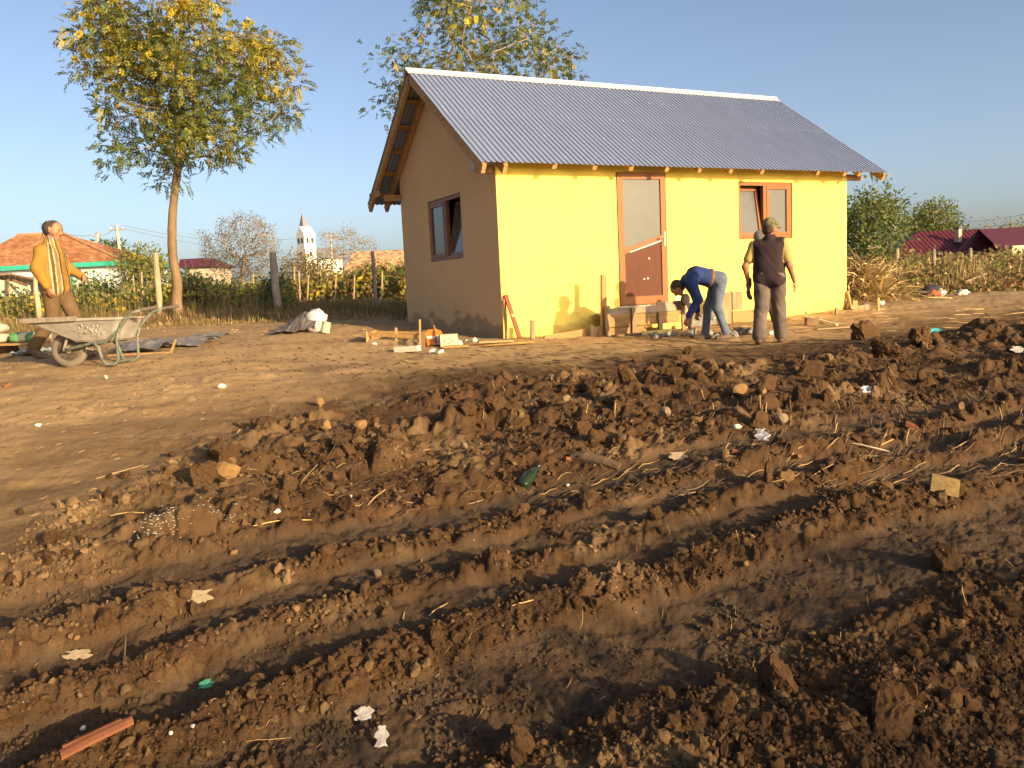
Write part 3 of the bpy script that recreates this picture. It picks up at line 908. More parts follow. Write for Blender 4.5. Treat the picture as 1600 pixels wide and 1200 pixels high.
# the big locust tree by the fence
poly1 = [(101,45),(121,101),(131,126),(152,150),(158,190),(130,214),(170,255),(214,252),(256,224),(248,262),(236,294),(262,290),(282,262),(315,245),(350,258),(368,231),(343,208),(378,208),(434,212),(456,180),(463,115),(432,68),(399,58),(352,18),(332,-20),(315,-60),(270,-95),(215,-80),(160,-40),(135,0),(125,45)]
D1 = 19.0
b1 = onground(276, D1, 495)
tr = [b1 + np.array([0, 0, -.15]), at(276, 470, D1), at(277, 440, D1), at(270, 400, D1), at(269, 350, D1), at(273, 300, D1), at(280, 250, D1), at(283, 215, D1)]
cl = crown_points(poly1, D1, 2.3, 300, 5, .42)
tree('locust_tree', 'tall locust tree with yellowing feathery leaves and a bare crooked trunk', 'tree', b1, tr, [.15, .125, .108, .10, .094, .09, .088, .075], cl,
     acacia_leaves(19, 3, lambda c, top, rg: .24 + .58 * top ** 1.5 + .18 * np.sin(c[:, 0] * 1.7 + c[:, 2] * 2.2) + rg.normal(0, .17, len(c)), .2),
     [L_YELLOW, L_YGREEN, L_OLIVE, L_GREEN], BARK, twig=.006, seed=4, power=.42, gnarl=.05)
# the locust tree behind the house
poly2 = [(640,-110),(655,5),(650,40),(672,60),(655,88),(632,72),(610,80),(582,88),(592,118),(620,125),(600,150),(586,165),(600,185),(625,190),(650,215),(760,240),(880,220),(893,130),(880,110),(897,88),(890,55),(850,70),(858,30),(835,20),(835,-10),(820,-110),(740,-150)]
D2 = 25.0
b2 = onground(742, D2, 470)
cl = crown_points(poly2, D2, 2.6, 290, 8, .58)
tree('locust_tree', 'thin locust tree rising behind the metal roof of the yellow house', 'tree', b2,
     [b2 + np.array([0, 0, -.1]), at(742, 380, D2), at(735, 300, D2), at(745, 230, D2)], [.2, .17, .15, .12], cl,
     acacia_leaves(15, 13, lambda c, top, rg: .28 + .22 * np.sin(c[:, 0] * 1.3 + c[:, 2]) + rg.normal(0, .22, len(c)), .3, lw=(.095, .046)),
     [L_YELLOW, L_YGREEN, L_OLIVE, L_GREEN], BARKG, twig=.007, seed=9, power=.42, gnarl=.05)

def bush_leaves(per, seed, size, spread, weights):
    def fn(cl):
        rg = np.random.default_rng(seed); n = len(cl) * per
        ci = np.repeat(np.arange(len(cl)), per)
        b = cl[ci] + np.clip(rg.normal(0, spread, (n, 3)), -1.7 * spread, 1.7 * spread)
        Q = simple_leaves(b, rg.uniform(size * .6, size * 1.3, n), seed)
        cw = rg.random(len(cl)); wts = np.cumsum(weights) / np.sum(weights)
        m_ = np.searchsorted(wts, np.clip(cw[ci] * .75 + .25 * rg.random(n), 0, .9999))
        return Q, m_
    return fn
def bush(name, label, poly, depth, thick, n, per, size, spread, mats, weights, bark, trunkpx, seed, holes=.3, twig=.01, tr=.09, group=None, power=.5, cat='tree'):
    b = onground(trunkpx[0], depth, 470)
    cl = crown_points(poly, depth, thick, n, seed, holes)
    tp = [b + np.array([0, 0, -.1])] + [at(x, y, depth) for x, y in trunkpx[1]]
    return tree(name, label, cat, b, tp, list(np.linspace(tr, tr * .7, len(tp))), cl, bush_leaves(per, seed, size, spread, weights), mats, bark, group, twig, seed, power)

bush('leafy_tree', 'dense dark green tree just beyond the right corner of the house', [(1318,452),(1316,330),(1330,312),(1352,305),(1366,290),(1380,300),(1390,318),(1404,304),(1402,330),(1411,348),(1404,375),(1392,395),(1386,425),(1375,450)], 26, 1.5, 170, 46, .13, .20,
     [L_DKGREEN, L_GREEN, L_OLIVE, L_YGREEN], [3, 4, 2.5, 1], BARKG, (1352, [(1350, 425), (1352, 390)]), 21, .2)
bush('leafy_tree', 'rounded olive green tree standing behind the red roofed house', [(1418,372),(1420,352),(1430,332),(1452,322),(1470,320),(1490,332),(1502,345),(1498,362),(1470,372),(1440,378)], 112, 3.2, 120, 40, .42, .62,
     [L_GREEN, L_OLIVE, L_DKGREEN], [3, 3, 1], BARKG, (1455, [(1455, 400), (1456, 380)]), 22, .25, twig=.04, tr=.3)
bush('bare_tree', 'nearly leafless bushy tree beyond the fence left of the church', [(305,365),(318,360),(330,372),(345,345),(362,335),(368,328),(380,336),(398,336),(415,345),(425,352),(432,365),(437,385),(430,402),(415,420),(395,436),(350,438),(325,420),(310,392),(318,385)], 42, 2.0, 460, 15, .085, .13,
     [L_OLIVE, L_BROWN, L_YGREEN], [2, 3, 1.3], BARKG, (378, [(380, 420), (382, 400)]), 23, .15, twig=.012, tr=.11, power=.4)
bush('bare_tree', 'thin bare tree between the church and the tiled roof', [(500,365),(515,358),(530,362),(543,352),(556,365),(575,372),(595,378),(590,392),(570,402),(545,408),(520,405),(508,385)], 58, 2.0, 240, 7, .10, .16,
     [L_OLIVE, L_BROWN], [1, 2], BARKG, (536, [(537, 410), (538, 398)]), 24, .3, twig=.013, tr=.1)
bush('leafy_tree', 'grey green bush between the tiled house and the locust trunk', [(186,440),(192,408),(205,396),(225,394),(245,402),(258,415),(262,440)], 34, 1.2, 90, 26, .16, .28,
     [L_OLIVE, L_YGREEN, L_GREEN], [3, 2, 2], BARKG, (222, [(222, 440), (223, 425)]), 25, .25)
bush('leafy_tree', 'small dark tree behind the tiled house beside the leaning pole', [(158,392),(160,384),(172,384),(184,390),(186,410),(170,408)], 70, 1.4, 50, 20, .3, .45,
     [L_DKGREEN, L_GREEN], [2, 1], BARKG, (172, [(172, 415), (172, 400)]), 26, .2, tr=.15)
bush('bare_tree', 'bare scrubby tree beyond the right end of the red roof', [(1535,352),(1545,345),(1560,350),(1580,338),(1600,352),(1620,350),(1630,380),(1590,378),(1560,365),(1545,362)], 105, 3, 120, 4, .25, .6,
     [L_BROWN, L_OLIVE], [2, 1], BARKG, (1580, [(1582, 400), (1584, 385)]), 27, .4, twig=.03, tr=.2)
bush('leafy_tree', 'low grey green bush at the far right behind the red roof', [(1570,378),(1578,360),(1600,352),(1640,356),(1640,400),(1580,392)], 100, 3, 70, 26, .4, .6,
     [L_OLIVE, L_GREEN], [2, 1], BARKG, (1605, [(1605, 410), (1606, 395)]), 28, .2, twig=.03, tr=.2)
bush('leafy_tree', 'olive scrub rising in front of the church base', [(436,420),(440,400),(462,402),(480,404),(505,402),(528,408),(540,422),(520,440),(450,440)], 46, 1.4, 120, 22, .16, .3,
     [L_OLIVE, L_BROWN, L_YGREEN], [3, 3, 1], BARKG, (488, [(488, 440), (489, 425)]), 29, .2)
bush('leafy_shrub', 'leafy green shrub behind the fence just right of the locust trunk', [(282,470),(283,440),(295,428),(310,425),(322,436),(326,455),(320,480),(295,485)], 21.5, .5, 46, 40, .10, .12,
     [L_FRESH, L_GREEN, L_YGREEN], [3, 3, 1], BARKG, (303, [(303, 470), (303, 455)]), 30, .1, tr=.03, cat='shrub')
bush('leafy_shrub', 'green shrub behind the fence at the standing man\'s elbow', [(120,470),(124,450),(135,432),(150,438),(165,446),(180,452),(184,475),(150,485)], 22.5, .5, 50, 36, .10, .13,
     [L_DKGREEN, L_GREEN, L_FRESH], [3, 3, 1], BARKG, (150, [(150, 475), (150, 460)]), 31, .1, tr=.03, cat='shrub')
bush('leafy_shrub', 'dark shrub growing round the thick grey fence post', [(400,505),(405,470),(410,440),(425,430),(438,450),(450,470),(462,500),(440,512)], 20.2, .4, 46, 34, .10, .12,
     [L_DKGREEN, L_GREEN, L_OLIVE], [3, 2, 2], BARKG, (428, [(430, 485), (428, 465)]), 32, .2, tr=.03, cat='shrub')

# ------------------------------------------------------------------ ground cover (nobody could count it)
def scatter_px(n, x0, x1, d0, d1, seed):
    rg = np.random.default_rng(seed)
    px = rg.uniform(x0, x1, n); d = np.exp(rg.uniform(np.log(d0), np.log(d1), n))
    base = EYE + (RT[None] * (px - 800)[:, None] + FW[None] * FPX) * (d / FPX)[:, None]
    hh = ground_fields(base[:, 0], base[:, 1])[0]
    base[:, 2] = hh
    return base, px, d
def outside_house(b, mrg=.35):
    return ~((b[:, 0] > HX0 - mrg) & (b[:, 0] < HX1 + mrg) & (b[:, 1] > HY0 - mrg) & (b[:, 1] < HY1 + mrg))

def foliage_mass(name, label, cat, n, x0, x1, d0, d1, hfun, size, mats, weights, seed, gap=.25):
    rg = np.random.default_rng(seed)
    b, px, d = scatter_px(n, x0, x1, d0, d1, seed)
    cn = fbm(b[:, 0] * .8, b[:, 1] * .8, seed, 3)
    keep = (cn > -1 + gap) & outside_house(b); b = b[keep]; px = px[keep]; d = d[keep]; cn = cn[keep]
    hmax = hfun(px, d) * (.75 + .5 * cn) * rg.uniform(.75, 1.15, len(b))
    b[:, 2] += np.maximum(hmax, .05) * np.sqrt(rg.uniform(0.02, 1, len(b)))
    Q = simple_leaves(b, rg.uniform(size * .6, size * 1.4, len(b)) * (1 + d / 60), seed, .75, .4)
    f = np.clip(.5 + .45 * fbm(b[:, 0] * 1.1, b[:, 1] * 1.1 + b[:, 2], seed + 9, 2) + rg.normal(0, .16, len(b)), 0, .999)
    m_ = np.searchsorted(np.cumsum(weights) / np.sum(weights), f)
    o = quads_obj(name, Q, mats, m_)
    return tag(o, label, cat, kind='stuff')

def blade_mass(name, label, cat, n, x0, x1, d0, d1, hfun, width, mats, weights, seed, gap=.2, lean=.35):
    rg = np.random.default_rng(seed)
    b, px, d = scatter_px(n, x0, x1, d0, d1, seed)
    cn = fbm(b[:, 0] * .9, b[:, 1] * .9, seed, 3)
    keep = (cn > -1 + gap) & outside_house(b, .1); b = b[keep]; px = px[keep]; d = d[keep]; cn = cn[keep]
    N_ = len(b)
    h = np.maximum(hfun(px, d) * (.7 + .6 * cn) * rg.uniform(.4, 1.25, N_), .03)
    a = rg.uniform(0, 2 * np.pi, N_)
    ld = np.stack([np.cos(a), np.sin(a), np.zeros(N_)], 1) * (rg.uniform(.05, 1, N_) * lean * h)[:, None]
    sd = unit(np.stack([-np.sin(a + rg.normal(0, 1, N_)), np.cos(a), np.zeros(N_)], 1)) * (width * rg.uniform(.6, 1.4, N_) * (1 + d / 40))[:, None]
    up = np.stack([np.zeros(N_), np.zeros(N_), h], 1)
    b[:, 2] -= .02
    mid = b + ld * .35 + up * .6; tip = b + ld + up
    Q = np.concatenate([np.stack([b - sd, b + sd, mid + sd * .8, mid - sd * .8], 1), np.stack([mid - sd * .8, mid + sd * .8, tip + sd * .15, tip - sd * .15], 1)])
    f = np.clip(rg.random(N_) * .6 + .4 * np.clip(.5 + .6 * cn, 0, .999), 0, .999)
    m_ = np.searchsorted(np.cumsum(weights) / np.sum(weights), f)
    o = quads_obj(name, Q, mats, np.concatenate([m_, m_]))
    return tag(o, label, cat, kind='stuff')

foliage_mass('vine_foliage', 'yellow and green vine leaves filling the plot behind the wire fence', 'vines', 26000, -60, 470, 20.6, 31, lambda px, d: np.interp(px, [-60, 60, 130, 260, 330, 420, 470], [.75, .75, .85, .9, 1.0, .95, .9]), .085,
             [L_YGREEN, L_YELLOW, L_GREEN, L_OLIVE, L_BROWN], [3.0, 1.5, 1.4, 2.6, 3.4], 41, .1)
foliage_mass('vine_foliage', 'golden vine leaves behind the fence left of the house', 'vines', 30000, 430, 700, 28.5, 40, lambda px, d: np.interp(px, [440, 500, 560, 690], [1.0, 1.15, 1.3, 1.5]), .11,
             [L_YELLOW, L_YGREEN, L_BROWN, L_OLIVE, L_GREEN], [1.6, 3, 2.8, 2.6, 1.8], 42, .1)
blade_mass('dry_grass', 'low grass in the shade of the house behind the fence', 'grass', 22000, 430, 760, 19, 29, lambda px, d: .30 + 0 * px, .006, [L_OLIVE, L_BROWN, L_GREEN, L_STRAW], [3, 3, 1, .7], 50, .2)
foliage_mass('scrub', 'brown and olive scrub beyond the vine plot', 'scrub', 26000, -60, 700, 31, 75, lambda px, d: .9 + .012 * d + 0 * px, .12,
             [L_BROWN, L_OLIVE, L_YGREEN, L_STRAW], [4, 4, 1.5, 1], 43, .2)
blade_mass('dry_grass', 'dry grass and weeds along the foot of the wire fence', 'grass', 16000, -60, 640, 16.6, 20.6, lambda px, d: np.clip((d - 16.2) * .14, .07, .48) + 0 * px, .006,
           [L_STRAW, L_BROWN, L_OLIVE, L_YGREEN], [3, 4, 2, 1], 44, .25)
blade_mass('dry_weeds', 'tall brown weeds across the plot right of the house', 'weeds', 20000, 1300, 1720, 20, 36, lambda px, d: .60 + .02 * (d - 20) + 0 * px, .007,
           [L_BROWN, L_STRAW, L_OLIVE], [6, 2.5, 1.5], 45, .15)
foliage_mass('weed_leaves', 'brown and yellow leaves among the weeds right of the house', 'weeds', 30000, 1310, 1720, 19.5, 38, lambda px, d: np.clip((d - 19) * .35, .1, .85) + .012 * (d - 21) + 0 * px, .075,
             [L_BROWN, L_OLIVE, L_YGREEN, L_STRAW], [5, 3, 1.4, 1.5], 46, .2)
foliage_mass('scrub', 'scrubby growth in front of the red roofed house', 'scrub', 16000, 1300, 1750, 38, 80, lambda px, d: 1.0 + .006 * d + 0 * px, .14,
             [L_BROWN, L_OLIVE, L_YGREEN], [4, 3, 1], 47, .25)
foliage_mass('treeline', 'low grey treeline on the horizon', 'treeline', 9000, -300, 1900, 130, 420, lambda px, d: 2.2 + .004 * d + 0 * px, .5,
             [L_OLIVE, L_BROWN], [2, 1], 48, .35)

# added bushy tree, unseen behind the camera: its thin crown shades the lower right ground
bp_ = np.array([5.25, -7.75]); bz_ = H(*bp_)
rgb_ = np.random.default_rng(71)
sc_ = []
ed = np.array([SUN_TO[0], SUN_TO[1]]) / np.hypot(SUN_TO[0], SUN_TO[1]); ec = np.array([-ed[1], ed[0]])
while len(sc_) < 200:
    u, v, w = rgb_.normal(0, 1, 3); r_ = np.linalg.norm((u, v, w)); q_ = np.array((u, v, w)) / r_ * rgb_.random() ** .38
    sc_.append([bp_[0] + ed[0] * q_[0] * 1.5 + ec[0] * q_[1] * 2.6, bp_[1] + ed[1] * q_[0] * 1.5 + ec[1] * q_[1] * 2.6, bz_ + 1.65 + q_[2] * 1.4])
b_ = np.array([bp_[0], bp_[1], bz_])
tree('leafy_tree', 'bushy young tree added unseen behind the camera to shade the ground', 'tree', b_, [b_ - [0, 0, .1], b_ + [0, 0, .4], b_ + [.05, 0, .9]], [.08, .07, .06], np.array(sc_), bush_leaves(34, 72, .12, .22, [3, 3, 2]), [L_GREEN, L_OLIVE, L_YGREEN], BARKG, None, .008, 73)
# ------------------------------------------------------------------ fences
M_POST = mat('fence_post_wood', (.36, .27, .17), .9, .35, 3.5, bump=.008, bscale=18, stretch=(1, 1, .2))
M_POSTG = mat('grey_fence_post', (.24, .20, .17), .95, .3, 4, bump=.006, bscale=25)
M_WIRE = mat('fence_wire', (.20, .17, .13), .5, metal=.3)
def post(parent, p, top, r, material, n=9):
    p = np.array(p); q = np.array(top)
    mid = (p + q) / 2 + np.array([random.uniform(-1, 1), random.uniform(-1, 1), 0]) * r * .4
    mb = MB(); mb.tube([p - np.array([0, 0, .12]), p * .7 + q * .3, mid, p * .25 + q * .75, q], [r * 1.05, r, r * random.uniform(.9, 1.05), r * .97, r * .86], n)
    return mb.build('fence_post', material, parent, smooth=False)
fen = thing('wire_fence', 'wire mesh fence on rough wooden posts along the left side of the yard', 'fence', onground(247, 19.6))
fpts = []
for px, top, d, r, mm in ((-60, 392, 20.2, .06, M_POST), (56, 397, 19.8, .062, M_POST), (247, 396, 19.4, .075, M_POST), (428, 395, 19.6, .095, M_POSTG), (584, 393, 21.5, .05, M_POSTG)):
    b_ = onground(px + (5 if px != 428 else 8), d); t_ = at(px - (4 if px == 247 else 2), top, d)
    post(fen, b_, t_, r, mm); fpts.append((b_, t_))
mb = MB()
for k in range(len(fpts) - 1):
    (b0, t0), (b1_, t1) = fpts[k], fpts[k + 1]
    L_ = np.linalg.norm(b1_ - b0); nv = int(L_ / .16)
    off = unit((b1_ - b0)[None])[0]; off = np.array([off[1], -off[0], 0]) * -.07
    for j in range(9):
        f_ = .06 + .105 * j
        ps = [b0 * (1 - f_) + t0 * f_ + off, (b0 * (1 - f_) + t0 * f_) * .5 + (b1_ * (1 - f_) + t1 * f_) * .5 + off + np.array([0, 0, -.012]), b1_ * (1 - f_) + t1 * f_ + off]
        mb.tube(ps, .003, 3, False)
    for i in range(1, nv):
        u = i / nv
        a_ = b0 * (1 - u) + b1_ * u; c_ = t0 * (1 - u) + t1 * u
        mb.tube([a_ * .94 + c_ * .06 + off, a_ * .10 + c_ * .90 + off], .0016, 3, False)
w_ = mb.build('wire_mesh', M_WIRE, fen, recalc=False); w_['kind'] = 'stuff'
# the fence beyond the house, to the right
fen2 = thing('wire_fence', 'sagging wire fence on thin stakes in the weeds right of the house', 'fence', onground(1402, 25))
fp2 = []
for px, top, bot, d, r in ((1330, 398, 470, 25.5, .05), (1402, 388, 460, 25, .052), (1459, 389, 460, 25.6, .05), (1516, 388, 455, 26.2, .055), (1594, 392, 452, 26.6, .045), (1690, 385, 450, 27.4, .05)):
    b_ = onground(px + 1, d); t_ = at(px, top, d); post(fen2, b_, t_, r, M_POST if px in (1402, 1594) else M_POSTG, 7); fp2.append((b_, t_))
mb = MB()
for k in range(len(fp2) - 1):
    (b0, t0), (b1_, t1) = fp2[k], fp2[k + 1]
    for f_ in (.35, .55, .75, .93):
        p = b0 * (1 - f_) + t0 * f_; q = b1_ * (1 - f_) + t1 * f_
        mb.tube([p, (p + q) / 2 + np.array([0, 0, -.06]), q], .003, 3, False)
w_ = mb.build('wire_strand', M_WIRE, fen2, recalc=False); w_['kind'] = 'stuff'
# vine stakes
def stake_thing(px, top, d, r, label, group=None, lean=0.0, m_=None, n=6):
    b_ = onground(px, d); t_ = at(px + lean, top, d)
    mb = MB(); mb.tube([b_ - np.array([0, 0, .1]), (b_ + t_) / 2 + np.array([.01, 0, 0]), t_], [r, r * .95, r * .85], n)
    o = mb.build('vine_stake', m_ or M_POST, None, origin=b_)
    return tag(o, label, 'stake', group)
for i, (px, top, d, ln) in enumerate(((224, 425, 24, -3), (357, 430, 25, 2), (460, 418, 27, 0), (470, 424, 28, -3), (480, 430, 27, 2), (395, 428, 28, 1), (511, 428, 29, 1), (497, 424, 30, 0), (523, 430, 26, 2),
                                      (536, 426, 30, -1), (553, 430, 28, 1), (340, 420, 30, 1), (597, 424, 27, 0), (620, 428, 29, 2), (212, 430, 27, -4), (128, 436, 28, 1), (300, 418, 33, -4))):
    stake_thing(px, top, d, .028, 'thin wooden stake standing among the vine leaves behind the left fence', 'vine stakes behind the left fence', ln)
for i, (px, top, d, ln) in enumerate(((1420, 402, 29, -2), (1433, 398, 34, 0), (1447, 402, 30, 5), (1473, 396, 33, -1), (1487, 394, 36, 0), (1500, 396, 35, 1), (1508, 405, 31, -1), (1540, 402, 33, 0), (1555, 400, 36, 1), (1585, 402, 34, 0), (1464, 404, 29, 4))):
    stake_thing(px, top, d, .026, 'thin stake poking out of the brown weeds right of the house', 'stakes in the weeds right of the house', ln, M_POSTG if i % 2 else M_POST)

# ------------------------------------------------------------------ far buildings
def hip_house(name, label, cat, x0, x1, rx0, rx1, py_eave, py_ridge, d, wall_m, roof_m, fascia_m, deep=7.0, yawdeg=0.0, tiles=None, tile_n=0):
    """house seen broadside: eave line from x0 to x1, ridge from rx0 to rx1 (given as directions), at distance d"""
    a = at(x0, py_eave, d); b = at(x1, py_eave + (x0 - x1) * .047, d)
    base = onground((x0 + x1) / 2, d)
    root = thing(name, label, cat, base)
    ux = (b - a); ux[2] = 0; W = np.linalg.norm(ux); ux /= W; uy = np.array([-ux[1], ux[0], 0.0])
    if uy @ FW < 0: uy = -uy
    ze = (a[2] + b[2]) / 2
    k = (d + deep / 2) / d
    r0 = at(rx0, py_ridge, d + deep / 2); r1 = at(rx1, py_ridge + (rx0 - rx1) * .047, d + deep / 2); zr = (r0[2] + r1[2]) / 2
    o = a.copy(); o[2] = 0
    def G(u, v, z): return o + ux * u + uy * v + np.array([0, 0, z])
    u0 = (r0 - a) @ ux; u1 = (r1 - a) @ ux
    ov = .35
    zb = base[2] - .5
    mb = MB(); mb.prism([G(ov, ov, zb), G(W - ov, ov, zb), G(W - ov, deep - ov, zb), G(ov, deep - ov, zb)], (0, 0, ze - zb - .02)); wl = mb.build('wall', wall_m, root)
    mb = MB()
    E0, E1, E2, E3 = G(0, 0, ze), G(W, 0, ze), G(W, deep, ze), G(0, deep, ze); R0, R1 = G(u0, deep / 2, zr), G(u1, deep / 2, zr)
    mb.add([E0, E1, E2, E3, R0, R1], [(0, 1, 5, 4), (1, 2, 5), (2, 3, 4, 5), (3, 0, 4), (0, 3, 2, 1)])
    rf = mb.build('roof', roof_m, root)
    if fascia_m:
        mb = MB(); 
        for p, q in ((E0, E1), (E1, E2), (E3, E0)):
            mb.beam(p + np.array([0, 0, -.10]), q + np.array([0, 0, -.10]), .05, .24)
        mb.build('fascia', fascia_m, root)
    return root, G, W, ze, zr, u0, u1, rf, (E0, E1, E2, E3, R0, R1)
def tile_rows(rf, E, nrow, ncol, m_, slopes=((0, 1, 5, 4),), thick=.03):
    """roof tiles laid in rows, one mesh each; alike ones share their shape"""
    for (i0, i1, i2, i3) in slopes:
        A, B, Cc, Dd = E[i0], E[i1], E[i2], E[i3]
        nv = np.cross(B - A, Dd - A); nv = nv / np.linalg.norm(nv)
        if nv[2] < 0: nv = -nv
        mb = MB()
        for j in range(nrow):
            f0 = j / nrow; f1 = (j + 1.15) / nrow
            l = A + (Dd - A) * f0; r_ = B + (Cc - B) * f0; l2 = A + (Dd - A) * min(f1, 1); r2 = B + (Cc - B) * min(f1, 1)
            nC_ = max(3, int(ncol * np.linalg.norm(r_ - l) / np.linalg.norm(B - A)))
            for k in range(nC_):
                t0, t1 = k / nC_, (k + .94) / nC_
                lift = thick * (1 + random.uniform(-.3, .5))
                p = [l + (r_ - l) * t0 + nv * (lift + .02), l + (r_ - l) * t1 + nv * (lift + .02), l2 + (r2 - l2) * t1 + nv * .012, l2 + (r2 - l2) * t0 + nv * .012]
                mb.cur = random.choice((0, 0, 1, 2))
                mb.add(p + [l + (r_ - l) * t0, l + (r_ - l) * t1], [(0, 1, 2, 3), (0, 4, 5, 1)])
        o = mb.build('roof_tiles', m_, rf, recalc=False); o['kind'] = 'stuff'
T1 = [mat('orange_tile', (.36, .175, .085), .85, .2, 2), mat('pale_orange_tile', (.42, .235, .125), .85, .2, 2), mat('dark_orange_tile', (.32, .135, .065), .85, .2, 2)]
T2 = [mat('tan_tile', (.45, .28, .16), .85, .25, 2), mat('light_tan_tile', (.55, .37, .22), .85, .2, 2), mat('brown_tile', (.28, .16, .09), .85, .2, 2)]
M_LIME = mat('white_limewash', (.66, .68, .70), .9, .06, .6)
M_TEAL = mat('teal_paint', (.03, .36, .27), .6)
M_WINED = mat('dark_window', (.05, .055, .06), .3)
hs, G, W, ze, zr, u0, u1, rf, E = hip_house('tiled_house', 'white house with an orange tiled hip roof and teal eaves behind the left fence', 'house', -70, 190, 30, 100, 420, 369, 44, M_LIME, T1[2], M_TEAL, 7.0)
tile_rows(rf, E, 22, 44, T1, ((0, 1, 5, 4),)); tile_rows(rf, [E[1], E[2], E[5], E[5] + (E[2] - E[1]) * .01], 22, 30, T1, ((0, 1, 2, 3),))
for u in (3.2, 5.2):
    mb = MB(); frame_bars(mb, lambda a, b, c: G(a, b, c), u, u + .9, ze - 1.75, ze - .6, .09, .30, .42); wv = mb.build('window', M_TEAL, hs)
    mb = MB(); mb.prism([G(u + .09, .33, ze - 1.66), G(u + .81, .33, ze - 1.66), G(u + .81, .33, ze - .69), G(u + .09, .33, ze - .69)], (G(0, .015, 0) - G(0, 0, 0))); mb.build('pane', M_WINED, wv)
mb = MB(); mb.tube([E[1] + (E[5] - E[1]) * .02 + [0, 0, .07], E[1] + (E[5] - E[1]) * .5 + [0, 0, .07], E[5] + [0, 0, .07]], .08, 6); mb.build('hip_tiles', T1[1], rf)
mb = MB(); mb.tube([E[4] + [0, 0, .05], E[5] + [0, 0, .05]], .09, 6); mb.build('ridge_tiles', T1[1], rf)
an = at(68, 372, 47); mb = MB(); mb.tube([an, at(68, 347, 47)], .025, 5); 
for dz, ln in ((0, .55), (-.18, .4), (-.32, .3)):
    q = at(68, 350, 47) + np.array([0, 0, dz]); mb.tube([q - RT * ln / 2, q + RT * ln / 2], .015, 4)
tag(mb.build('roof_antenna', M_WIRE, None, origin=an), 'thin television antenna on the ridge of the orange tiled roof', 'antenna')
# lean-to porch at the far left edge of the picture
sb = onground(8, 40); sh = thing('garden_shed', 'small pale shed with a sagging roof in front of the tiled house', 'shed', sb)
p0 = at(-22, 440, 40); p1 = at(10, 438, 40)
mb = MB(); mb.prism([(p0[0], p0[1], sb[2] - .2), (p1[0], p1[1], sb[2] - .2), (p1[0], p1[1], p1[2]), (p0[0], p0[1], p0[2])], FW * 2.0); mb.build('wall', mat('pale_green_board', (.42, .50, .36), .8, .1, 2), sh)
mb = MB(); mb.prism([at(-26, 432, 39.6), at(17, 429, 39.6), at(17, 426.5, 39.6), at(-26, 429, 39.6)], FW * 2.6); mb.build('roof', mat('rusty_sheet', (.26, .15, .10), .7, .2, 3), sh)
mb = MB(); mb.beam(at(20, 438, 39.8), at(42, 446, 39.8), .12, .12); mb.build('beam', M_DKW, sh)
mb = MB(); mb.beam(at(12, 436, 39.8), at(12, 462, 39.8), .1, .1); mb.build('porch_post', M_DKW, sh)
# dark red shed roof right of the locust trunk
M_RED = mat('wine_red_sheet', (.105, .020, .029), .55, .12, 1.0, spec=.4)
M_CREAM = mat('cream_wall', (.52, .46, .34), .9, .08, .8)
hip_house('red_shed', 'low building with a dark red sheet roof behind the locust tree', 'shed', 278, 340, 282, 334, 419, 405, 62, mat('shed_wall', (.40, .34, .27), .9), M_RED, None, 4.5)
# tan tiled roof just left of the house
hs, G, W, ze, zr, u0, u1, rf, E = hip_house('tiled_house', 'brown tiled hip roof house half hidden behind the yellow house', 'house', 532, 668, 553, 640, 432, 394, 52, M_CREAM, T2[2], None, 7)
tile_rows(rf, E, 15, 24, T2, ((0, 1, 5, 4),)); tile_rows(rf, [E[3], E[0], E[4], E[4] + (E[3] - E[0]) * .01], 15, 18, T2, ((0, 1, 2, 3),))
# red roofed house on the right
hs, G, W, ze, zr, u0, u1, rf, E = hip_house('red_roof_house', 'long house with a dark red sheet metal hip roof and one chimney', 'house', 1384, 1570, 1432, 1531, 404, 362.5, 92, M_CREAM, M_RED, mat('dark_red_fascia', (.10, .02, .03), .5), 11.0)
mb = MB()
for k in range(26):
    f_ = k / 25
    p = E[0] + (E[1] - E[0]) * f_
    tt = 1.0
    fu = f_ * W
    if fu < u0: tt = fu / max(u0, .01)
    elif fu > u1: tt = (W - fu) / max(W - u1, .01)
    q = G(fu, 5.5 * tt, ze + (zr - ze) * tt)
    mb.tube([p + [0, 0, .03], q + [0, 0, .03]], .035, 4)
o = mb.build('roof_seams', M_RED, rf); o['kind'] = 'stuff'
for row in range(1, 7):
    mb = MB(); t_ = row / 7; mb.tube([G(u0 * t_, 5.5 * t_, ze + (zr - ze) * t_ + .03), G(W - (W - u1) * t_, 5.5 * t_, ze + (zr - ze) * t_ + .03)], .03, 4); mb.build('sheet_lap', M_RED, rf)
ch = at(1497, 366, 94); mb = MB(); mb.box(ch + [0, 0, -.15], (.55, .55, 1.5)); mb.build('chimney', mat('old_brick_plaster', (.42, .32, .25), .9, .25, 4), rf)
mb = MB(); mb.box(ch + [0, 0, .70], (.7, .7, .22)); mb.build('chimney_cap', mat('sooty_cap', (.10, .085, .075), .9), rf)
for u in (4.5, 8.2, 11.6):
    mb = MB(); frame_bars(mb, lambda a, b, c: G(a, b, c), u, u + 1.0, ze - 1.6, ze - .45, .1, .28, .42); wv = mb.build('window', M_WHITE, hs)
    mb = MB(); mb.prism([G(u + .1, .33, ze - 1.5), G(u + .9, .33, ze - 1.5), G(u + .9, .33, ze - .55), G(u + .1, .33, ze - .55)], (G(0, .015, 0) - G(0, 0, 0))); mb.build('pane', M_WINED, wv)
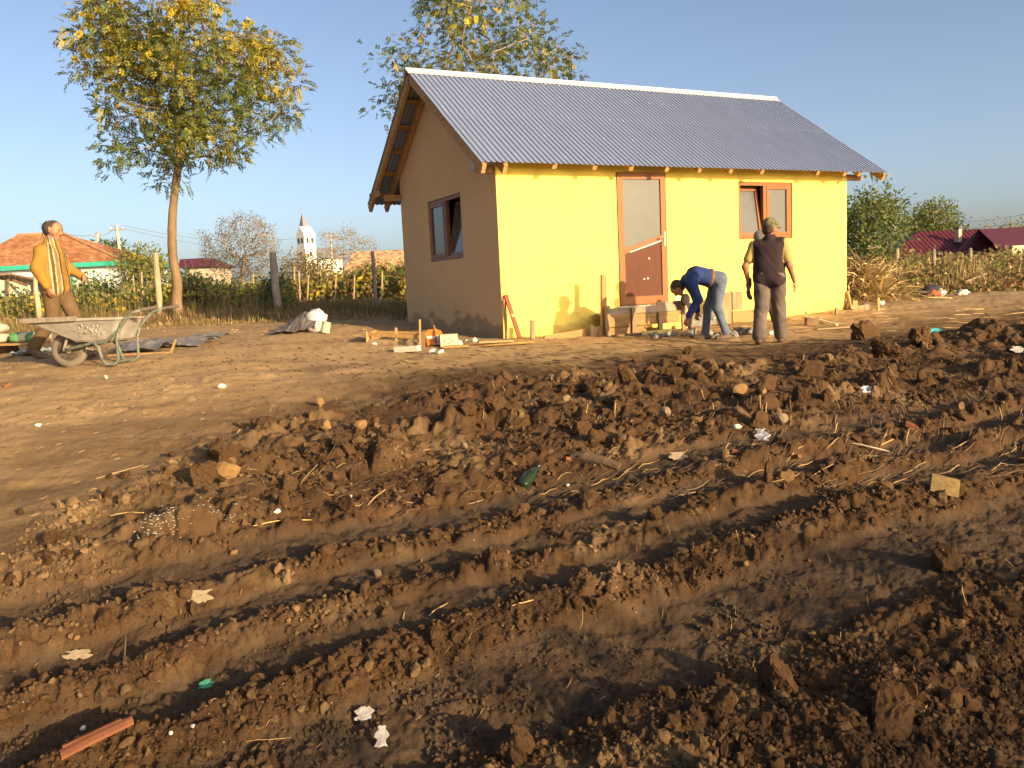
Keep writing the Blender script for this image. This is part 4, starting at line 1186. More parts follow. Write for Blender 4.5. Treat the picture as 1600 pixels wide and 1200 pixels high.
# its sunlit wing
pe = at(1575, 385, 84); wb = onground(1600, 84)
mb = MB()
wg = thing('house_wing', 'sunlit cream wing with a red roof at the right edge of the picture', 'house', wb)
q0, q1 = at(1582, 384, 84), at(1680, 380, 84)
zz = q0[2]
mb.prism([(q0[0], q0[1], wb[2] - .5), (q1[0], q1[1], wb[2] - .5), (q1[0], q1[1], zz), (q0[0], q0[1], zz)], FW * 6); mb.build('wall', mat('cream_sunlit', (.62, .50, .30), .9, .06, 1), wg)  # lighter, warmer copy of the cream wall, sunlight put into its colour
mb = MB(); r0, r1 = at(1560, 387, 84), at(1700, 380, 84); r2, r3 = at(1700, 350, 93), at(1529, 357.5, 93); r4, r5 = r1 + FW * 8, r0 + FW * 8
r1[2] = r0[2]; r3[2] = r2[2]
r4[2] = r5[2] = r0[2]
mb.add([r0, r1, r2, r3, r4, r5], [(0, 1, 2, 3), (2, 4, 5, 3), (0, 5, 4, 1)]); mb.build('roof', M_RED, wg)
# church tower far off
M_CH = mat('church_white', (.82, .79, .70), .9, .05, .3)
M_SPIRE = mat('spire_sheet', (.20, .20, .22), .6, .08, .3)
DC = 230.0
cb = onground(481, DC); cb[2] = -1.0
ct = thing('church_tower', 'white church tower with a sharp grey spire on the horizon', 'church', cb)
cw = 4.6; cz = at(481, 366, DC)[2]; cyaw = radians(22)
cc = at(480, 400, DC)
def CR(u, v, z):
    return np.array([cc[0] + u * cos(cyaw) - v * sin(cyaw), cc[1] + u * sin(cyaw) + v * cos(cyaw), z])
h_ = cw / 2 * .8
mb = MB(); mb.prism([CR(-h_, -h_, -1), CR(h_, -h_, -1), CR(h_, h_, -1), CR(-h_, h_, -1)], (0, 0, cz + 1)); mb.build('tower', M_CH, ct)
tip = at(471.5, 333, DC)
g0 = cz + 2.1
mb = MB(); mb.add([CR(-h_, -h_, cz), CR(h_, -h_, cz), CR(h_, h_, cz), CR(-h_, h_, cz), CR(0, -h_, g0), CR(h_, 0, g0), CR(0, h_, g0), CR(-h_, 0, g0)], [(0, 1, 4), (1, 2, 5), (2, 3, 6), (3, 0, 7), (0, 4, 7), (1, 5, 4), (2, 6, 5), (3, 7, 6), (4, 5, 6, 7)]); mb.build('gablet', M_CH, ct)
mb = MB(); k_ = h_ * .86
base_ = [CR(-k_, -k_, cz + .1), CR(k_, -k_, cz + .1), CR(k_, k_, cz + .1), CR(-k_, k_, cz + .1)]
mb.add(base_ + [tip], [(0, 1, 4), (1, 2, 4), (2, 3, 4), (3, 0, 4), (3, 2, 1, 0)]); mb.build('spire', M_SPIRE, ct)
mb = MB(); mb.tube([tip - [0, 0, .4], tip + [0, 0, 1.5]], .09, 5); mb.tube([tip + [-.45, 0, .95], tip + [.45, 0, .95]], .08, 5); mb.build('cross', M_SPIRE, ct)
for z0_, hh_, us in ((cz - 2.6, 1.7, (-.8, .8)), (cz - 6.2, 1.5, (0,)), (cz - 9.5, 1.6, (-.8, .8))):
    for u in us:
        for f_ in (0, 1):
            mb = MB()
            S = (lambda a, z: CR(a, -h_ - .03, z)) if f_ == 0 else (lambda a, z: CR(-h_ - .03, a, z))
            pr = [S(u - .42, z0_), S(u + .42, z0_), S(u + .42, z0_ + hh_ * .7), S(u, z0_ + hh_), S(u - .42, z0_ + hh_ * .7)]
            mb.prism(pr, (CR(0, .025, 0) - CR(0, 0, 0)) if f_ == 0 else (CR(.025, 0, 0) - CR(0, 0, 0))); mb.build('belfry_window', M_WINED, ct)
hip_house('church_nave', 'long grey roofed church nave right of the white tower', 'church', 494, 530, 495, 522, 405, 388, 236, M_CH, M_SPIRE, None, 9)
# utility poles and their wires
M_POLE = mat('pole_concrete', (.42, .37, .30), .9, .15, 1)
def pole(px0, py0, px1, py1, d, r, label):
    a = onground(px0, d, py0); b = at(px1, py1, d)
    t = thing('utility_pole', label, 'pole', a)
    mb = MB(); mb.tube([a - [0, 0, .3], (a + b) / 2, b], [r * 1.15, r, r * .75], 8); mb.build('shaft', M_POLE, t)
    mb = MB(); mb.beam(b - RT * .55 + [0, 0, -.35], b + RT * .55 + [0, 0, -.30], .08, .08); mb.build('crossarm', M_OLDW, t)
    for s_ in (-.45, 0, .45):
        mb = MB(); mb.lathe(b + RT * s_ + [0, 0, -.29], [(.03, 0), (.05, .05), (.03, .09), (.05, .13), (0, .16)], (0, 0, 1), 6); mb.build('insulator', M_WHITE, t)
    return b
pA = pole(194, 440, 182, 352, 60, .14, 'leaning pale utility pole right of the orange tiled roof')
pB = pole(154, 420, 152, 363, 75, .15, 'shorter utility pole behind the orange tiled roof')
pC = pole(518, 440, 517, 364, 70, .10, 'slim pole standing in front of the bare tree by the church')
def wire(p, q, sag, label, r=.014):
    mb = MB(); n = 14
    pts = [p * (1 - t) + q * t + np.array([0, 0, -4 * sag * t * (1 - t)]) for t in np.linspace(0, 1, n)]
    mb.tube(pts, r, 4); o = mb.build('power_line', M_WIRE, None, origin=p); tag(o, label, 'wire', 'overhead wires')
wire(pA + RT * .45, pC, .9, 'power line strung between the leaning pole and the slim pole by the church')
wire(pA - RT * .45, at(640, 389, 72), 1.2, 'lower power line running behind the church towards the house')
wire(pB, pA, .4, 'short wire between the two poles beside the orange roof')
wire(pB, at(68, 350, 47), .5, 'wire from the shorter pole to the antenna on the tiled roof')
wire(at(1420, 352, 110), at(1760, 300, 80), .8, 'power line crossing the sky above the red roofed house')
wire(at(1420, 360, 115), at(1760, 316, 82), .8, 'second lower power line above the red roofed house')
# ------------------------------------------------------------------ bodies: one continuous surface grown round a posed skeleton
def sd_cone(P, a, b, r0, r1):
    """distance to a tapered limb with round ends"""
    ba = b - a; l2 = ba @ ba + 1e-12; rr = r0 - r1; a2 = l2 - rr * rr; il2 = 1.0 / l2
    if a2 <= 1e-9:
        return np.linalg.norm(P - (a if r0 > r1 else b), axis=-1) - max(r0, r1)
    pa = P - a; y = pa @ ba; z = y - l2
    x = pa * l2 - y[..., None] * ba
    x2 = np.einsum('...i,...i->...', x, x); y2 = y * y * l2; z2 = z * z * l2
    k = np.sign(rr) * rr * rr * x2
    out = (np.sqrt(x2 * a2 * il2) + y * rr) * il2 - r0
    c1 = np.sign(z) * a2 * z2 > k; c2 = np.sign(y) * a2 * y2 < k
    out = np.where(c2, np.sqrt(x2 + y2) * il2 - r0, out)
    return np.where(c1, np.sqrt(x2 + z2) * il2 - r1, out)

def sdf_mesh(prims, vox, blend=.02, noise=0.0, nscale=9.0, pad=.03, seed=0, stretch=(1, 1, .42)):
    """prims: (a, b, r0, r1, tag) -> verts, quads, tag of every quad"""
    A = np.array([p[0] for p in prims], float); B = np.array([p[1] for p in prims], float)
    R = np.array([max(p[2], p[3]) for p in prims])
    lo = np.minimum(A, B).min(0) - R.max() - pad; hi = np.maximum(A, B).max(0) + R.max() + pad
    n = np.ceil((hi - lo) / vox).astype(int) + 1
    F = np.full(n, 1.0, np.float32); best = np.full(n, 1.0, np.float32); lab = np.zeros(n, np.int16)
    ax = [lo[i] + vox * np.arange(n[i]) for i in range(3)]
    for (a, b, r0, r1, tg) in prims:
        a = np.array(a, float); b = np.array(b, float); r = max(r0, r1)
        k = blend(tg) if callable(blend) else blend
        mrg = r + k * 2 + vox * 2
        i0 = np.maximum(((np.minimum(a, b) - mrg - lo) / vox).astype(int), 0); i1 = np.minimum(((np.maximum(a, b) + mrg - lo) / vox).astype(int) + 2, n)
        sl = tuple(slice(i0[i], i1[i]) for i in range(3))
        P = np.stack(np.meshgrid(*[ax[i][sl[i]] for i in range(3)], indexing='ij'), -1)
        d = sd_cone(P, a, b, r0, r1).astype(np.float32)
        f = F[sl]
        h = np.maximum(k - np.abs(f - d), 0) / k
        F[sl] = np.minimum(f, d) - h * h * k * .25
        nb = best[sl]; upd = d < nb
        lab[sl] = np.where(upd, tg, lab[sl]); best[sl] = np.minimum(nb, d)
    if noise:
        X, Y, Z = np.meshgrid(*ax, indexing='ij', sparse=True)
        q = nscale
        wv = .6 * np.sin(X * q * 1.3 + Z * q * .55 + 2.1 * np.sin(Z * q * .33 + seed) + 1.3 * np.sin(Y * q * .8)) * np.sin(Z * q * .9 * stretch[2] + 1.7 * np.sin(Y * q * 1.2 + X * q * .6) + seed) + .4 * np.abs(np.sin(Y * q * 1.1 - Z * q * .8 + 1.9 * np.sin(X * q * 1.1 + Z * q * .4)))
        F = F + (noise * wv).astype(np.float32)
    return nets(F, lo, vox, lab)

def nets(F, lo, vox, lab):
    n = np.array(F.shape); S = F < 0
    c = np.zeros(tuple(n - 1), np.int8)
    for dx in (0, 1):
        for dy in (0, 1):
            for dz in (0, 1):
                c += S[dx:n[0]-1+dx, dy:n[1]-1+dy, dz:n[2]-1+dz]
    act = (c > 0) & (c < 8)
    I = np.argwhere(act); vid = np.full(act.shape, -1, np.int32); vid[act] = np.arange(len(I))
    s = np.zeros((len(I), 3)); w = np.zeros(len(I))
    corners = [(dx, dy, dz) for dx in (0, 1) for dy in (0, 1) for dz in (0, 1)]
    val = {q: F[I[:, 0] + q[0], I[:, 1] + q[1], I[:, 2] + q[2]] for q in corners}
    for q in corners:
        for ax in range(3):
            if q[ax] == 0:
                r = list(q); r[ax] = 1; r = tuple(r)
                a, b = val[q], val[r]; m_ = (a < 0) != (b < 0)
                t = np.where(m_, a / np.where(np.abs(a - b) < 1e-9, 1e-9, a - b), 0)
                p = np.tile(np.array(q, float), (len(I), 1)); p[:, ax] = t
                s += p * m_[:, None]; w += m_
    V = lo + (I + s / np.maximum(w, 1)[:, None]) * vox
    Q = []; Lb = []
    for ax in range(3):
        u, v = [(1, 2), (2, 0), (0, 1)][ax]
        sl0 = [slice(1, n[i] - 1) for i in range(3)]; sl1 = list(sl0)
        sl0[ax] = slice(0, n[ax] - 1); sl1[ax] = slice(1, n[ax])
        a = S[tuple(sl0)]; b = S[tuple(sl1)]
        E = np.argwhere(a != b); off = np.ones(3, int); off[ax] = 0; E = E + off
        flip = S[E[:, 0], E[:, 1], E[:, 2]]
        def vv(du, dv):
            e = E.copy(); e[:, u] += du; e[:, v] += dv; return vid[e[:, 0], e[:, 1], e[:, 2]]
        q = np.stack([vv(-1, -1), vv(0, -1), vv(0, 0), vv(-1, 0)], 1)
        q[~flip] = q[~flip][:, ::-1]
        Q.append(q); Lb.append(lab[E[:, 0], E[:, 1], E[:, 2]])
    Q = np.concatenate(Q); Lb = np.concatenate(Lb)
    ok = (Q >= 0).all(1)
    return V, Q[ok], Lb[ok]

M_SKIN = mat('skin', (.30, .145, .085), .55, .12, 14, spec=.35)
M_SKIN2 = mat('sunburnt_skin', (.29, .13, .07), .55, .12, 14, spec=.35)
M_LIP = mat('lips', (.27, .10, .075), .5)
M_EYE = mat('eye', (.05, .035, .03), .3, spec=.6)

def hand(P, L, wrist, d, palm_n, thumb_side, curl, tg, size=1.0, spread=.012):
    """palm, four fingers of unequal length with two bends, and a thumb from the side of the palm"""
    d = unit(np.array(d, float)[None])[0]; nrm = np.array(palm_n, float); nrm = nrm - d * (nrm @ d); nrm = nrm / np.linalg.norm(nrm)
    sd = np.cross(d, nrm) * thumb_side
    w = np.array(wrist, float)
    for s_, r in ((-.024, .0135), (-.008, .0145), (.008, .0145), (.024, .0135)):
        P.append((w + d * .012 * size + sd * s_ * .55 * size, w + d * .082 * size + sd * s_ * size, r * size * 1.05, r * size * .92, tg))
    for i, (s_, ln) in enumerate(((.031, .068), (.0105, .078), (-.0105, .072), (-.031, .056))):
        p = w + d * .086 * size + sd * s_ * size
        a = curl; dd = d
        for seg, f_ in enumerate((.45, .32, .23)):
            a_ = a * (.6 + .5 * seg)
            dd = d * cos(a_) + nrm * sin(a_) + sd * spread * np.sign(s_)
            q = p + dd * ln * f_ * size
            P.append((p, q, (.0098 - .0009 * seg) * size, (.0092 - .0012 * seg) * size, tg)); p = q
            a = a + curl * .55
    p = w + d * .025 * size + sd * .026 * size
    q = p + (sd * .75 + d * .55 + nrm * .25) * .042 * size; r_ = q + (sd * .15 + d * .85 + nrm * (.25 + .5 * curl)) * .034 * size
    P.append((p, q, .0135 * size, .0115 * size, tg)); P.append((q, r_, .0112 * size, .0088 * size, tg))

def head(P, c, f, l, u, sk, sc=1.0):
    """skull, jaw, nose, ears, brow, lips; c is the middle of the skull; f, l, u its own axes"""
    def W(x, y, z): return c + (f * x + l * y + u * z) * sc
    P.append((W(-.030, 0, .018), W(.022, 0, .022), .084 * sc, .078 * sc, sk))
    P.append((W(.018, .014, -.02), W(.052, .012, -.096), .066 * sc, .032 * sc, sk)); P.append((W(.018, -.014, -.02), W(.052, -.012, -.096), .066 * sc, .032 * sc, sk))
    P.append((W(.052, 0, -.090), W(.062, 0, -.096), .024 * sc, .020 * sc, sk))
    P.append((W(.074, -.03, .020), W(.074, .03, .020), .020 * sc, .020 * sc, sk))     # brow
    P.append((W(.080, 0, .006), W(.108, 0, -.036), .010 * sc, .0135 * sc, sk))         # nose
    P.append((W(.098, -.012, -.038), W(.098, .012, -.038), .0095 * sc, .0095 * sc, sk))
    P.append((W(.080, -.017, -.066), W(.080, .017, -.066), .0105 * sc, .0105 * sc, 7))  # mouth
    for s_ in (-1, 1):
        P.append((W(-.004, .078 * s_, .012), W(-.006, .080 * s_, -.026), .019 * sc, .012 * sc, sk))
        P.append((W(.060, .046 * s_, -.020), W(.046, .052 * s_, -.035), .024 * sc, .026 * sc, sk))
        P.append((W(.077, .031 * s_, -.003), W(.078, .031 * s_, -.003), .0105 * sc, .0105 * sc, 8))

class Fig:
    """a posed figure given by joints in its own forward / left / up frame standing on base"""
    def __init__(self, base, heading):
        self.o = np.array(base, float); self.f = np.array([cos(heading), sin(heading), 0]); self.l = np.array([-sin(heading), cos(heading), 0]); self.u = np.array([0, 0, 1.0])
    def W(self, p): return self.o + self.f * p[0] + self.l * p[1] + self.u * p[2]
    def D(self, p): return self.f * p[0] + self.l * p[1] + self.u * p[2]

def build_person(label, base, heading, J, cloth, hairy, extra=None, group=None):
    """J: joints; cloth: list of garments (name, material, fn(P) -> prims, voxel, noise)"""
    F_ = Fig(base, heading); W = F_.W
    j = {k: W(v) for k, v in J.items() if k[0] != '_'}
    root = thing('person', label, 'person', base, group)
    sk = 0; S = J.get('_s', 1.0)
    P = []
    pel, che, nek = j['pelvis'], j['chest'], j['neck']
    side = unit((j['shoulder_l'] - j['shoulder_r'])[None])[0] * S; hs_ = unit((j['hip_l'] - j['hip_r'])[None])[0] * S
    tor = [(pel + hs_ * .085, che + side * .085, .112, .112, 1), (pel - hs_ * .085, che - side * .085, .112, .112, 1), (pel, che, .115, .125, 1),
           (j['shoulder_l'], j['shoulder_r'], .062, .062, 1), (che + side * .06, j['shoulder_l'] - side * .02, .095, .058, 1), (che - side * .06, j['shoulder_r'] + side * .02, .095, .058, 1), (che, nek, .10, .062, 1)]
    leg = {}
    for s_ in 'lr':
        leg[s_] = [(j['hip_' + s_], j['knee_' + s_], .082, .050, 2), (j['knee_' + s_], j['knee_' + s_] * .55 + j['ankle_' + s_] * .45, .047, .048, 2), (j['knee_' + s_] * .55 + j['ankle_' + s_] * .45, j['ankle_' + s_], .048, .034, 2)]
    foot = {s_: [(j['ankle_' + s_] - np.array([0, 0, .035]), j['toe_' + s_] * .5 + j['ankle_' + s_] * .5 - np.array([0, 0, .04]), .038, .036, 3), (j['heel_' + s_], j['toe_' + s_], .033, .028, 3)] for s_ in 'lr'}
    arm = {}
    for s_ in 'lr':
        arm[s_] = [(j['shoulder_' + s_], j['elbow_' + s_], .056, .043, 4), (j['elbow_' + s_], j['wrist_' + s_], .042, .027, 5)]
    P += tor + leg['l'] + leg['r'] + foot['l'] + foot['r'] + arm['l'] + arm['r']
    hc = j['head']; hf = F_.D(J['_face']); hf = hf / np.linalg.norm(hf); hu = F_.D(J['_crown']); hu = hu - hf * (hu @ hf); hu = hu / np.linalg.norm(hu); hl = np.cross(hu, hf)
    P.append((nek, hc - hu * .06 * S - hf * .02 * S, .062, .056, 6))
    P = [(a, b, r0 * S, r1 * S, t) for a, b, r0, r1, t in P]
    head(P, hc, hf, hl, hu, 6, J.get('_hs', 1.0) * S)
    for s_, ts in (('l', 1), ('r', -1)):
        hd = F_.D(J['_hand_' + s_]); pn = F_.D(J['_palm_' + s_])
        hand(P, None, j['wrist_' + s_], hd, pn, J.get('_thumb_' + s_, ts), J.get('_curl_' + s_, .5), 9, 1.06 * S)
    V, Q, Lb = sdf_mesh(P, .0105, lambda t: .006 if t in (9, 7, 8) else (.018 if t == 6 else .03))
    mi = np.select([Lb == 7, Lb == 8], [1, 2], 0)
    body = np_mesh('body', V, Q, [cloth['skin'], M_LIP, M_EYE], mi, True, root)
    ctx = dict(j=j, tor=tor, leg=leg, foot=foot, arm=arm, S=S, hc=hc, hf=hf * S * J.get('_hs', 1.0), hl=hl * S * J.get('_hs', 1.0), hu=hu * S * J.get('_hs', 1.0), side=side, hs=hs_, F=F_)
    inf = lambda pr, g, g2=None: [(a, b, r0 + g, r1 + (g if g2 is None else g2), t) for a, b, r0, r1, t in pr]
    for nm, mm, fn, vox, nz in cloth['garments']:
        pr = [(a, b, r0 * S, r1 * S, t) for a, b, r0, r1, t in fn(ctx, inf)]
        V, Q, Lb = sdf_mesh(pr, vox, .03, nz, 17.0, seed=len(nm) * 1.7 + base[0])
        mats_ = mm if isinstance(mm, list) else [mm]
        mi = None
        if len(mats_) > 1: mi = cloth['pick'](nm, V, Q, Lb, ctx)
        np_mesh(nm, V, Q, mats_, mi, True, root)
    return root, ctx

def short_hair(material_name):
    def fn(c, inf):
        h, f, l, u = c['hc'], c['hf'], c['hl'], c['hu']
        W = lambda x, y, z: h + f * x + l * y + u * z
        return [(W(-.034, 0, .030), W(-.004, 0, .034), .086, .080, 0), (W(-.050, .02, -.03), W(-.040, .02, .02), .066, .074, 0), (W(-.050, -.02, -.03), W(-.040, -.02, .02), .066, .074, 0)]
    return fn
def shoes(s_):
    def fn(c, inf): return inf(c['foot'][s_], .012)
    return fn
def trousers(gap=.020, flare=.030):
    def fn(c, inf):
        j = c['j']; pr = [(j['pelvis'] + c['hs'] * .085, j['pelvis'] - c['hs'] * .085, .130, .130, 0), (j['pelvis'] + c['hs'] * .08 , j['pelvis'] * .75 + j['chest'] * .25 + c['hs'] * .075, .128, .122, 0), (j['pelvis'] - c['hs'] * .08 , j['pelvis'] * .75 + j['chest'] * .25 - c['hs'] * .075, .128, .122, 0)]
        for s_ in 'lr':
            a, b, c_ = j['hip_' + s_], j['knee_' + s_], j['ankle_' + s_]
            pr += [(a, b, .098 + gap, .062 + gap, 0), (b, c_ + (b - c_) * .08, .062 + gap, .040 + flare, 0), (c_ + (b - c_) * .10, c_ + (b - c_) * .02, .042 + flare, .044 + flare, 0)]
        return pr
    return fn
def upper(gap=.018, sleeves='long', low=.0, cuff=.012, start=0.0):
    def fn(c, inf):
        j = c['j']; pr = inf(c['tor'], gap)
        pr = [(a * (1 - start) + b * start, b, r0, r1, t) if k < 3 else (a, b, r0, r1, t) for k, (a, b, r0, r1, t) in enumerate(pr)]
        if low:
            dn = unit((j['pelvis'] - j['chest'])[None])[0]
            for s_ in (1, -1): pr.append((j['pelvis'] + c['hs'] * .085 * s_, j['pelvis'] + c['hs'] * .085 * s_ + dn * low, .114 + gap, .118 + gap, 1))
        for s_ in 'lr':
            a, b, w = j['shoulder_' + s_], j['elbow_' + s_], j['wrist_' + s_]
            if sleeves == 'long':
                pr += [(a, b, .060 + gap, .046 + gap, 4), (b, w + (b - w) * .08, .046 + gap, .032 + cuff, 5)]
            elif sleeves == 'short':
                pr += [(a, a * .36 + b * .64, .060 + gap * .8, .058 + gap, 4)]
        return pr
    return fn

def belt_fn(c, inf):
    j = c['j']; ax = unit((j['chest'] - j['pelvis'])[None])[0]; ce = j['pelvis'] + ax * .105; l = c['hs']; fr = np.cross(l, ax)
    fr = fr / np.linalg.norm(fr) * c['S']; ring = [ce + l * .196 * cos(t) + fr * .131 * sin(t) for t in np.linspace(0, 2 * pi, 29)]
    return [(ring[i] + ax * d, ring[i + 1] + ax * d, .009, .009, 0) for i in range(28) for d in (-.009, .009)]
def vest_fn(c, inf):
    j = c['j']; s_ = c['side']; g = .026; h_ = c['hs']; dn = np.array([0, 0, -1.0])
    pr = inf(c['tor'][:3], g) + [(j['pelvis'] + h_ * .09 + dn * .05, j['pelvis'] - h_ * .09 + dn * .05, .118 + g, .118 + g, 1)]
    pr += [(j['shoulder_l'] - s_ * .030, j['shoulder_r'] + s_ * .030, .062 + g, .062 + g, 1), (j['chest'], j['neck'] + dn * .005, .10 + g, .064 + g, 1)]
    pr += [(j['chest'] + s_ * k * .06, j['shoulder_' + n_] - s_ * k * .035, .095 + g, .060 + g, 1) for k, n_ in ((1, 'l'), (-1, 'r'))]
    return pr

# ---- man in the mustard jacket, walking behind the wheelbarrow
def cloth_m(name, c, v=.22, sc=9, bs=60, bd=.004): return mat(name, c, .9, v, sc, bump=bd, bscale=bs, spec=.12)
C_MUST = cloth_m('mustard_wool', (.27, .145, .03), .12, 30, 160, .003)
C_STR1 = cloth_m('dark_brown_stripe', (.085, .055, .03)); C_STR2 = cloth_m('cream_stripe', (.38, .30, .18)); C_STR3 = cloth_m('olive_brown_stripe', (.20, .13, .05))
C_BROWN = cloth_m('brown_trousers', (.11, .068, .036)); C_BLUE = cloth_m('blue_shirt', (.12, .16, .34)); C_SHOE = mat('shoe_leather', (.10, .065, .045), .6, .3, 12)
C_HAIR = mat('dark_grey_hair', (.045, .036, .03), .8, .3, 60, bump=.004, bscale=120); C_HAIR2 = mat('dark_brown_hair', (.045, .028, .018), .7, .3, 60, bump=.004, bscale=120)
C_NAVY = cloth_m('blue_pullover', (.028, .048, .15), .2, 8); C_JEANS = cloth_m('washed_jeans', (.10, .13, .18), .35, 7, 90)
C_VEST = cloth_m('plum_brown_vest', (.038, .025, .028), .2, 6); C_YSH = cloth_m('straw_yellow_shirt', (.36, .26, .09), .15, 8); C_WORK = cloth_m('dusty_work_trousers', (.115, .09, .078), .4, 6)
C_GREY = cloth_m('pale_grey_shirt', (.42, .42, .44)); C_LEAT = mat('brown_leather', (.20, .08, .03), .55, .2, 20); C_SOLE = mat('pale_sole', (.62, .58, .50), .7)
C_CAMO = mat('camouflage_cotton', (.17, .15, .075), .9, color2=(.05, .05, .028), scale=26, bump=.003, bscale=80, detail=1.5)
C_CAPG = cloth_m('grey_cap', (.13, .125, .13)); C_GLOVE = mat('dark_work_glove', (.10, .085, .08), .85, .3, 20)

YAW_R = atan2(RT[1], RT[0])      # the picture's rightward direction on the ground
pm = at(92, 500, 9.9); zb_ = H(pm[0], pm[1])
S1 = (at(95, 345, 9.9)[2] - zb_) / 1.75
print('standing man scale', S1, zb_)
def sc(d, s): r = {k: (tuple(np.array(v) * s) if (k[0] != '_' ) else v) for k, v in d.items()}; r['_s'] = s; return r
def pick_jacket(nm, V, Q, Lb, c):
    ce = V[Q].mean(1); j = c['j']; F_ = c['F']
    lat = (ce - j['chest']) @ F_.l; fwd = (ce - j['chest']) @ F_.f
    torso = (Lb == 1) & (fwd > .012)
    a = np.abs(lat) ; ang = np.arctan2(a, fwd + .02) * .17
    m_ = np.zeros(len(Q), int)
    for lo_, hi_, k in ((.055, .085, 1), (.085, .100, 2), (.100, .140, 3), (.140, .152, 2), (.152, .180, 1), (.180, .192, 2), (.192, .208, 3)):
        m_ = np.where(torso & (ang > lo_) & (ang <= hi_), k, m_)
    return m_
J1 = sc(dict(pelvis=(0, 0, .99), chest=(-.015, 0, 1.30), neck=(.02, 0, 1.475), head=(.058, 0, 1.632), _face=(1, -.10, -.25), _crown=(0, 0, 1), _hs=1.06,
          shoulder_l=(-.02, .165, 1.35), shoulder_r=(-.03, -.165, 1.35), elbow_l=(.06, .27, 1.14), wrist_l=(.25, .225, 1.04), elbow_r=(-.065, -.265, 1.14), wrist_r=(.03, -.25, .90),
          hip_l=(.0, .09, .95), hip_r=(.0, -.09, .95), knee_l=(.16, .09, .53), ankle_l=(.20, .09, .10), heel_l=(.16, .09, .035), toe_l=(.36, .10, .03),
          knee_r=(-.03, -.10, .51), ankle_r=(-.30, -.10, .16), heel_r=(-.35, -.10, .115), toe_r=(-.17, -.11, .03),
          _hand_l=(.7, -.75, -.25), _palm_l=(-.6, -.4, -.5), _curl_l=.55, _hand_r=(.32, .02, -1), _palm_r=(.3, 1, .1), _curl_r=1.05), S1)
build_person('balding man in a mustard jacket with brown stripes walking behind the wheelbarrow', (pm[0], pm[1], zb_), YAW_R + .06, J1,
    dict(skin=M_SKIN, pick=pick_jacket, garments=[
        ('hair', C_HAIR, lambda c, inf: [(c['hc'] + c['hf'] * -.045 + c['hu'] * .012, c['hc'] + c['hf'] * .0 + c['hu'] * .030, .089, .084, 0), (c['hc'] + c['hf'] * -.05 - c['hu'] * .050, c['hc'] + c['hf'] * -.05, .060, .074, 0), (c['hc'] - c['hf'] * .030 + c['hl'] * .030, c['hc'] - c['hf'] * .028 - c['hl'] * .030, .070, .070, 0)], .008, 0),
        ('jacket', [C_MUST, C_STR1, C_STR2, C_STR3], upper(.028, 'long', .085, .024), .011, .006),
        ('shirt_tail', C_BLUE, lambda c, inf: [(c['j']['pelvis'] + c['hs'] * .08 - c['hf'] * .02, c['j']['pelvis'] + c['hs'] * .085 - c['hf'] * .03 + np.array([0, 0, -.085]), .128, .128, 0), (c['j']['pelvis'] - c['hs'] * .08 - c['hf'] * .02, c['j']['pelvis'] - c['hs'] * .085 - c['hf'] * .03 + np.array([0, 0, -.085]), .128, .128, 0)], .011, .004),
        ('shirt_collar', C_BLUE, lambda c, inf: [(c['j']['neck'] + np.array([0, 0, -.01]), c['j']['neck'] + c['hf'] * .012 + np.array([0, 0, .026]), .078, .072, 0)], .010, .003),
        ('trousers', C_BROWN, trousers(.022, .030), .013, .006),
        ('shoe', C_SHOE, shoes('l'), .010, 0), ('shoe', C_SHOE, shoes('r'), .010, 0)]), None)

# ---- man bending down in front of the step
pb = at(1112, 525, 11.1); zb2 = H(pb[0], pb[1])
YAW_L = YAW_R + pi
J2 = dict(pelvis=(-.10, 0, .93), chest=(.23, 0, 1.015), neck=(.40, -.0, .92), head=(.53, -.0, .83), _face=(.45, -.1, -.9), _crown=(.85, 0, .35),
          shoulder_l=(.34, .18, .94), shoulder_r=(.34, -.18, .95), elbow_l=(.25, .20, .64), wrist_l=(.40, .16, .38), elbow_r=(.20, -.2, .68), wrist_r=(.18, -.16, .43),
          hip_l=(-.12, .10, .90), hip_r=(-.12, -.10, .90), knee_l=(-.06, .11, .50), ankle_l=(-.20, .13, .10), heel_l=(-.25, .13, .035), toe_l=(-.04, .16, .03),
          knee_r=(.02, -.11, .50), ankle_r=(.07, -.12, .09), heel_r=(.02, -.12, .035), toe_r=(.23, -.14, .03),
          _hand_l=(.35, .05, -.9), _palm_l=(-.4, -.6, -.3), _curl_l=.6, _hand_r=(.2, .1, -.95), _palm_r=(-.3, .8, 0), _curl_r=.9)
s2 = 1.0
J2 = sc(J2, (at(1100, 418, 11.1)[2] - zb2) / 1.13)
build_person('man in a blue pullover and washed jeans bending down to the step boards', (pb[0], pb[1], zb2), YAW_L, J2,
    dict(skin=M_SKIN2, garments=[
        ('hair', C_HAIR2, short_hair(''), .008, 0),
        ('pullover', C_NAVY, upper(.024, 'long', 0, .016, .50), .011, .009),
        ('belt', C_LEAT, belt_fn, .008, 0),
        ('jeans', C_JEANS, trousers(.012, .016), .011, .006),
        ('shoe', C_SHOE, shoes('l'), .009, 0), ('shoe', C_SHOE, shoes('r'), .009, 0),
        ('shoe_sole', C_SOLE, lambda c, inf: [(c['j']['heel_l'] - np.array([0, 0, .022]), c['j']['toe_l'] - np.array([0, 0, .018]), .026, .022, 0)], .009, 0),
        ('shoe_sole', C_SOLE, lambda c, inf: [(c['j']['heel_r'] - np.array([0, 0, .022]), c['j']['toe_r'] - np.array([0, 0, .018]), .026, .022, 0)], .009, 0)]), None)

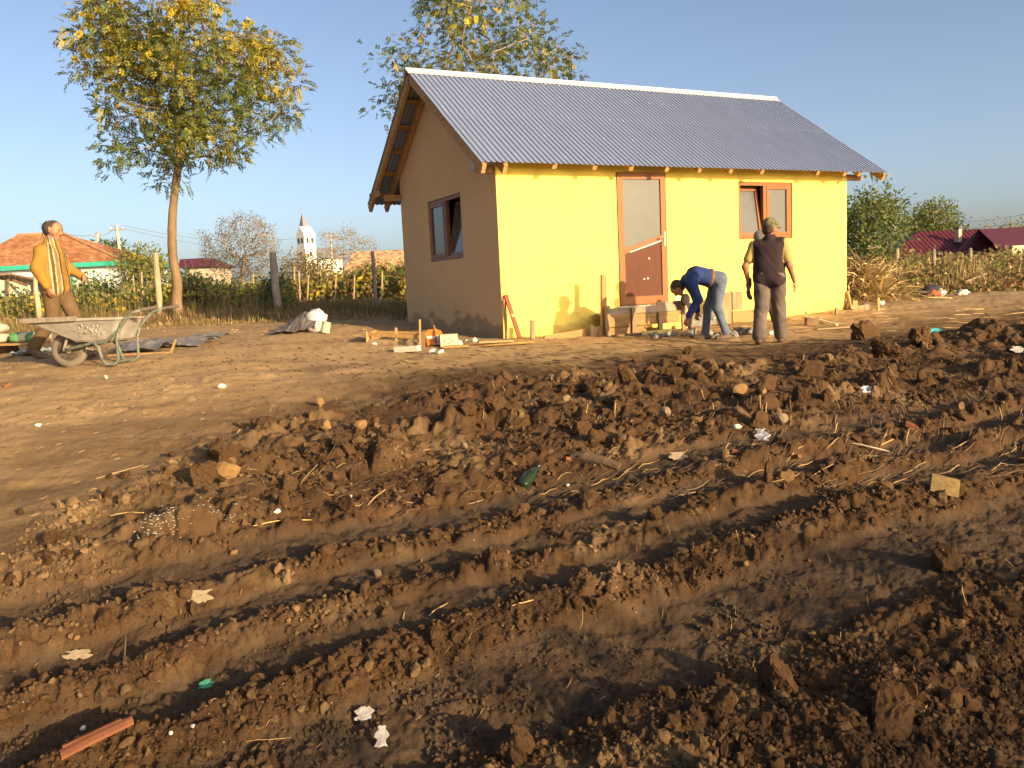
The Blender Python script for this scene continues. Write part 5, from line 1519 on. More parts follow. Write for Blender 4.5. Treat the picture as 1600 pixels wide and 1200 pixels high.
# ---- man in the vest, seen from behind
pv = at(1203, 535, 10.05); zb3 = H(pv[0], pv[1])
YAW_F = atan2(FW[1], FW[0])
S3 = (at(1200, 343, 10.05)[2] - zb3) / 1.77
print('vest man scale', S3, zb3)
def cap_fn(c, inf):
    h, f, l, u = c['hc'], c['hf'], c['hl'], c['hu']; W = lambda x, y, z: h + f * x + l * y + u * z
    return [(W(-.030, 0, .040), W(.020, 0, .044), .092, .086, 0), (W(-.03, 0, .07), W(.02, 0, .07), .078, .074, 0), (W(-.028, 0, .012), W(.014, 0, .014), .091, .086, 0)]
def brim_fn(c, inf):
    h, f, l, u = c['hc'], c['hf'], c['hl'], c['hu']; W = lambda x, y, z: h + f * x + l * y + u * z
    return [(W(.08, y, .034 - abs(y) * .18), W(.165 - abs(y) * .7, y * .8, .020 - abs(y) * .18), .010, .008, 0) for y in (-.055, -.036, -.018, 0, .018, .036, .055)]
J3 = sc(dict(pelvis=(0, 0, .98), chest=(.0, 0, 1.32), neck=(-.005, -.01, 1.49), head=(.02, -.02, 1.635), _face=(.75, -.75, -.03), _crown=(0, 0, 1),
          shoulder_l=(.0, .200, 1.40), shoulder_r=(.0, -.200, 1.405), elbow_l=(-.06, .325, 1.11), wrist_l=(.02, .285, .86), elbow_r=(-.03, -.275, 1.10), wrist_r=(.10, -.33, .87),
          hip_l=(.0, .10, .94), hip_r=(.0, -.10, .94), knee_l=(-.02, .105, .51), ankle_l=(-.20, .12, .11), heel_l=(-.25, .12, .06), toe_l=(-.06, .15, .03),
          knee_r=(.19, -.11, .53), ankle_r=(.22, -.13, .10), heel_r=(.18, -.13, .035), toe_r=(.38, -.16, .03),
          _hand_l=(.1, .1, -1), _palm_l=(0, -1, 0), _curl_l=.35, _hand_r=(.25, -.1, -.95), _palm_r=(.1, 1, 0), _curl_r=.4), S3)
build_person('man in a plum vest, yellow T-shirt and camouflage cap seen from behind', (pv[0], pv[1], zb3), YAW_F - .42, J3,
    dict(skin=M_SKIN2, garments=[
        ('hair', C_HAIR2, short_hair(''), .008, 0), ('cap', C_CAMO, cap_fn, .008, 0), ('cap_peak', C_CAMO, brim_fn, .006, 0),
        ('shirt', C_YSH, upper(.016, 'short'), .011, .005),
        ('vest', C_VEST, vest_fn, .011, .009),
        ('trousers', C_WORK, trousers(.036, .054), .012, .012),
        ('glove', C_GLOVE, lambda c, inf: (lambda P: (hand(P, None, c['j']['wrist_l'], c['F'].D((.1, .1, -1)), c['F'].D((0, -1, 0)), 1, .35, 0, 1.22), P.append((c['j']['wrist_l'] + np.array([0, 0, .05]), c['j']['wrist_l'], .042, .036, 0)), P)[-1])([]), .008, 0),
        ('shoe', C_SHOE, shoes('l'), .009, 0), ('shoe', C_SHOE, shoes('r'), .009, 0)]), None)

# ---- fourth man, almost wholly hidden behind him
ph = at(1206, 530, 11.2); zb4 = H(ph[0], ph[1])
S4 = (at(1190, 360, 11.2)[2] - zb4) / 1.75
J4 = sc(dict(pelvis=(0, 0, .97), chest=(.05, 0, 1.31), neck=(.10, 0, 1.47), head=(.16, 0, 1.60), _face=(1, .1, -.25), _crown=(.2, 0, 1),
          shoulder_l=(.06, .18, 1.41), shoulder_r=(.06, -.18, 1.41), elbow_l=(.04, .22, 1.13), wrist_l=(.16, .18, .93), elbow_r=(.03, -.22, 1.13), wrist_r=(.14, -.18, .93),
          hip_l=(.0, .09, .94), hip_r=(.0, -.09, .94), knee_l=(.02, .09, .51), ankle_l=(-.10, .09, .10), heel_l=(-.15, .09, .035), toe_l=(.05, .1, .03),
          knee_r=(-.06, -.10, .51), ankle_r=(-.16, -.11, .10), heel_r=(-.21, -.11, .035), toe_r=(-.01, -.12, .03),
          _hand_l=(.3, 0, -.95), _palm_l=(0, -1, 0), _curl_l=.5, _hand_r=(.3, 0, -.95), _palm_r=(0, 1, 0), _curl_r=.5), S4)
build_person('man in a grey cap almost hidden behind the man in the vest', (ph[0], ph[1], zb4), YAW_L - .1, J4,
    dict(skin=M_SKIN2, garments=[
        ('cap', C_CAPG, cap_fn, .009, 0), ('shirt', C_GREY, upper(.02, 'long', .04), .013, .006), ('trousers', C_WORK, trousers(.026, .045), .013, .010),
        ('shoe', C_SOLE, shoes('l'), .010, 0), ('shoe', C_SOLE, shoes('r'), .010, 0)]), None)
# ------------------------------------------------------------------ the wheelbarrow
M_TRAY = mat('cement_caked_tray', (.33, .305, .265), .85, color2=(.20, .18, .155), scale=7, bump=.004, bscale=50)
M_CEM = mat('wet_mortar', (.20, .17, .135), .9, .3, 10, bump=.012, bscale=30)
M_GREEN = mat('dark_green_tube', (.045, .085, .06), .6, color2=(.20, .19, .15), scale=16, spec=.4)
M_RUB = mat('dusty_tyre', (.15, .125, .095), .9, .25, 14); M_RIM = mat('muddy_rim', (.34, .28, .20), .8, .3, 10, bump=.004)
M_GRIP = mat('worn_grip', (.13, .10, .075), .8, .3, 14)
wc = ground_at(112, 572); wz = wc[2]; DW = depth_of(wc)
wb = thing('wheelbarrow', 'cement smeared wheelbarrow with a dark green tube frame', 'wheelbarrow', (wc[0], wc[1], wz))
WYAW = YAW_R - .02
wf = np.array([cos(WYAW), sin(WYAW), 0]); wl = np.array([-sin(WYAW), cos(WYAW), 0]); wu = np.array([0, 0, 1.])
SB = .86 * DW / 8.3
def WB(x, y, z): return np.array([wc[0], wc[1], wz]) + (wf * x + wl * y + wu * z) * SB
# wheel at the left, handles at the right
RW = .195
mb = MB(); prof = [(RW - .075, -.035), (RW - .04, -.044), (RW - .012, -.036), (RW, -.016), (RW, .016), (RW - .012, .036), (RW - .04, .044), (RW - .075, .035), (RW - .075, -.035)]
mb.lathe(WB(0, 0, RW), prof, wl, 28); whl = mb.build('wheel', M_RUB, wb, smooth=True)
mb = MB(); mb.lathe(WB(0, 0, RW), [(.02, -.05), (.035, -.045), (.04, -.02), (.09, -.012), (.115, -.034), (.123, -.034), (.123, .034), (.115, .034), (.09, .012), (.04, .02), (.035, .045), (.02, .05)], wl, 24); mb.build('rim', M_RIM, whl, smooth=True)
mb = MB(); mb.tube([WB(0, -.13, RW), WB(0, .13, RW)], .011, 8); mb.build('axle', M_GREEN, whl)
# tray: sloping sides, long slanted nose; built as inner and outer skins
def tray_ring(z, x0, x1, hw0, hw1, n=7):
    pts = [(x0, -hw0), (x1, -hw1), (x1, hw1), (x0, hw0)]
    out = []
    for i in range(4):
        a = np.array(pts[i]); b = np.array(pts[(i + 1) % 4])
        p = np.array(pts[i - 1]); 
        r = .06
        d1 = (p - a) / np.linalg.norm(p - a); d2 = (b - a) / np.linalg.norm(b - a)
        for k in range(n):
            t = k / (n - 1); q = (a + d1 * r) * (1 - t) ** 2 + a * 2 * t * (1 - t) + (a + d2 * r) * t ** 2
            out.append((q[0], q[1], z))
    return out
def tray_tilt(x): return .0
rings_o = [tray_ring(.285, .14, .66, .16, .22), tray_ring(.31, .11, .69, .18, .235), tray_ring(.50, -.26, .76, .29, .30), tray_ring(.535, -.34, .78, .315, .315), tray_ring(.548, -.36, .795, .33, .33), tray_ring(.535, -.365, .80, .335, .335), tray_ring(.548, -.345, .785, .312, .312)]
rings_i = [tray_ring(.50, -.24, .745, .28, .29), tray_ring(.33, .10, .675, .17, .225)]
allr = rings_o + rings_i
vs = []; fs = []; n_ = len(allr[0])
for R_ in allr: vs += [WB(x, y, z + .018 * (0.3 - x)) for x, y, z in R_]
for i in range(len(allr) - 1):
    for k in range(n_): fs.append((i * n_ + k, i * n_ + (k + 1) % n_, (i + 1) * n_ + (k + 1) % n_, (i + 1) * n_ + k))
fs.append(tuple(range(n_))); fs.append(tuple(range((len(allr) - 1) * n_, len(allr) * n_)))
mb = MB(); mb.add(vs, fs); tray = mb.build('tray', M_TRAY, wb, smooth=False)
# mortar caked over the nose and on the rim
mb = MB()
R_ = tray_ring(.5, -.22, .74, .275, .285)
mb.add([WB(x, y, .47 + .03 * pnoise(np.array([x * 9.]), np.array([y * 9.]), 3)[0] + .05 * (x < .1)) for x, y, z in R_], [tuple(range(n_))])
mb.build('mortar_residue', M_CEM, tray, recalc=False)
mb = MB()
ro = allr[4]
for k in range(n_):
    x, y, z = ro[k]
    if x < .35 and y < .1:
        x2, y2, z2 = ro[(k + 1) % n_]
        if x2 > .5: x2, y2 = .30, y2
        mb.beam(WB(x, y, z + .012), WB(x2, y2, z2 + .012), .05, .05)
mb.build('mortar_crust', M_CEM, tray)
# faint scratched writing, no longer legible
M_CHALK = mat('faded_white_print', (.42, .39, .34), .9)
mb = MB(); random.seed(5)
def side_pt(x, f_):      # on the near side skin
    z = .33 + .16 * f_; hw = .245 + .06 * f_
    return WB(x, -(hw + .012), z + .018 * (.3 - x))
rgw = np.random.default_rng(12); xs = .30
while xs < .58:
    for k in range(3):
        u0_, v0_ = rgw.uniform(0, .03), rgw.uniform(.35, .85); mb.beam(side_pt(xs + u0_, v0_), side_pt(xs + u0_ + rgw.normal(0, .012), v0_ + rgw.uniform(-.28, .28)), .002, .005, up=(0, 0, 1))
    xs += .026
for k in range(5):
    u0_ = rgw.uniform(.42, .50); mb.beam(side_pt(u0_, .12 + .03 * k), side_pt(u0_ + rgw.uniform(.01, .04), .16 + .04 * k), .002, .005)
w_ = mb.build('worn_marking', M_CHALK, tray); w_['kind'] = 'stuff'
# frame: two long bars from the axle to the handles with cranked rises, legs, braces
for s_ in (-1, 1):
    mb = MB(); mb.tube([WB(-.03, .10 * s_, RW), WB(.10, .12 * s_, RW + .02), WB(.40, .20 * s_, .27), WB(.56, .23 * s_, .275), WB(.72, .25 * s_, .40), WB(.86, .27 * s_, .56), WB(.93, .275 * s_, .60), WB(1.04, .28 * s_, .625)], .017, 8); mb.build('side_bar', M_GREEN, wb, smooth=True)
    mb = MB(); mb.tube([WB(1.03, .28 * s_, .623), WB(1.22, .285 * s_, .645)], [.021, .019], 8); mb.build('handle_grip', M_GRIP, wb)
    mb = MB(); mb.tube([WB(.40, .21 * s_, .27), WB(.46, .22 * s_, .22), WB(.50, .23 * s_, .06), WB(.55, .235 * s_, .018), WB(.64, .235 * s_, .018), WB(.69, .24 * s_, .06), WB(.695, .25 * s_, .30), WB(.74, .255 * s_, .42)], .016, 8); mb.build('leg', M_GREEN, wb, smooth=True)
    mb = MB(); mb.tube([WB(-.02, .10 * s_, RW), WB(.06, .13 * s_, .34), WB(.12, .16 * s_, .43)], .014, 6); mb.build('wheel_stay', M_TRAY, wb)
    mb = MB(); mb.tube([WB(.76, .26 * s_, .47), WB(.87, .27 * s_, .55)], .012, 6); mb.build('brace', M_GREEN, wb)
mb = MB(); mb.tube([WB(.60, -.235, .03), WB(.60, .235, .03)], .012, 6); mb.build('cross_bar', M_GREEN, wb)
mb = MB(); mb.tube([WB(.24, -.05, .29), WB(.27, -.12, .20), WB(.36, -.15, .19), WB(.40, -.17, .26)], .012, 6); mb.build('hook', M_RIM, wb)

# ------------------------------------------------------------------ bags, sheets, boards lying about
def sheet(name, label, cat, base, ux, uy, nx, ny, hfun, material, thick=.006, group=None):
    """a crumpled sheet lying on the ground, with thickness"""
    vs = []; base = np.array(base, float)
    U = np.linspace(-.5, .5, nx); V = np.linspace(-.5, .5, ny)
    top = []
    for u in U:
        for v in V:
            p = base + np.array(ux) * u + np.array(uy) * v
            p[2] = H(p[0], p[1]) + hfun(u, v); top.append(p)
    bot = [p - np.array([0, 0, thick]) for p in top]
    fs = []
    N_ = nx * ny
    I = lambda i, j_: i * ny + j_
    for i in range(nx - 1):
        for j_ in range(ny - 1):
            fs.append((I(i, j_), I(i + 1, j_), I(i + 1, j_ + 1), I(i, j_ + 1))); fs.append((N_ + I(i, j_ + 1), N_ + I(i + 1, j_ + 1), N_ + I(i + 1, j_), N_ + I(i, j_)))
    edge = [I(i, 0) for i in range(nx)] + [I(nx - 1, j_) for j_ in range(1, ny)] + [I(i, ny - 1) for i in range(nx - 2, -1, -1)] + [I(0, j_) for j_ in range(ny - 2, 0, -1)]
    for k in range(len(edge)):
        a, b = edge[k], edge[(k + 1) % len(edge)]; fs.append((b, a, N_ + a, N_ + b))
    mb = MB(); mb.add(top + bot, fs)
    o = mb.build(name, material, None, smooth=False, origin=(base[0], base[1], H(base[0], base[1])))
    return tag(o, label, cat, group)
def crumple(amp, seed, fr=5.0, ridge=0.0):
    def f(u, v):
        return .02 + amp * (abs(float(pnoise(np.array([u * fr]), np.array([v * fr]), seed)[0])) + .5 * abs(float(pnoise(np.array([u * fr * 2.3]), np.array([v * fr * 2.3]), seed + 1)[0]))) + ridge * max(0, .5 - abs(v) * 1.4)
    return f
M_TARP = mat('grey_plastic_sheet', (.12, .115, .12), .5, .2, 5, spec=.4, bump=.004, bscale=14)
M_TARPD = mat('dark_tarpaulin', (.105, .09, .09), .55, .25, 4, spec=.35, bump=.006, bscale=12)
M_SACKB = mat('blue_grey_sack', (.22, .27, .33), .6, .15, 6, bump=.005, bscale=16)
M_SACK = mat('white_sack', (.52, .49, .46), .6, .08, 9, bump=.006, bscale=18)
M_SACKG = mat('green_bag_print', (.08, .22, .09), .6, .2, 6); M_SACKP = mat('paper_cement_bag', (.42, .37, .28), .8, .15, 6, bump=.004, bscale=18)
def yardpt(px, d): return onground(px, d)
q = yardpt(268, 11.5); sheet('plastic_sheet', 'crumpled grey plastic sheet on the ground behind the wheelbarrow handles', 'plastic sheet', q, RT * 1.0, FW * .8, 22, 14, crumple(.07, 5, 3, .14), M_TARP)
q = yardpt(325, 13.0); sheet('plastic_sheet', 'narrow tail of grey sheeting lying right of the wheelbarrow', 'plastic sheet', q, RT * .55, FW * .45, 12, 8, crumple(.05, 6, 3, .08), M_TARP)
q = yardpt(222, 10.6); sheet('plastic_sheet', 'smooth flap of grey sheeting under the wheelbarrow handles', 'plastic sheet', q, RT * .6, FW * .8, 14, 10, crumple(.06, 9, 3, .16), M_TARP)
q = yardpt(44, 10.4); sheet('sack', 'flat blue grey sack on the ground behind the wheelbarrow wheel', 'sack', q, RT * .38, FW * .4, 12, 9, crumple(.07, 12, 4, .05), M_SACKB)
q = yardpt(463, 13.2); sheet('tarpaulin', 'dark tarpaulin heaped on the ground against a white sack', 'tarpaulin', q, RT * .75, FW * .9, 22, 16, lambda u, v: .02 + .30 * max(0, 1 - abs(v) * 1.9) * min(1, max(0, u + .5) * 1.5) + .05 * abs(float(pnoise(np.array([u * 7]), np.array([v * 3]), 4)[0])), M_TARPD)

def lumpy(name, label, cat, c, size, material, seed, tilt=0.0, n=3, sq=2.6, amp=.10, axes=None, group=None, parent=None):
    """a stuffed, soft-cornered bag or lump"""
    bm = bmesh.new(); bmesh.ops.create_icosphere(bm, subdivisions=n, radius=1.0)
    vs = np.array([v.co for v in bm.verts]); fs = [tuple(v.index for v in f.verts) for f in bm.faces]; bm.free()
    r = (np.abs(vs) ** sq).sum(1) ** (1 / sq); vs = vs / r[:, None]
    d = 1 + amp * pnoise(vs[:, 0] * 2.1 + seed, vs[:, 1] * 2.1 + vs[:, 2] * 1.7, seed) + amp * .5 * pnoise(vs[:, 0] * 5.1 + seed, vs[:, 1] * 5.1 + vs[:, 2] * 4.7, seed + 1)
    vs = vs * d[:, None] * np.array(size) * .5
    X_, Y_, Z_ = axes if axes else (np.array([RT[0], RT[1], 0]), np.array([-RT[1], RT[0], 0]), np.array([0, 0, 1.]))
    ct_, st_ = cos(tilt), sin(tilt)
    w = vs[:, :1] * (X_ * ct_ + Z_ * st_) + vs[:, 1:2] * Y_ + vs[:, 2:] * (Z_ * ct_ - X_ * st_)
    mb = MB(); mb.add(w + np.array(c, float), fs)
    o = mb.build(name, material, parent, smooth=True, origin=c if parent is None else None)
    return tag(o, label, cat, group) if parent is None else o
q = yardpt(492, 13.1); lumpy('sack', 'bulging white sack standing beside the dark tarpaulin', 'sack', q + [0, 0, .17], (.30, .26, .42), M_SACK, 3, -.55, 3, 2.2, .28)
q = yardpt(506, 12.6); mb = MB(); mb.lathe(q, [(.065, 0), (.07, .01), (.07, .16), (.074, .165), (.074, .175), (.0, .175)], (.25, .1, 1), 14); tag(mb.build('paint_tin', mat('greenish_tin', (.35, .36, .24), .5, .3, 8), None, origin=q), 'small pale green tin beside the white sack', 'tin')
# cement bags on a pallet at the left edge
qb = yardpt(15, 10.9)
pal = thing('pallet', 'wooden pallet carrying the cement bags at the left edge of the yard', 'pallet', qb)
XR = np.array([cos(YAW_R), sin(YAW_R), 0]); YR = np.array([-sin(YAW_R), cos(YAW_R), 0])
def PL(x, y, z): return qb + XR * x + YR * y + np.array([0, 0, z])
for k in range(6):
    mb = MB(); mb.beam(PL(-.75, -.40 + .16 * k, .125), PL(.45, -.40 + .16 * k, .125), .10, .022); mb.build('deck_board', M_PINEX, pal)
for x in (-.7, -.15, .40):
    mb = MB(); mb.beam(PL(x, -.44, .06), PL(x, .44, .06), .10, .10); mb.build('bearer', M_OLDW, pal)
for x, y, z, sx, lab in ((-.30, -.08, .20, .62, 'grey cement bag at the bottom of the stack on the pallet'), (-.32, -.05, .335, .60, 'green and white cement bag on top of the stack'), (.17, .0, .20, .26, 'small green bag on the pallet beside the cement stack'), (.34, .05, .19, .20, 'green bag at the right end of the pallet')):
    g_ = z > .3 or sx < .3
    o = lumpy('cement_bag', lab, 'bag', PL(x, y, z), (sx, .42, .145), M_SACKP, int(x * 100) + 40, 0, 3, 3.2, .05)
    if g_:
        lumpy('printed_band', '', '', PL(x - .02, y - .015, z + .004), (sx * .72, .425, .142), M_SACKG, int(x * 100) + 40, 0, 3, 3.4, .05, parent=None if False else o)
def plank(name, label, a, b, w, h, material, up=(0, 0, 1), group=None, cat='board'):
    mb = MB(); mb.beam(a, b, w, h, up); c = (np.array(a) + np.array(b)) / 2
    o = mb.build(name, material, None, origin=c); return tag(o, label, cat, group)
def gp(px, d, dz=0.0): 
    q = onground(px, d); q[2] += dz; return q
plank('board', 'pale board lying behind the wheelbarrow', gp(150, 9.9, .02), gp(262, 9.9, .02), .10, .022, M_PINEX)
plank('stake', 'leaning stick beside the grey plastic sheet', gp(262, 10.0, .01), gp(272, 10.0, .17), .025, .02, M_PINE, cat='stake')

# ------------------------------------------------------------------ carpentry by the gable: low timber frame, stakes, saw
tf = gp(612, 11.3)
tfm = thing('timber_frame', 'low timber box frame lying by the gable wall', 'timber frame', tf)
a0, a1 = gp(572, 11.5), gp(658, 11.25); b0, b1_ = gp(585, 12.0), gp(662, 11.8)
for nm, p, q_, w, h, dz, mm in (('rail', a0, a1, .04, .05, .13, M_PINEX), ('rail', a0, a1, .04, .06, .03, M_OLDW), ('rail', b0, b1_, .04, .06, .10, M_PINEX)):
    mb = MB(); mb.beam(p + [0, 0, dz], q_ + [0, 0, dz], w, h); mb.build(nm, mm, tfm)
for p, q_, dz in ((a0, b0, .10), (a1, b1_, .10)):
    mb = MB(); mb.beam(p + [0, 0, dz], q_ + [0, 0, dz], .045, .10); mb.build('end_board', M_PINE, tfm)
mb = MB(); mb.beam(a0 + (a1 - a0) * .08 + [0, 0, .05], a0 + (a1 - a0) * .26 + [0, 0, .12], .03, .05); mb.build('brace', M_PINE, tfm)
mb = MB(); mb.beam(a0 + [0, 0, .02], a0 + [0, 0, .15], .05, .05); mb.build('corner_post', M_PINE, tfm)
def stake(px, pyt, pyb, d, w, label, material=None, leanx=0.0, cat='stake', group=None):
    t_ = at(px, pyt, d); b_ = at(px + leanx, pyb, d); b_[2] = min(b_[2], H(b_[0], b_[1])) - .05
    mb = MB(); mb.beam(b_, t_, w, w * .75, up=(FW[0], FW[1], 0)); o = mb.build('stake', material or M_PINE, None, origin=b_)
    return tag(o, label, cat, group)
stake(619, 512, 528, 11.4, .035, 'short peg standing inside the low timber frame')
stake(656, 499, 532, 11.2, .026, 'thin yellow batten standing at the end of the timber frame')
stake(661, 519, 538, 11.0, .055, 'dark stub at the right end of the timber frame', M_DKW)
wbp = gp(612, 10.55, .05); plank('insulation_strip', 'off-white strip of foam lying in front of the timber frame', gp(616, 10.6, .035), gp(652, 10.5, .06), .13, .07, mat('off_white_foam', (.45, .41, .33), .9, .08, 8), cat='foam strip')
# chain saw with an orange top
cs = gp(683, 11.3); saw = thing('chainsaw', 'orange and white chainsaw lying at the foot of the gable wall', 'chainsaw', cs)
M_ORG = mat('orange_plastic', (.70, .16, .02), .45, .1, 5, spec=.5); M_WHP = mat('dirty_white_plastic', (.62, .58, .48), .55, .12, 9)
def SW_(x, y, z): return cs + XR * x + YR * y + np.array([0, 0, z])
mb = MB(); mb.prism([SW_(-.15, -.06, .02), SW_(.10, -.06, .02), SW_(.12, -.06, .12), SW_(.04, -.06, .15), SW_(-.15, -.06, .14)], YR * .13); mb.build('housing', M_WHP, saw)
mb = MB(); mb.prism([SW_(-.165, -.07, .142), SW_(.06, -.07, .152), SW_(.04, -.07, .20), SW_(-.03, -.07, .235), SW_(-.14, -.07, .225)], YR * .15); mb.build('top_cover', M_ORG, saw)
mb = MB(); mb.prism([SW_(-.15, -.075, .015), SW_(-.06, -.075, .015), SW_(-.05, -.075, .10), SW_(-.15, -.075, .11)], YR * .014); mb.build('side_cover', M_ORG, saw)
mb = MB(); mb.tube([SW_(.09, -.01, .13), SW_(.15, -.01, .14), SW_(.25, -.01, .13), SW_(.27, -.01, .07), SW_(.20, -.01, .03), SW_(.10, -.01, .03)], .017, 8); mb.build('rear_handle', M_WHP, saw)
mb = MB(); mb.tube([SW_(-.02, -.09, .04), SW_(-.03, -.10, .20), SW_(-.05, -.03, .28), SW_(-.05, .06, .27), SW_(-.04, .10, .16)], .012, 8); mb.build('front_handle', M_DKW, saw)
mb = MB(); mb.prism([SW_(-.15, .0, .05), SW_(-.15, .0, .11), SW_(-.42, .0, .10), SW_(-.45, .0, .08), SW_(-.42, .0, .055)], YR * .006); mb.build('guide_bar', M_METAL, saw)
bx = gp(700, 11.15, .09); mb = MB(); mb.box(bx, (.22, .20, .17), (0, 0, YAW_R)); o = mb.build('carton', mat('cream_carton', (.62, .53, .32), .85, .1, 6), None, origin=bx); tag(o, 'small cream carton beside the chainsaw', 'box')
mb = MB()
bb = bx + np.array([0, 0, .0]); ring = [bb - YR * .102 + XR * .06 * cos(t) + np.array([0, 0, .035 * sin(t)]) for t in np.linspace(0, 2 * pi, 17)]
mb.tube(ring, .004, 4); mb.build('printed_ring', M_DKW, o)
for i, (px, d, s_, lab) in enumerate(((716, 11.1, .09, 'white paper cup like scrap on the ground right of the carton'), (740, 11.5, .08, 'small white scrap standing against the foot of the gable wall'), (672, 10.2, .10, 'white lump on the ground in front of the chainsaw'), (685, 10.1, .10, 'second white lump in front of the chainsaw'), (727, 11.6, .06, 'tiny white rag at the foot of the gable wall'))):
    q = gp(px, d, s_ * .3); lumpy('plaster_scrap', lab, 'scrap', q, (s_, s_ * .7, s_ * (1.0 if i < 2 else .55)), M_SACK, 70 + i, .3, 2, 2, .3)
plank('long_plank', 'long plank lying flat along the corner of the house', gp(690, 10.9, .03), gp(832, 11.0, .03), .16, .028, M_PINEX)
plank('board', 'short board lying across the long plank at the corner', gp(745, 10.75, .06), gp(800, 10.9, .06), .09, .022, M_PINE)

# ------------------------------------------------------------------ along the front wall
# red spirit level and batten leaning on the corner
t_ = onY(790, 461, HY0 - .03); b_ = onY(812, 530, HY0 - .42); b_[2] = H(b_[0], b_[1]) + .03
M_LEV = mat('red_painted_aluminium', (.40, .065, .035), .45, .15, 8, spec=.5)
lv = thing('spirit_level', 'long red spirit level leaning against the corner of the house', 'spirit level', b_)
mb = MB(); mb.beam(b_, t_, .06, .028, up=(0, -1, .2)); mb.build('body', M_LEV, lv)
for f_ in (.5,):
    p = b_ + (t_ - b_) * f_; dd = (t_ - b_) / np.linalg.norm(t_ - b_)
    mb = MB(); mb.beam(p - dd * .025, p + dd * .025, .03, .031, up=(0, -1, .2)); mb.build('vial_window', mat('vial_green', (.45, .52, .20), .3), lv)
t_ = onY(788, 468, HY0 - .05); b_ = onY(792, 531, HY0 - .10); plank('batten', 'thin batten upright at the yellow corner of the house', b_ - [0, 0, .05], t_, .04, .03, M_PINE, (0, -1, 0))
def fstake(px, pt, pb, off, w, label, material=None, ln=0):
    Y = HY0 - off; t_ = onY(px, pt, Y); b_ = onY(px + ln, pb, Y); b_[2] = min(b_[2], H(b_[0], b_[1])) - .06
    mb = MB(); mb.beam(b_, t_, w, w * .6, up=(0, -1, 0)); o = mb.build('stake', material or M_PINE, None, origin=b_); return tag(o, label, 'stake')
fstake(832, 500, 531, .42, .06, 'short flat stake in front of the yellow wall right of the red level', M_OLDW)
fstake(943, 429, 527, .50, .085, 'tallest wooden stake, at the left end of the step formwork')
fstake(925, 508, 530, .62, .05, 'short grey stake at the left foot of the step formwork', M_GREYW)
fstake(936, 512, 531, .70, .04, 'stub of dark wood beside the tall stake', M_DKW)
def fboard(x0, x1, z0, z1, Y, label, material=M_PINEX, th=.026, name='form_board', parent=None, sag=0.0):
    mb = MB(); mb.prism([(x0, Y, z0 + sag), (x1, Y, z0), (x1, Y, z1), (x0, Y, z1 + sag)], (0, th, 0))
    o = mb.build(name, material, parent, origin=None if parent else ((x0 + x1) / 2, Y, z0))
    if parent is None: tag(o, label, 'board')
    return o
# edging board along the foot of the wall, in lengths
fboard(5.62, 6.72, -.03, .12, HY0 - .52, 'edging board set on edge along the yellow wall left of the step', sag=-.09)
# step formwork: a thing of boards and cleats
FY = 10.22
fx0, fx1 = onY(948, 500, FY)[0], onY(1062, 500, FY)[0]
fw_ = thing('step_formwork', 'board formwork for a concrete step under the front door', 'formwork', (fx0, FY, H(fx0, FY)))
def fz(py, px=1000, Y=FY): return onY(px, py, Y)[2]
fboard(fx0, fx1, fz(508), fz(490), FY, '', M_PINEX, parent=fw_)
fboard(fx0 + .02, fx0 + .58 * (fx1 - fx0) + .5, fz(489), fz(479), FY + .002, '', M_GREYW, parent=fw_)
fboard(fx0 + .95, fx1 + .25, fz(489), fz(470, 1060), FY + .035, '', M_GREYW, parent=fw_)
fboard(fx0, fx0 + .72, fz(521), fz(509.5), FY + .004, '', M_PINEX, parent=fw_)
fboard(fx0 - .03, fx0 + .02 + .9, -.12, -.02, FY - .18, '', M_DKW, parent=fw_)
for px, pt, pb in ((948, 478, 528), (989, 480, 522), (1030, 487, 522), (1067, 466, 534)):
    x = onY(px, 500, FY)[0]; zt_, zb_2 = fz(pt, px), fz(pb, px)
    mb = MB(); mb.beam((x, FY - .022, zb_2 - .05), (x, FY - .022, zt_), .075, .035, up=(0, -1, 0)); mb.build('cleat', M_OLDW, fw_)
# what the forms hold: mortar fill under the threshold
mb = MB(); nx_ = 14
vsx = []
for i in range(nx_):
    for k in range(5):
        x = fx0 + .1 + (fx1 - fx0 + .2) * i / (nx_ - 1); y = FY + .06 + (HY0 - FY - .10) * k / 4
        vsx.append((x, y, .19 + .05 * pnoise(np.array([x * 4]), np.array([y * 4.]), 9)[0] + .02 * k))
mb.add(vsx, [(i * 5 + k, (i + 1) * 5 + k, (i + 1) * 5 + k + 1, i * 5 + k + 1) for i in range(nx_ - 1) for k in range(4)])
mb.build('concrete_fill', mat('fresh_concrete', (.30, .27, .22), .9, .25, 9, bump=.01), fw_, recalc=False)
# low yellow board in front of the form and grey backing
M_YB = mat('yellow_smeared_board', (.70, .56, .16), .85, .15, 6)
yb0, yb1 = onY(1004, 528, FY - .22)[0], onY(1050, 524, FY - .22)[0]
fboard(yb0, yb1, -.13, .0, FY - .22, 'low board smeared with yellow paint in front of the step formwork', M_YB)
fboard(yb1 + .02, yb1 + .95, -.11, .02, FY + .16, 'yellow smeared board on edge behind the bending man\'s feet', M_YB)
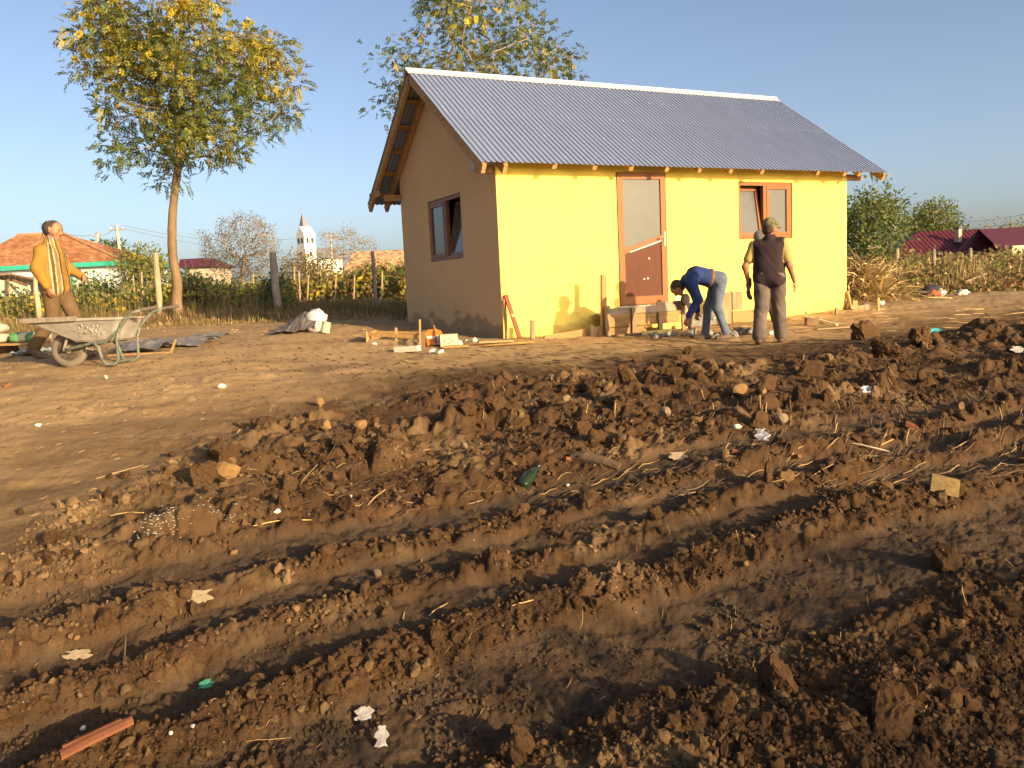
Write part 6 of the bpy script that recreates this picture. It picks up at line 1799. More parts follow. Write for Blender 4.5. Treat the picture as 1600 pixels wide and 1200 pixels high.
# right-hand piece of the forms: H of boards round a tall stake
RY = 10.36
def rz(px, py): return onY(px, py, RY)
hfm = thing('side_formwork', 'right hand part of the step formwork, boards of different heights nailed to a stake', 'formwork', (rz(1165, 505)[0], RY, 0))
def rboard(px0, px1, pyt, pyb, material, yo=0.0):
    a = rz(px0, pyb); b = rz(px1, pyb); t0 = rz(px0, pyt)
    mb = MB(); mb.prism([(a[0], RY + yo, a[2]), (b[0], RY + yo, a[2]), (b[0], RY + yo, t0[2]), (a[0], RY + yo, t0[2])], (0, .026, 0)); return mb.build('form_board', material, hfm)
rboard(1128, 1143, 457, 507, M_OLDW); rboard(1145, 1160, 456, 484.5, M_OLDW, .002); rboard(1145, 1186, 486, 504, M_PINEX)
rboard(1112, 1127, 478, 508, M_PINEX, .001)
rboard(1133, 1145, 508.5, 530, M_GREYW, .03)
mb = MB(); a = rz(1182, 532); b = rz(1180, 441); mb.beam((a[0], RY - .03, a[2] - .08), (b[0], RY - .03, b[2]), .07, .05, up=(0, -1, 0)); mb.build('cleat', M_PINE, hfm)
# things on and about the forms
cp = onY(1071, 468, FY - .10)
M_CLOTH = mat('black_felt', (.035, .028, .028), .95, .2, 20)
cpt = thing('flat_cap', 'dark cap hung on the middle stake of the step formwork', 'cap', cp)
mb = MB(); mb.lathe(cp, [(.0, .055), (.06, .048), (.10, .015), (.105, -.02), (.085, -.035), (.0, -.035)], (.2, -1, .15), 16, .8); mb.build('crown', M_CLOTH, cpt, smooth=True)
mb = MB(); mb.prism([cp + [-.02, -.05, -.06], cp + [.07, -.05, -.05], cp + [.065, -.06, -.20], cp + [.035, -.06, -.21]], (0, .014, 0)); mb.build('peak', M_CLOTH, cpt)
ins = onY(1057, 462, FY + .2); fboard(ins[0] - .02, ins[0] + .05, ins[2] - .2, ins[2] + .02, FY + .2, 'small upright white strip sticking out of the step form', M_SACK)
# grey panel and bag the bent man holds
gq = onY(1100, 500, FY + .03)
gpn = thing('mortar_tub', 'grey mortar stained tub on edge by the bending man\'s hands', 'tub', gq)
mb = MB(); mb.prism([onY(1077, 511, 9.12), onY(1122, 506, 9.12), onY(1121, 487, 9.12), onY(1079, 493, 9.12)], (0, .05, .0)); mb.build('side', mat('grey_rubber', (.17, .155, .14), .85, .35, 12, bump=.006), gpn)
mb = MB(); mb.tube([onY(1076, 512, 9.14), onY(1122, 507, 9.14)], .018, 6); mb.build('lip', M_DKW, gpn)
mb = MB(); mb.tube([onY(1112, 478, 9.10), onY(1121, 484, 9.10), onY(1123, 493, 9.10), onY(1114, 498, 9.10)], .012, 6); mb.build('rope_handle', mat('pale_rope', (.55, .45, .30), .9), gpn)
# edging boards right of the step
e0, e1 = onY(1228, 507, HY0 - .45), onY(1375, 490, HY0 - .45)
def eboard(pa, pb, off, z0, z1, label, material, th=.03):
    a = onY(*pa, HY0 - off); b = onY(*pb, HY0 - off)
    mb = MB(); mb.prism([(a[0], HY0 - off, a[2] + z0), (b[0], HY0 - off, b[2] + z0), (b[0], HY0 - off, b[2] + z1), (a[0], HY0 - off, a[2] + z1)], (0, th, 0))
    return tag(mb.build('edging_board', material, None, origin=a), label, 'board')
eboard((1228, 510), (1312, 501), .42, -.03, .13, 'edging board along the yellow wall below the window', M_PINEX)
eboard((1300, 499), (1385, 491), .36, -.03, .11, 'longest edging board, running past the right corner of the house', M_PINEX)
eboard((1325, 489), (1358, 486), .10, -.02, .12, 'short dark board behind the corner stake', M_OLDW)
plank('batten', 'white batten propped across the edging board', onY(1251, 492, HY0 - .60), gp(1308, 12.0, .02), .03, .025, mat('pale_batten', (.66, .60, .48), .8, .1, 5), cat='batten')
plank('wood_block', 'dark wooden block on the ground at the end of the white batten', gp(1259, 12.1, .06), gp(1278, 12.1, .06), .10, .11, M_DKW, cat='block')
fstake(1307, 481, 503, .50, .055, 'flat stake holding the edging board near the right corner', M_OLDW)
fstake(1372, 465, 494, .48, .05, 'pale stake at the far end of the edging board', M_PINE)
fstake(1259, 486, 503, .46, .03, 'thin peg behind the white batten', M_OLDW)
plank('batten', 'short batten leaning on the right corner of the house', onY(1324, 455, HY0 - .02), onY(1331, 483, HY0 - .15), .05, .03, M_PINE, (0, -1, 0), cat='batten')
mb = MB(); cpk = onY(1333, 479, HY0 - .1); mb.box(cpk, (.12, .1, .22)); tag(mb.build('wood_block', M_PINE, None, origin=cpk), 'upright wood block beside the right corner of the house', 'block')
plank('batten', 'long thin batten lying on the bare ground right of the men', gp(1275, 11.4, .012), gp(1352, 11.6, .012), .05, .02, M_OLDW, cat='batten')
# rubble of broken concrete at the bent man's feet
M_RUB1 = mat('broken_concrete', (.30, .275, .24), .95, .25, 9, bump=.008, bscale=40); M_RUB2 = mat('grey_mortar_lump', (.22, .215, .22), .95, .2, 9, bump=.008, bscale=40)
def chunk_mesh(name, seed, material, sub=2, cuts=7, amp=.16, fine=.0, size=1.0):
    rg = np.random.default_rng(seed)
    bm = bmesh.new(); bmesh.ops.create_icosphere(bm, subdivisions=sub, radius=1.0)
    vs = np.array([v.co for v in bm.verts]); fs = [tuple(v.index for v in f.verts) for f in bm.faces]; bm.free()
    d = 1 + amp * pnoise(vs[:, 0] * 1.6 + seed * 3.1, vs[:, 1] * 1.6 + vs[:, 2] * 1.3, seed)
    vs = vs * d[:, None]
    for k in range(cuts):
        nv = unit(rg.normal(0, 1, (1, 3)))[0]; h_ = rg.uniform(.45, .85)
        e = vs @ nv - h_; vs = vs - np.where(e > 0, e, 0)[:, None] * nv * rg.uniform(.75, 1)
    vs = vs * (1 + .10 * pnoise(vs[:, 0] * 4 + seed, vs[:, 1] * 4 + vs[:, 2] * 3.3, seed + 3) + .06 * pnoise(vs[:, 0] * 9 + seed, vs[:, 1] * 9 - vs[:, 2] * 8.3, seed + 7))[:, None]
    if fine:
        n3 = lambda f, sd: pnoise(vs[:, 0] * f + sd, vs[:, 1] * f + vs[:, 2] * f * .83, seed + sd) + pnoise(vs[:, 2] * f - sd, vs[:, 0] * f * .9 - vs[:, 1] * f * .7, seed + sd + 1)
        vs = vs * (1 + fine * (n3(3.1, 11) + .7 * np.abs(n3(6.3, 12)) + .5 * n3(12.5, 13) + .35 * n3(25., 14)))[:, None]
    vs = vs * rg.uniform(.65, 1.15, 3) * size
    me = bpy.data.meshes.new(name); me.from_pydata(vs.tolist(), [], fs); me.materials.append(material); me.update()
    return me
rub = [chunk_mesh('concrete_chunk', 900 + k, M_RUB1 if k % 3 else M_RUB2, 2, 8) for k in range(6)]
rg = np.random.default_rng(77)
for k in range(46):
    px = rg.uniform(1015, 1178); d = rg.uniform(11.25, 11.75)
    q = gp(px, d); s_ = rg.uniform(.03, .085) * (1.35 if 1060 < px < 1120 else 1)
    o = link('concrete_chunk', rub[k % 6]); o.location = q + np.array([0, 0, s_ * (.25 + (.7 if k % 5 == 0 else 0))]); o.scale = (s_, s_ * rg.uniform(.7, 1), s_ * rg.uniform(.5, .9)); o.rotation_euler = rg.uniform(0, 6.28, 3)
    tag(o, 'pale lump of broken concrete scattered at the foot of the step formwork', 'rubble', 'broken concrete by the step')

# ------------------------------------------------------------------ right of the house: stalk heap and rubbish
hb = gp(1346, 18.5)
rg = np.random.default_rng(31)
N_ = 1500
an_ = rg.uniform(0, 2 * np.pi, N_); rr = np.abs(rg.normal(0, .55, N_)); bs = np.stack([hb[0] + rr * np.cos(an_) * 1.0, hb[1] + rr * np.sin(an_), np.zeros(N_)], 1)
bs[:, 2] = hb[2] + np.maximum(0, .85 - rr * .8) * rg.uniform(.0, 1, N_)
dr = unit(np.stack([np.cos(an_) * .9, np.sin(an_) * .9, rg.normal(.15, .5, N_)], 1) + rg.normal(0, .45, (N_, 3)))
ln_ = rg.uniform(.25, .8, N_)[:, None]; sd_ = unit(np.cross(dr, rg.normal(0, 1, (N_, 3)))) * rg.uniform(.006, .018, (N_, 1))
mid = bs + dr * ln_ * .55; tip = bs + dr * ln_ - np.array([0, 0, .5]) * ln_ * .35
Q_ = np.concatenate([np.stack([bs - sd_, bs + sd_, mid + sd_, mid - sd_], 1), np.stack([mid - sd_, mid + sd_, tip + sd_ * .2, tip - sd_ * .2], 1)])
mi_ = np.tile(rg.choice(4, N_, p=[.5, .2, .2, .1]), 2)
tag(quads_obj('corn_stalk_heap', Q_, [L_STRAW, L_BROWN, mat('bright_straw', (.58, .42, .18), .7, .2, 4), L_OLIVE], mi_), 'heap of dry corn stalks beside the right corner of the house', 'stalk heap')
for i, (px, d, sx, sz, mm, lab) in enumerate(((1452, 19.0, .55, .30, mat('dark_cloth', (.035, .032, .045), .9), 'dark crumpled clothing in the rubbish right of the house'), (1459, 18.7, .26, .16, mat('red_orange_cloth', (.55, .10, .05), .8), 'red orange rag on the dark clothing heap'), (1442, 19.1, .20, .16, M_SACK, 'white rag on top of the dark clothing heap'), (1470, 18.8, .22, .18, M_SACK, 'white rag at the right side of the clothing heap'),
        (1503, 18.6, .30, .15, M_SACK, 'white plastic bag lying alone right of the clothing heap'), (1405, 19.2, .22, .08, mat('faded_red_cloth', (.36, .07, .05), .85), 'faded red rag left of the clothing heap'), (1376, 16.5, .16, .10, M_SACK, 'white scrap behind the pale corner stake'), (1349, 15.8, .14, .07, M_TARP, 'grey scrap on the ground behind the edging boards'))):
    q = gp(px, d, sz * .35); lumpy('rag_bundle' if i < 6 else 'plastic_scrap', lab, 'rubbish', q, (sx, sx * .7, sz), mm, 110 + i, .1, 3, 1.9, .45)
plank('branch', 'long pale branch lying in the weeds right of the rubbish', gp(1508, 20, .22), gp(1540, 20.5, .42), .03, .03, M_OLDW, cat='branch')
# ------------------------------------------------------------------ clods, crumbs, stones, straw and litter on the dug ground
CL = [chunk_mesh('clod', 500 + k, M_SOIL, 4 if k < 10 else 3, 9, .30, .075, .1) for k in range(16)]
rg = np.random.default_rng(2024)
def screen_points(n, smin, smax, seed, tlim=.72):
    r_ = np.random.default_rng(seed); s = np.exp(r_.uniform(np.log(smin), np.log(smax), n)); t = r_.uniform(-tlim, tlim, n)
    return .442 * s + .897 * s * t, .897 * s - .442 * s * t, s
# (1) the clods that show largest: one object each
x, y, s = screen_points(5200, 1.75, 9.6, 7)
h, D, T = ground_fields(x, y)
mid = sstep(3.4, 4.8, y)
w = D * (1 - .97 * T) * (.35 + .8 * mid) * np.clip(.5 + 1.0 * fbm(x * 1.3, y * 1.3, 61, 3), .05, 1.5)
ok = rg.random(len(x)) < w; x, y, s, h, mid = x[ok][:300], y[ok][:300], s[ok][:300], h[ok][:300], mid[ok][:300]
for k in range(len(x)):
    r_ = (.018 + .045 * rg.random() ** 2.2) * (.5 + .14 * s[k]) * (1 + .5 * mid[k])
    r_ = min(r_ * .85, .11)
    o = link('clod', CL[k % 16]); o.location = (x[k], y[k], h[k] + r_ * rg.uniform(.05, .40)); o.scale = (r_ * 10 * rg.uniform(.8, 1.3), r_ * 10 * rg.uniform(.8, 1.2), r_ * 10 * rg.uniform(.4, .8)); o.rotation_euler = rg.uniform(0, 6.28, 3)
    tag(o, 'clod of brown earth among many on the dug ground in front of the house', 'clod', 'clods of dug earth')
for px, py, r_, lab in ((1352, 530, .15, 'tall dark clod standing on the crest of the dug earth, left of the pointed one'), (1437, 537, .14, 'pointed clod standing on the crest of the dug earth at the right'), (1385, 553, .15, 'broad slab of turned earth below the two standing clods'), (1390, 1140, .12, 'large rounded clod near the bottom right of the dug ground'), (1215, 1075, .09, 'big smooth clod in the lower right of the dug ground'), (1130, 1110, .06, 'round clod left of the big smooth one near the bottom'), (800, 1175, .08, 'lit clod at the bottom edge below the middle of the house'), (1480, 890, .10, 'lit clod on the right bank of the dug ground')):
    q = ground_at(px, py); o = link('clod', CL[(px + py) % 10]); o.location = q + np.array([0, 0, r_ * .35]); o.scale = (r_ * 10, r_ * 9, r_ * (12.5 if py < 545 else 8.5)); o.rotation_euler = (.3, .2, px * .1); tag(o, lab, 'clod')
# (2) crumbs: joined, geometry all the same
def crumbs(n, smin, smax, seed, rmin, rmax, name, label, flat=False):
    r2 = np.random.default_rng(seed)
    x, y, s = screen_points(n, smin, smax, seed, .80)
    h, D, T = ground_fields(x, y)
    w = ((.22 if flat else .06) + (.78 if flat else .94) * D) * (1 - (.55 if flat else .88) * T) * np.clip(.45 + 1.0 * fbm(x * 1.7, y * 1.7, seed, 3), .06, 1.4)
    ok = r2.random(n) < w; x, y, s, h, D, T = [a[ok] for a in (x, y, s, h, D, T)]
    m_ = len(x)
    base = []
    for k in range(10):
        bm = bmesh.new(); bmesh.ops.create_icosphere(bm, subdivisions=1 if flat else 2, radius=1.0)
        vs = np.array([v.co for v in bm.verts]); fs = np.array([[v.index for v in f.verts] for f in bm.faces]); bm.free()
        for c in range(6):
            nv = unit(r2.normal(0, 1, (1, 3)))[0]; e = vs @ nv - r2.uniform(.4, .8); vs = vs - np.where(e > 0, e, 0)[:, None] * nv * .9
        vs = vs * (1 + .20 * r2.normal(0, 1, len(vs)) * (1 if flat else .65))[:, None]
        base.append((vs, fs))
    V = []; F = []; C = []; off = 0
    sc_ = soil_color(x, y, D, T); sc_[:, 0] = np.clip(sc_[:, 0] + np.where(r2.random(m_) < .22, r2.uniform(.05, .35, m_), 0), 0, 1)
    rad = (rmin + (rmax - rmin) * r2.random(m_) ** 3) * (.45 + .19 * s)
    ang = r2.uniform(0, 6.28, (m_, 3))
    for k in range(m_):
        vs, fs = base[k % 10]
        ca, sa = np.cos(ang[k]), np.sin(ang[k])
        Rz = np.array([[ca[0], -sa[0], 0], [sa[0], ca[0], 0], [0, 0, 1]]); Rx = np.array([[1, 0, 0], [0, ca[1], -sa[1]], [0, sa[1], ca[1]]])
        p = (vs * (r2.uniform(.5, 1.35, 3) * rad[k])) @ Rx.T @ Rz.T + np.array([x[k], y[k], h[k] + rad[k] * .25])
        V.append(p); F.append(fs + off); off += len(vs); C.append(np.tile(sc_[k], (len(vs), 1)))
    o = np_mesh(name, np.concatenate(V), np.concatenate(F), M_SOIL, smooth=False)
    ca = o.data.color_attributes.new('soil', 'FLOAT_COLOR', 'POINT'); ca.data.foreach_set('color', np.concatenate(C).astype(np.float32).ravel())
    return tag(o, label, 'soil crumbs', kind='stuff')
crumbs(8500, 1.7, 9.5, 301, .006, .034, 'soil_lumps', 'lumps of crumbled earth over the dug ground')
crumbs(45000, 1.7, 9.0, 305, .005, .017, 'soil_lumps', 'small broken lumps of earth along the ridges of the dug ground', True)
crumbs(52000, 1.6, 13.0, 302, .0028, .010, 'soil_crumbs', 'small crumbs of earth over the whole yard', True)
# (3) straw, roots and twigs: stuff
def straw(n, smin, smax, seed, L0, L1, rr, name, label, mats, probs, lift=.12):
    r2 = np.random.default_rng(seed)
    x, y, s = screen_points(n, smin, smax, seed, .85); 
    a = r2.uniform(0, np.pi, n); ln = (L0 + (L1 - L0) * r2.random(n) ** 2.5)
    inside = (x > HX0 - .1) & (y > HY0 - .1); keep = ~inside; x, y, s, a, ln = [q[keep] for q in (x, y, s, a, ln)]; n = len(x)
    dx, dy = np.cos(a) * ln / 2, np.sin(a) * ln / 2
    P = []
    bend = r2.normal(0, .05, n) * ln
    for k, t in enumerate((-1, -.3, .35, 1)):
        px_, py_ = x + dx * t - np.sin(a) * bend * (1 - t * t), y + dy * t + np.cos(a) * bend * (1 - t * t)
        hz = ground_fields(px_, py_)[0]
        P.append(np.stack([px_, py_, hz + .004 + (r2.random(n) ** 4 * lift * ln if t > 0 else 0)], 1))
    V = []; F = []
    rad = rr * r2.uniform(.6, 1.5, n) * (.5 + .13 * s)
    for k in range(4):
        d = unit(P[min(k + 1, 3)] - P[max(k - 1, 0)]); sdv = unit(np.cross(d, np.array([0, 0, 1.0]))); upv = np.cross(sdv, d)
        for t in (0, 2.1, 4.2): V.append(P[k] + (sdv * np.cos(t) + upv * np.sin(t)) * (rad * (.5 if k in (0, 3) else 1))[:, None])
    V = np.stack(V, 1); base = (np.arange(n) * 12)[:, None]
    F = np.concatenate([base + np.array([[k * 3 + q, k * 3 + (q + 1) % 3, (k + 1) * 3 + (q + 1) % 3, (k + 1) * 3 + q]]) for k in range(3) for q in range(3)])
    mi = r2.choice(len(mats), n, p=probs); mi = np.tile(mi, 9)
    o = np_mesh(name, V.reshape(-1, 3), F, mats, mi); return tag(o, label, 'straw', kind='stuff')
M_TWIG = mat('dark_twig', (.10, .065, .04), .9, .3, 8); M_STR = mat('straw', (.40, .27, .12), .8, .25, 8)
straw(650, 1.7, 16, 601, .02, .16, .0011, 'straw_litter', 'bits of straw and stalk strewn over the ground', [M_STR, M_TWIG, L_BROWN], [.4, .35, .25])
straw(4200, 4.2, 15, 603, .04, .45, .0021, 'twig_litter', 'dark twigs trodden into the bare yard', [M_TWIG, L_BROWN, M_STR], [.6, .25, .15], .1)
a = ground_at(893, 716); b = ground_at(968, 734)
mb = MB(); mb.tube([a + [0, 0, .0], a * .7 + b * .3 + [0, 0, .02], a * .3 + b * .7 + [0, 0, .02], b + [0, 0, .005]], [.028, .036, .034, .03], 9)
tag(mb.build('old_post', mat('muddy_wood', (.11, .07, .042), .95, .35, 6, bump=.006), None, origin=a), 'old round post half buried in the dug earth', 'post')
# (4) single pieces that can be pointed out
M_STONE = mat('pale_stone', (.24, .17, .105), .9, .25, 8, bump=.006, bscale=40); M_STONE2 = mat('ochre_stone', (.26, .15, .06), .9, .25, 8, bump=.006, bscale=40); M_LIMEL = mat('lime_lump', (.60, .56, .48), .9, .06, 10)
ST = [chunk_mesh('stone', 700 + k, M_STONE if k % 2 else M_STONE2, 2, 7) for k in range(6)]
def stone(px, py, r_, label, cat='stone', me=None, group=None, sz=.7):
    q = ground_at(px, py); o = link('stone', me or ST[(px * 7 + py) % 6]); o.location = q + np.array([0, 0, r_ * .35]); r_ = r_ * .62; o.scale = (r_, r_ * .8, r_ * sz); o.rotation_euler = (px * .01, 0, px * .37); return tag(o, label, cat, group)
WH = chunk_mesh('lime_lump', 731, M_LIMEL, 2, 6)
for px, py, r_, lab in ((1153, 619, .11, 'white flecked stone on the dug earth below the man in the vest'), (1192, 620, .07, 'small tan stone right of the white flecked one'), (770, 628, .07, 'tan stone on the dug earth left of the step'), (500, 634, .10, 'roundish stone standing on the near edge of the dug earth'), (562, 672, .10, 'tan stone right of the round one on the dug earth'), (510, 672, .10, 'darker round stone below the standing one'), (1220, 665, .12, 'angular grey tan stone in the middle of the dug earth'), (1040, 655, .12, 'flat tan stone below the step formwork in the dug earth'), (355, 745, .12, 'flat pale slab of dry earth on the left bank'), (885, 630, .08, 'yellowish stone on the dug earth below the door'), (463, 955, .035, 'orange stone among smaller ones on a ridge'), (452, 972, .022, 'small white pebble beside the orange stone'), (366, 868, .035, 'tan stone on the ridge at the left'), (590, 903, .05, 'flat brown stone on the edge of a rut'), (1165, 883, .03, 'yellow clod shaped stone in the shaded rut'), (725, 702, .07, 'smooth brown stone in the dug earth'), (120, 1000, .02, 'pebble beside the leftmost rut')):
    stone(px, py, r_, lab)
for px, py, r_, lab in ((346, 608, .075, 'bright white lump on the bare yard right of the wheelbarrow'), (166, 592, .05, 'small white lump in front of the wheelbarrow wheel'), (130, 1142, .02, 'white lump in the mud above the orange tile'), (302, 1138, .016, 'glassy white lump on the lowest ridge'), (267, 1150, .016, 'white crumb left of the glassy lump'), (1152, 672, .05, 'white crumb on the dug earth above the foil'), (433, 802, .03, 'small white lump near the lime patch'), (548, 778, .02, 'tiny white crumb on the lit bank'), (60, 668, .04, 'small white lump at the left edge of the yard'), (887, 760, .025, 'pale lump beside the green bottle'), (497, 500, .05, 'white lump on the shaded ground behind the sack'), (585, 540, .06, 'white scrap lying on the yard in front of the timber frame')):
    stone(px, py, r_, lab, 'lump', WH)
def patch(px, py, w, h_, seed, label, n, material):
    r2 = np.random.default_rng(seed); V = []; F = []
    q0 = ground_at(px, py); dp = depth_of(q0); k_ = dp / FPX
    fy = unit(np.array([[FW[0], FW[1]]]))[0]
    uu = r2.normal(0, w * .4, n) * k_; vv_ = r2.normal(0, h_ * .4, n) * k_ * 2.2
    xs_ = q0[0] + RT[0] * uu + fy[0] * vv_; ys_ = q0[1] + RT[1] * uu + fy[1] * vv_; hs_ = ground_fields(xs_, ys_)[0]
    for k in range(n):
        q = np.array([xs_[k], ys_[k], hs_[k]]); s_ = r2.uniform(.0015, .0055)
        o_ = len(V); V += [q + np.array([-s_, 0, .001]), q + np.array([0, -s_, .001]), q + np.array([s_, 0, .001]), q + np.array([0, s_, .001]), q + np.array([0, 0, s_ * .7])]; F += [(o_, o_ + 1, o_ + 4), (o_ + 1, o_ + 2, o_ + 4), (o_ + 2, o_ + 3, o_ + 4), (o_ + 3, o_, o_ + 4)]
    o = np_mesh('lime_spill', np.array(V), np.array(F), material); tag(o, label, 'lime', kind='stuff')
patch(250, 822, 60, 22, 1, 'powdery white lime spilt on the left bank', 260, M_LIMEL)
patch(345, 808, 50, 14, 2, 'thin trail of white lime beside the spill', 60, M_LIMEL)
patch(935, 655, 60, 22, 3, 'crumbs of yellow straw and dry clay on the dug earth', 240, mat('yellow_clay', (.46, .35, .17), .9, .2, 10))
patch(1140, 725, 40, 18, 4, 'dry yellowish crumbs on the right bank', 120, MATS['yellow_clay'])
def ground_plank(px0, py0, px1, py1, w, h_, label, material, name='stick', cat='stick', lift=.01):
    a = ground_at(px0, py0); b = ground_at(px1, py1); a[2] += lift; b[2] += lift
    w = w * .5; mid = (a + b) / 2 + np.array([random.uniform(-1, 1), random.uniform(-1, 1), .4]) * np.linalg.norm(b - a) * .05
    mid[2] = max(mid[2], H(mid[0], mid[1]) + w * .3)
    mb = MB(); mb.tube([a, (a + mid) / 2 + np.array([0, 0, .003]), mid, (b + mid) / 2, b], [w * .35, w * .55, w * .5, w * .6, w * .3], 5)
    return tag(mb.build(name, material, None, origin=(a + b) / 2), label, cat)
M_TERRA = mat('terracotta', (.15, .055, .025), .85, .2, 9, bump=.004)
a = ground_at(95, 1188); b = ground_at(208, 1132)
tl = thing('roof_tile_piece', 'long broken piece of orange roof tile at the bottom left', 'tile', (a + b) / 2)
dd = b - a; LL = np.linalg.norm(dd); dd /= LL; sd_ = np.cross(dd, [0, 0, 1.]); sd_ /= np.linalg.norm(sd_)
prof = [(-.020, .0), (-.018, .020), (-.008, .024), (.006, .020), (.018, .010), (.022, .0)]
mb = MB(); nP = len(prof); secs = [0, .25, .5, .75, 1.0]
vs = [a + dd * LL * t + sd_ * (u * (1.0 if t < .9 else .7)) + np.array([0, 0, z * .8 + .006 + .004 * sin(t * 3)]) for t in secs for u, z in prof]
fs = [(i * nP + k, i * nP + k + 1, (i + 1) * nP + k + 1, (i + 1) * nP + k) for i in range(len(secs) - 1) for k in range(nP - 1)] + [(i * nP + nP - 1, i * nP, (i + 1) * nP, (i + 1) * nP + nP - 1) for i in range(len(secs) - 1)] + [tuple(range(nP)), tuple(range((len(secs) - 1) * nP, len(secs) * nP))]
mb.add(vs, fs); mb.build('shell', M_TERRA, tl)
mb = MB(); mb.beam(a + dd * .01 - sd_ * .016 + [0, 0, .026], b - dd * .03 - sd_ * .012 + [0, 0, .026], .010, .010); mb.build('rim', M_TERRA, tl)
for px, py, r_, lab in ((885, 720, .055, 'orange brick fragment on the right bank of dug earth'), (577, 735 + 0, .0, ''), (1242, 718, .06, 'reddish brick fragment right of the foil'), (1150, 708, .05, 'thin red tile chip in the dug earth'), (1085, 722, .05, 'broken tile chip with a pale edge'), (12, 604, .07, 'orange tile chip at the left edge of the yard'), (1422, 667, .06, 'orange tile chip on the right of the dug earth'), (660, 832, .02, 'small red chip on a lit ridge'), (155, 905, .02, 'red chip in the left rut'), (1262, 878, .022, 'reddish chip in the shaded rut at the right')):
    if r_ > 0:
        q = ground_at(px, py); mb = MB(); r_ *= .62; mb.box(q + [0, 0, r_ * .2], (r_ * 1.7, r_ * 1.0, r_ * .6), (.25, .35, px * .3)); tag(mb.build('brick_fragment', M_TERRA, None, origin=q), lab, 'brick')
q = ground_at(1476, 772); M_FOAM = mat('yellow_foam', (.24, .165, .06), .9, color2=(.12, .08, .035), scale=16, bump=.004)
blk = thing('foam_block', 'yellow foam block with a grooved face lying on the right bank', 'foam block', q)
Rb = (Matrix.Rotation(YAW_R, 3, 'Z') @ Euler((radians(44), radians(14), radians(-20))).to_matrix())
for k in range(2):
    for i in range(2):
        mb = MB(); mb.box(Vector(q) + Vector((0, 0, .025)) + Rb @ Vector((-.0325 + .065 * k, -.027 + .054 * i, 0)), (.064, .053, .022), Rb); mb.build('pad', M_FOAM, blk)
mb = MB(); mb.box(Vector(q) + Vector((0, 0, .025)) + Rb @ Vector((0, 0, -.010)), (.13, .108, .014), Rb); mb.build('backing', M_FOAM, blk)
# green bottle, foil, papers
q = ground_at(826, 756) + np.array([0, 0, .03]); M_BOT = glass_material('green_bottle_glass', (.025, .045, .022), .15, .4)
mb = MB(); ax_ = np.array([.75, .45, .35]); ax_ /= np.linalg.norm(ax_); mb.lathe(q - ax_ * .08, [(.0, 0), (.034, .002), (.036, .01), (.036, .11), (.030, .135), (.014, .165), (.013, .20), (.016, .202), (.016, .212), (.0, .212)], ax_, 16); bo = mb.build('bottle', M_BOT, None, smooth=True, origin=q); tag(bo, 'dark green glass bottle half sunk in the dug earth', 'bottle')
def paper(px, py, w, h_, label, material, seed, lift=.03, name='paper_scrap', cat='paper'):
    q = ground_at(px, py)
    k = 7
    r2 = np.random.default_rng(seed); U = np.array([RT[0], RT[1], 0]); Vv = np.array([-.25 * RT[1] + .55 * FW[0], .25 * RT[0] + .55 * FW[1], .75])
    vs = []
    for i in range(k):
        for j_ in range(k):
            u = (i / (k - 1) - .5) * w * (1 - .5 * abs(j_ / (k - 1) - .4)) * (1 + .35 * np.sin(j_ * 1.7 + seed)); v = (j_ / (k - 1)) * h_ - h_ * .2
            n_ = r2.normal(0, .07) * w
            vs.append(q + U * (u + r2.normal(0, .025) * w) + Vv * v + np.array([FW[0], FW[1], 0]) * n_ * .5 + np.array([0, 0, lift * .3 + n_ * .2]))
    I = lambda i, j_: i * k + j_
    fs = [(I(i, j_), I(i + 1, j_), I(i + 1, j_ + 1), I(i, j_ + 1)) for i in range(k - 1) for j_ in range(k - 1) ]
    n0 = len(vs); vs = vs + [p + np.array([FW[0], FW[1], 0]) * .004 for p in vs]
    fs = fs + [tuple(n0 + i for i in reversed(f)) for f in fs]
    mb = MB(); mb.add(vs, fs); o = mb.build(name, material, None, origin=q, recalc=False); return tag(o, label, cat)
M_PAPER = mat('dirty_white_paper', (.46, .46, .47), .8, color2=(.15, .13, .12), scale=16); M_RAGC = mat('cream_rag', (.30, .235, .15), .9, .2, 10, bump=.005); M_FOIL = mat('crushed_foil', (.30, .30, .33), .45, .5, 18, metal=.5)
paper(569, 1126, .06, .04, 'torn white paper lying in the shaded mud near the bottom', M_PAPER, 1)
paper(596, 1165, .04, .055, 'folded white paper below the torn one at the bottom', M_PAPER, 2)
paper(1193, 688, .09, .09, 'crushed silvery foil on the dug earth', M_FOIL, 3)
paper(308, 945, .12, .05, 'cream rag lying on the edge of a rut at the left', M_RAGC, 4, .05, 'rag', 'rag')
paper(120, 1030, .10, .03, 'cream rag in the mud at the left edge', M_RAGC, 5, .03, 'rag', 'rag')
paper(1460, 522, .22, .08, 'bit of turquoise plastic behind the crest of dug earth', mat('turquoise_plastic', (.06, .40, .45), .4), 6, .03, 'plastic_scrap', 'plastic')
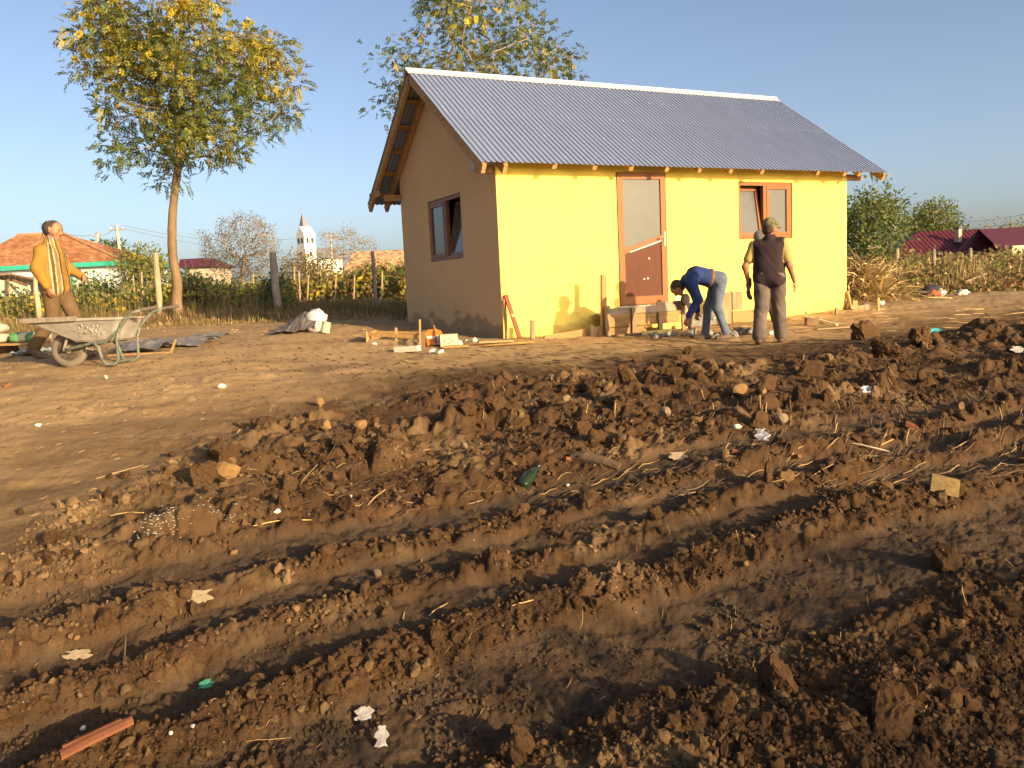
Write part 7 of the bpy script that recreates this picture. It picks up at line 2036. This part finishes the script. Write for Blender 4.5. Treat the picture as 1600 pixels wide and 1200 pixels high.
paper(1356, 614, .08, .06, 'bluish plastic scrap in the dug earth at the right', mat('bluish_plastic', (.40, .50, .60), .4), 7, .03, 'plastic_scrap', 'plastic')
paper(322, 1075, .05, .025, 'green plastic scrap in the track at the lower left', mat('green_plastic', (.05, .22, .14), .4), 8, .02, 'plastic_scrap', 'plastic')
paper(1592, 552, .12, .07, 'white scrap at the right edge of the dug earth', M_PAPER, 9)
paper(1060, 718, .10, .05, 'pale wood chip like scrap on the right bank', M_RAGC, 10)
for x0, y0, x1, y1, w, lab, mm in ((575, 793, 606, 765, .014, 'bright split stick on the lit bank', M_STR), (172, 809, 224, 804, .016, 'yellow chip of wood on the left bank', mat('yellow_chip', (.62, .42, .14), .8, .15, 8)), (396, 824, 488, 815, .009, 'long curled yellow stalk on the left bank', MATS['yellow_chip']), (1332, 697, 1390, 709, .020, 'grey stick on the right bank', mat('pale_grey_stick', (.45, .36, .25), .85, .2, 8)), (1375, 700, 1396, 690, .02, 'short brown stick beside the grey one', M_PINE), (150, 750, 225, 728, .010, 'long dry stalk in the left rut', M_STR), (470, 757, 497, 727, .007, 'dry stalk poking up from the bank', M_STR), (194, 1040, 197, 995, .010, 'upright dead stem on the left ridge', M_OLDW), (631, 972, 632, 958, .008, 'small upright splinter on the lit ridge', M_STR), (670, 965, 700, 945, .010, 'splinter lying on the lit ridge', M_STR), (800, 950, 834, 941, .010, 'pale splinter on the ridge below the door', M_STR), (1275, 770, 1330, 752, .010, 'brown twig on the right bank', M_TWIG), (385, 1162, 455, 1155, .004, 'thin straw in the shaded mud at the bottom', M_STR), (718, 1178, 745, 1135, .004, 'curved pale root at the bottom', M_STR), (1175, 985, 1240, 1060, .006, 'dark root hanging down the shaded bank', M_TWIG), (1300, 605, 1345, 622, .012, 'thin stick on the crest of the dug earth', M_OLDW), (1060, 652, 1090, 690, .016, 'twig crossing the dug earth in the middle', M_TWIG)):
    ground_plank(x0, y0, x1, y1, w, w * .7, lab, mm, lift=w * .6)
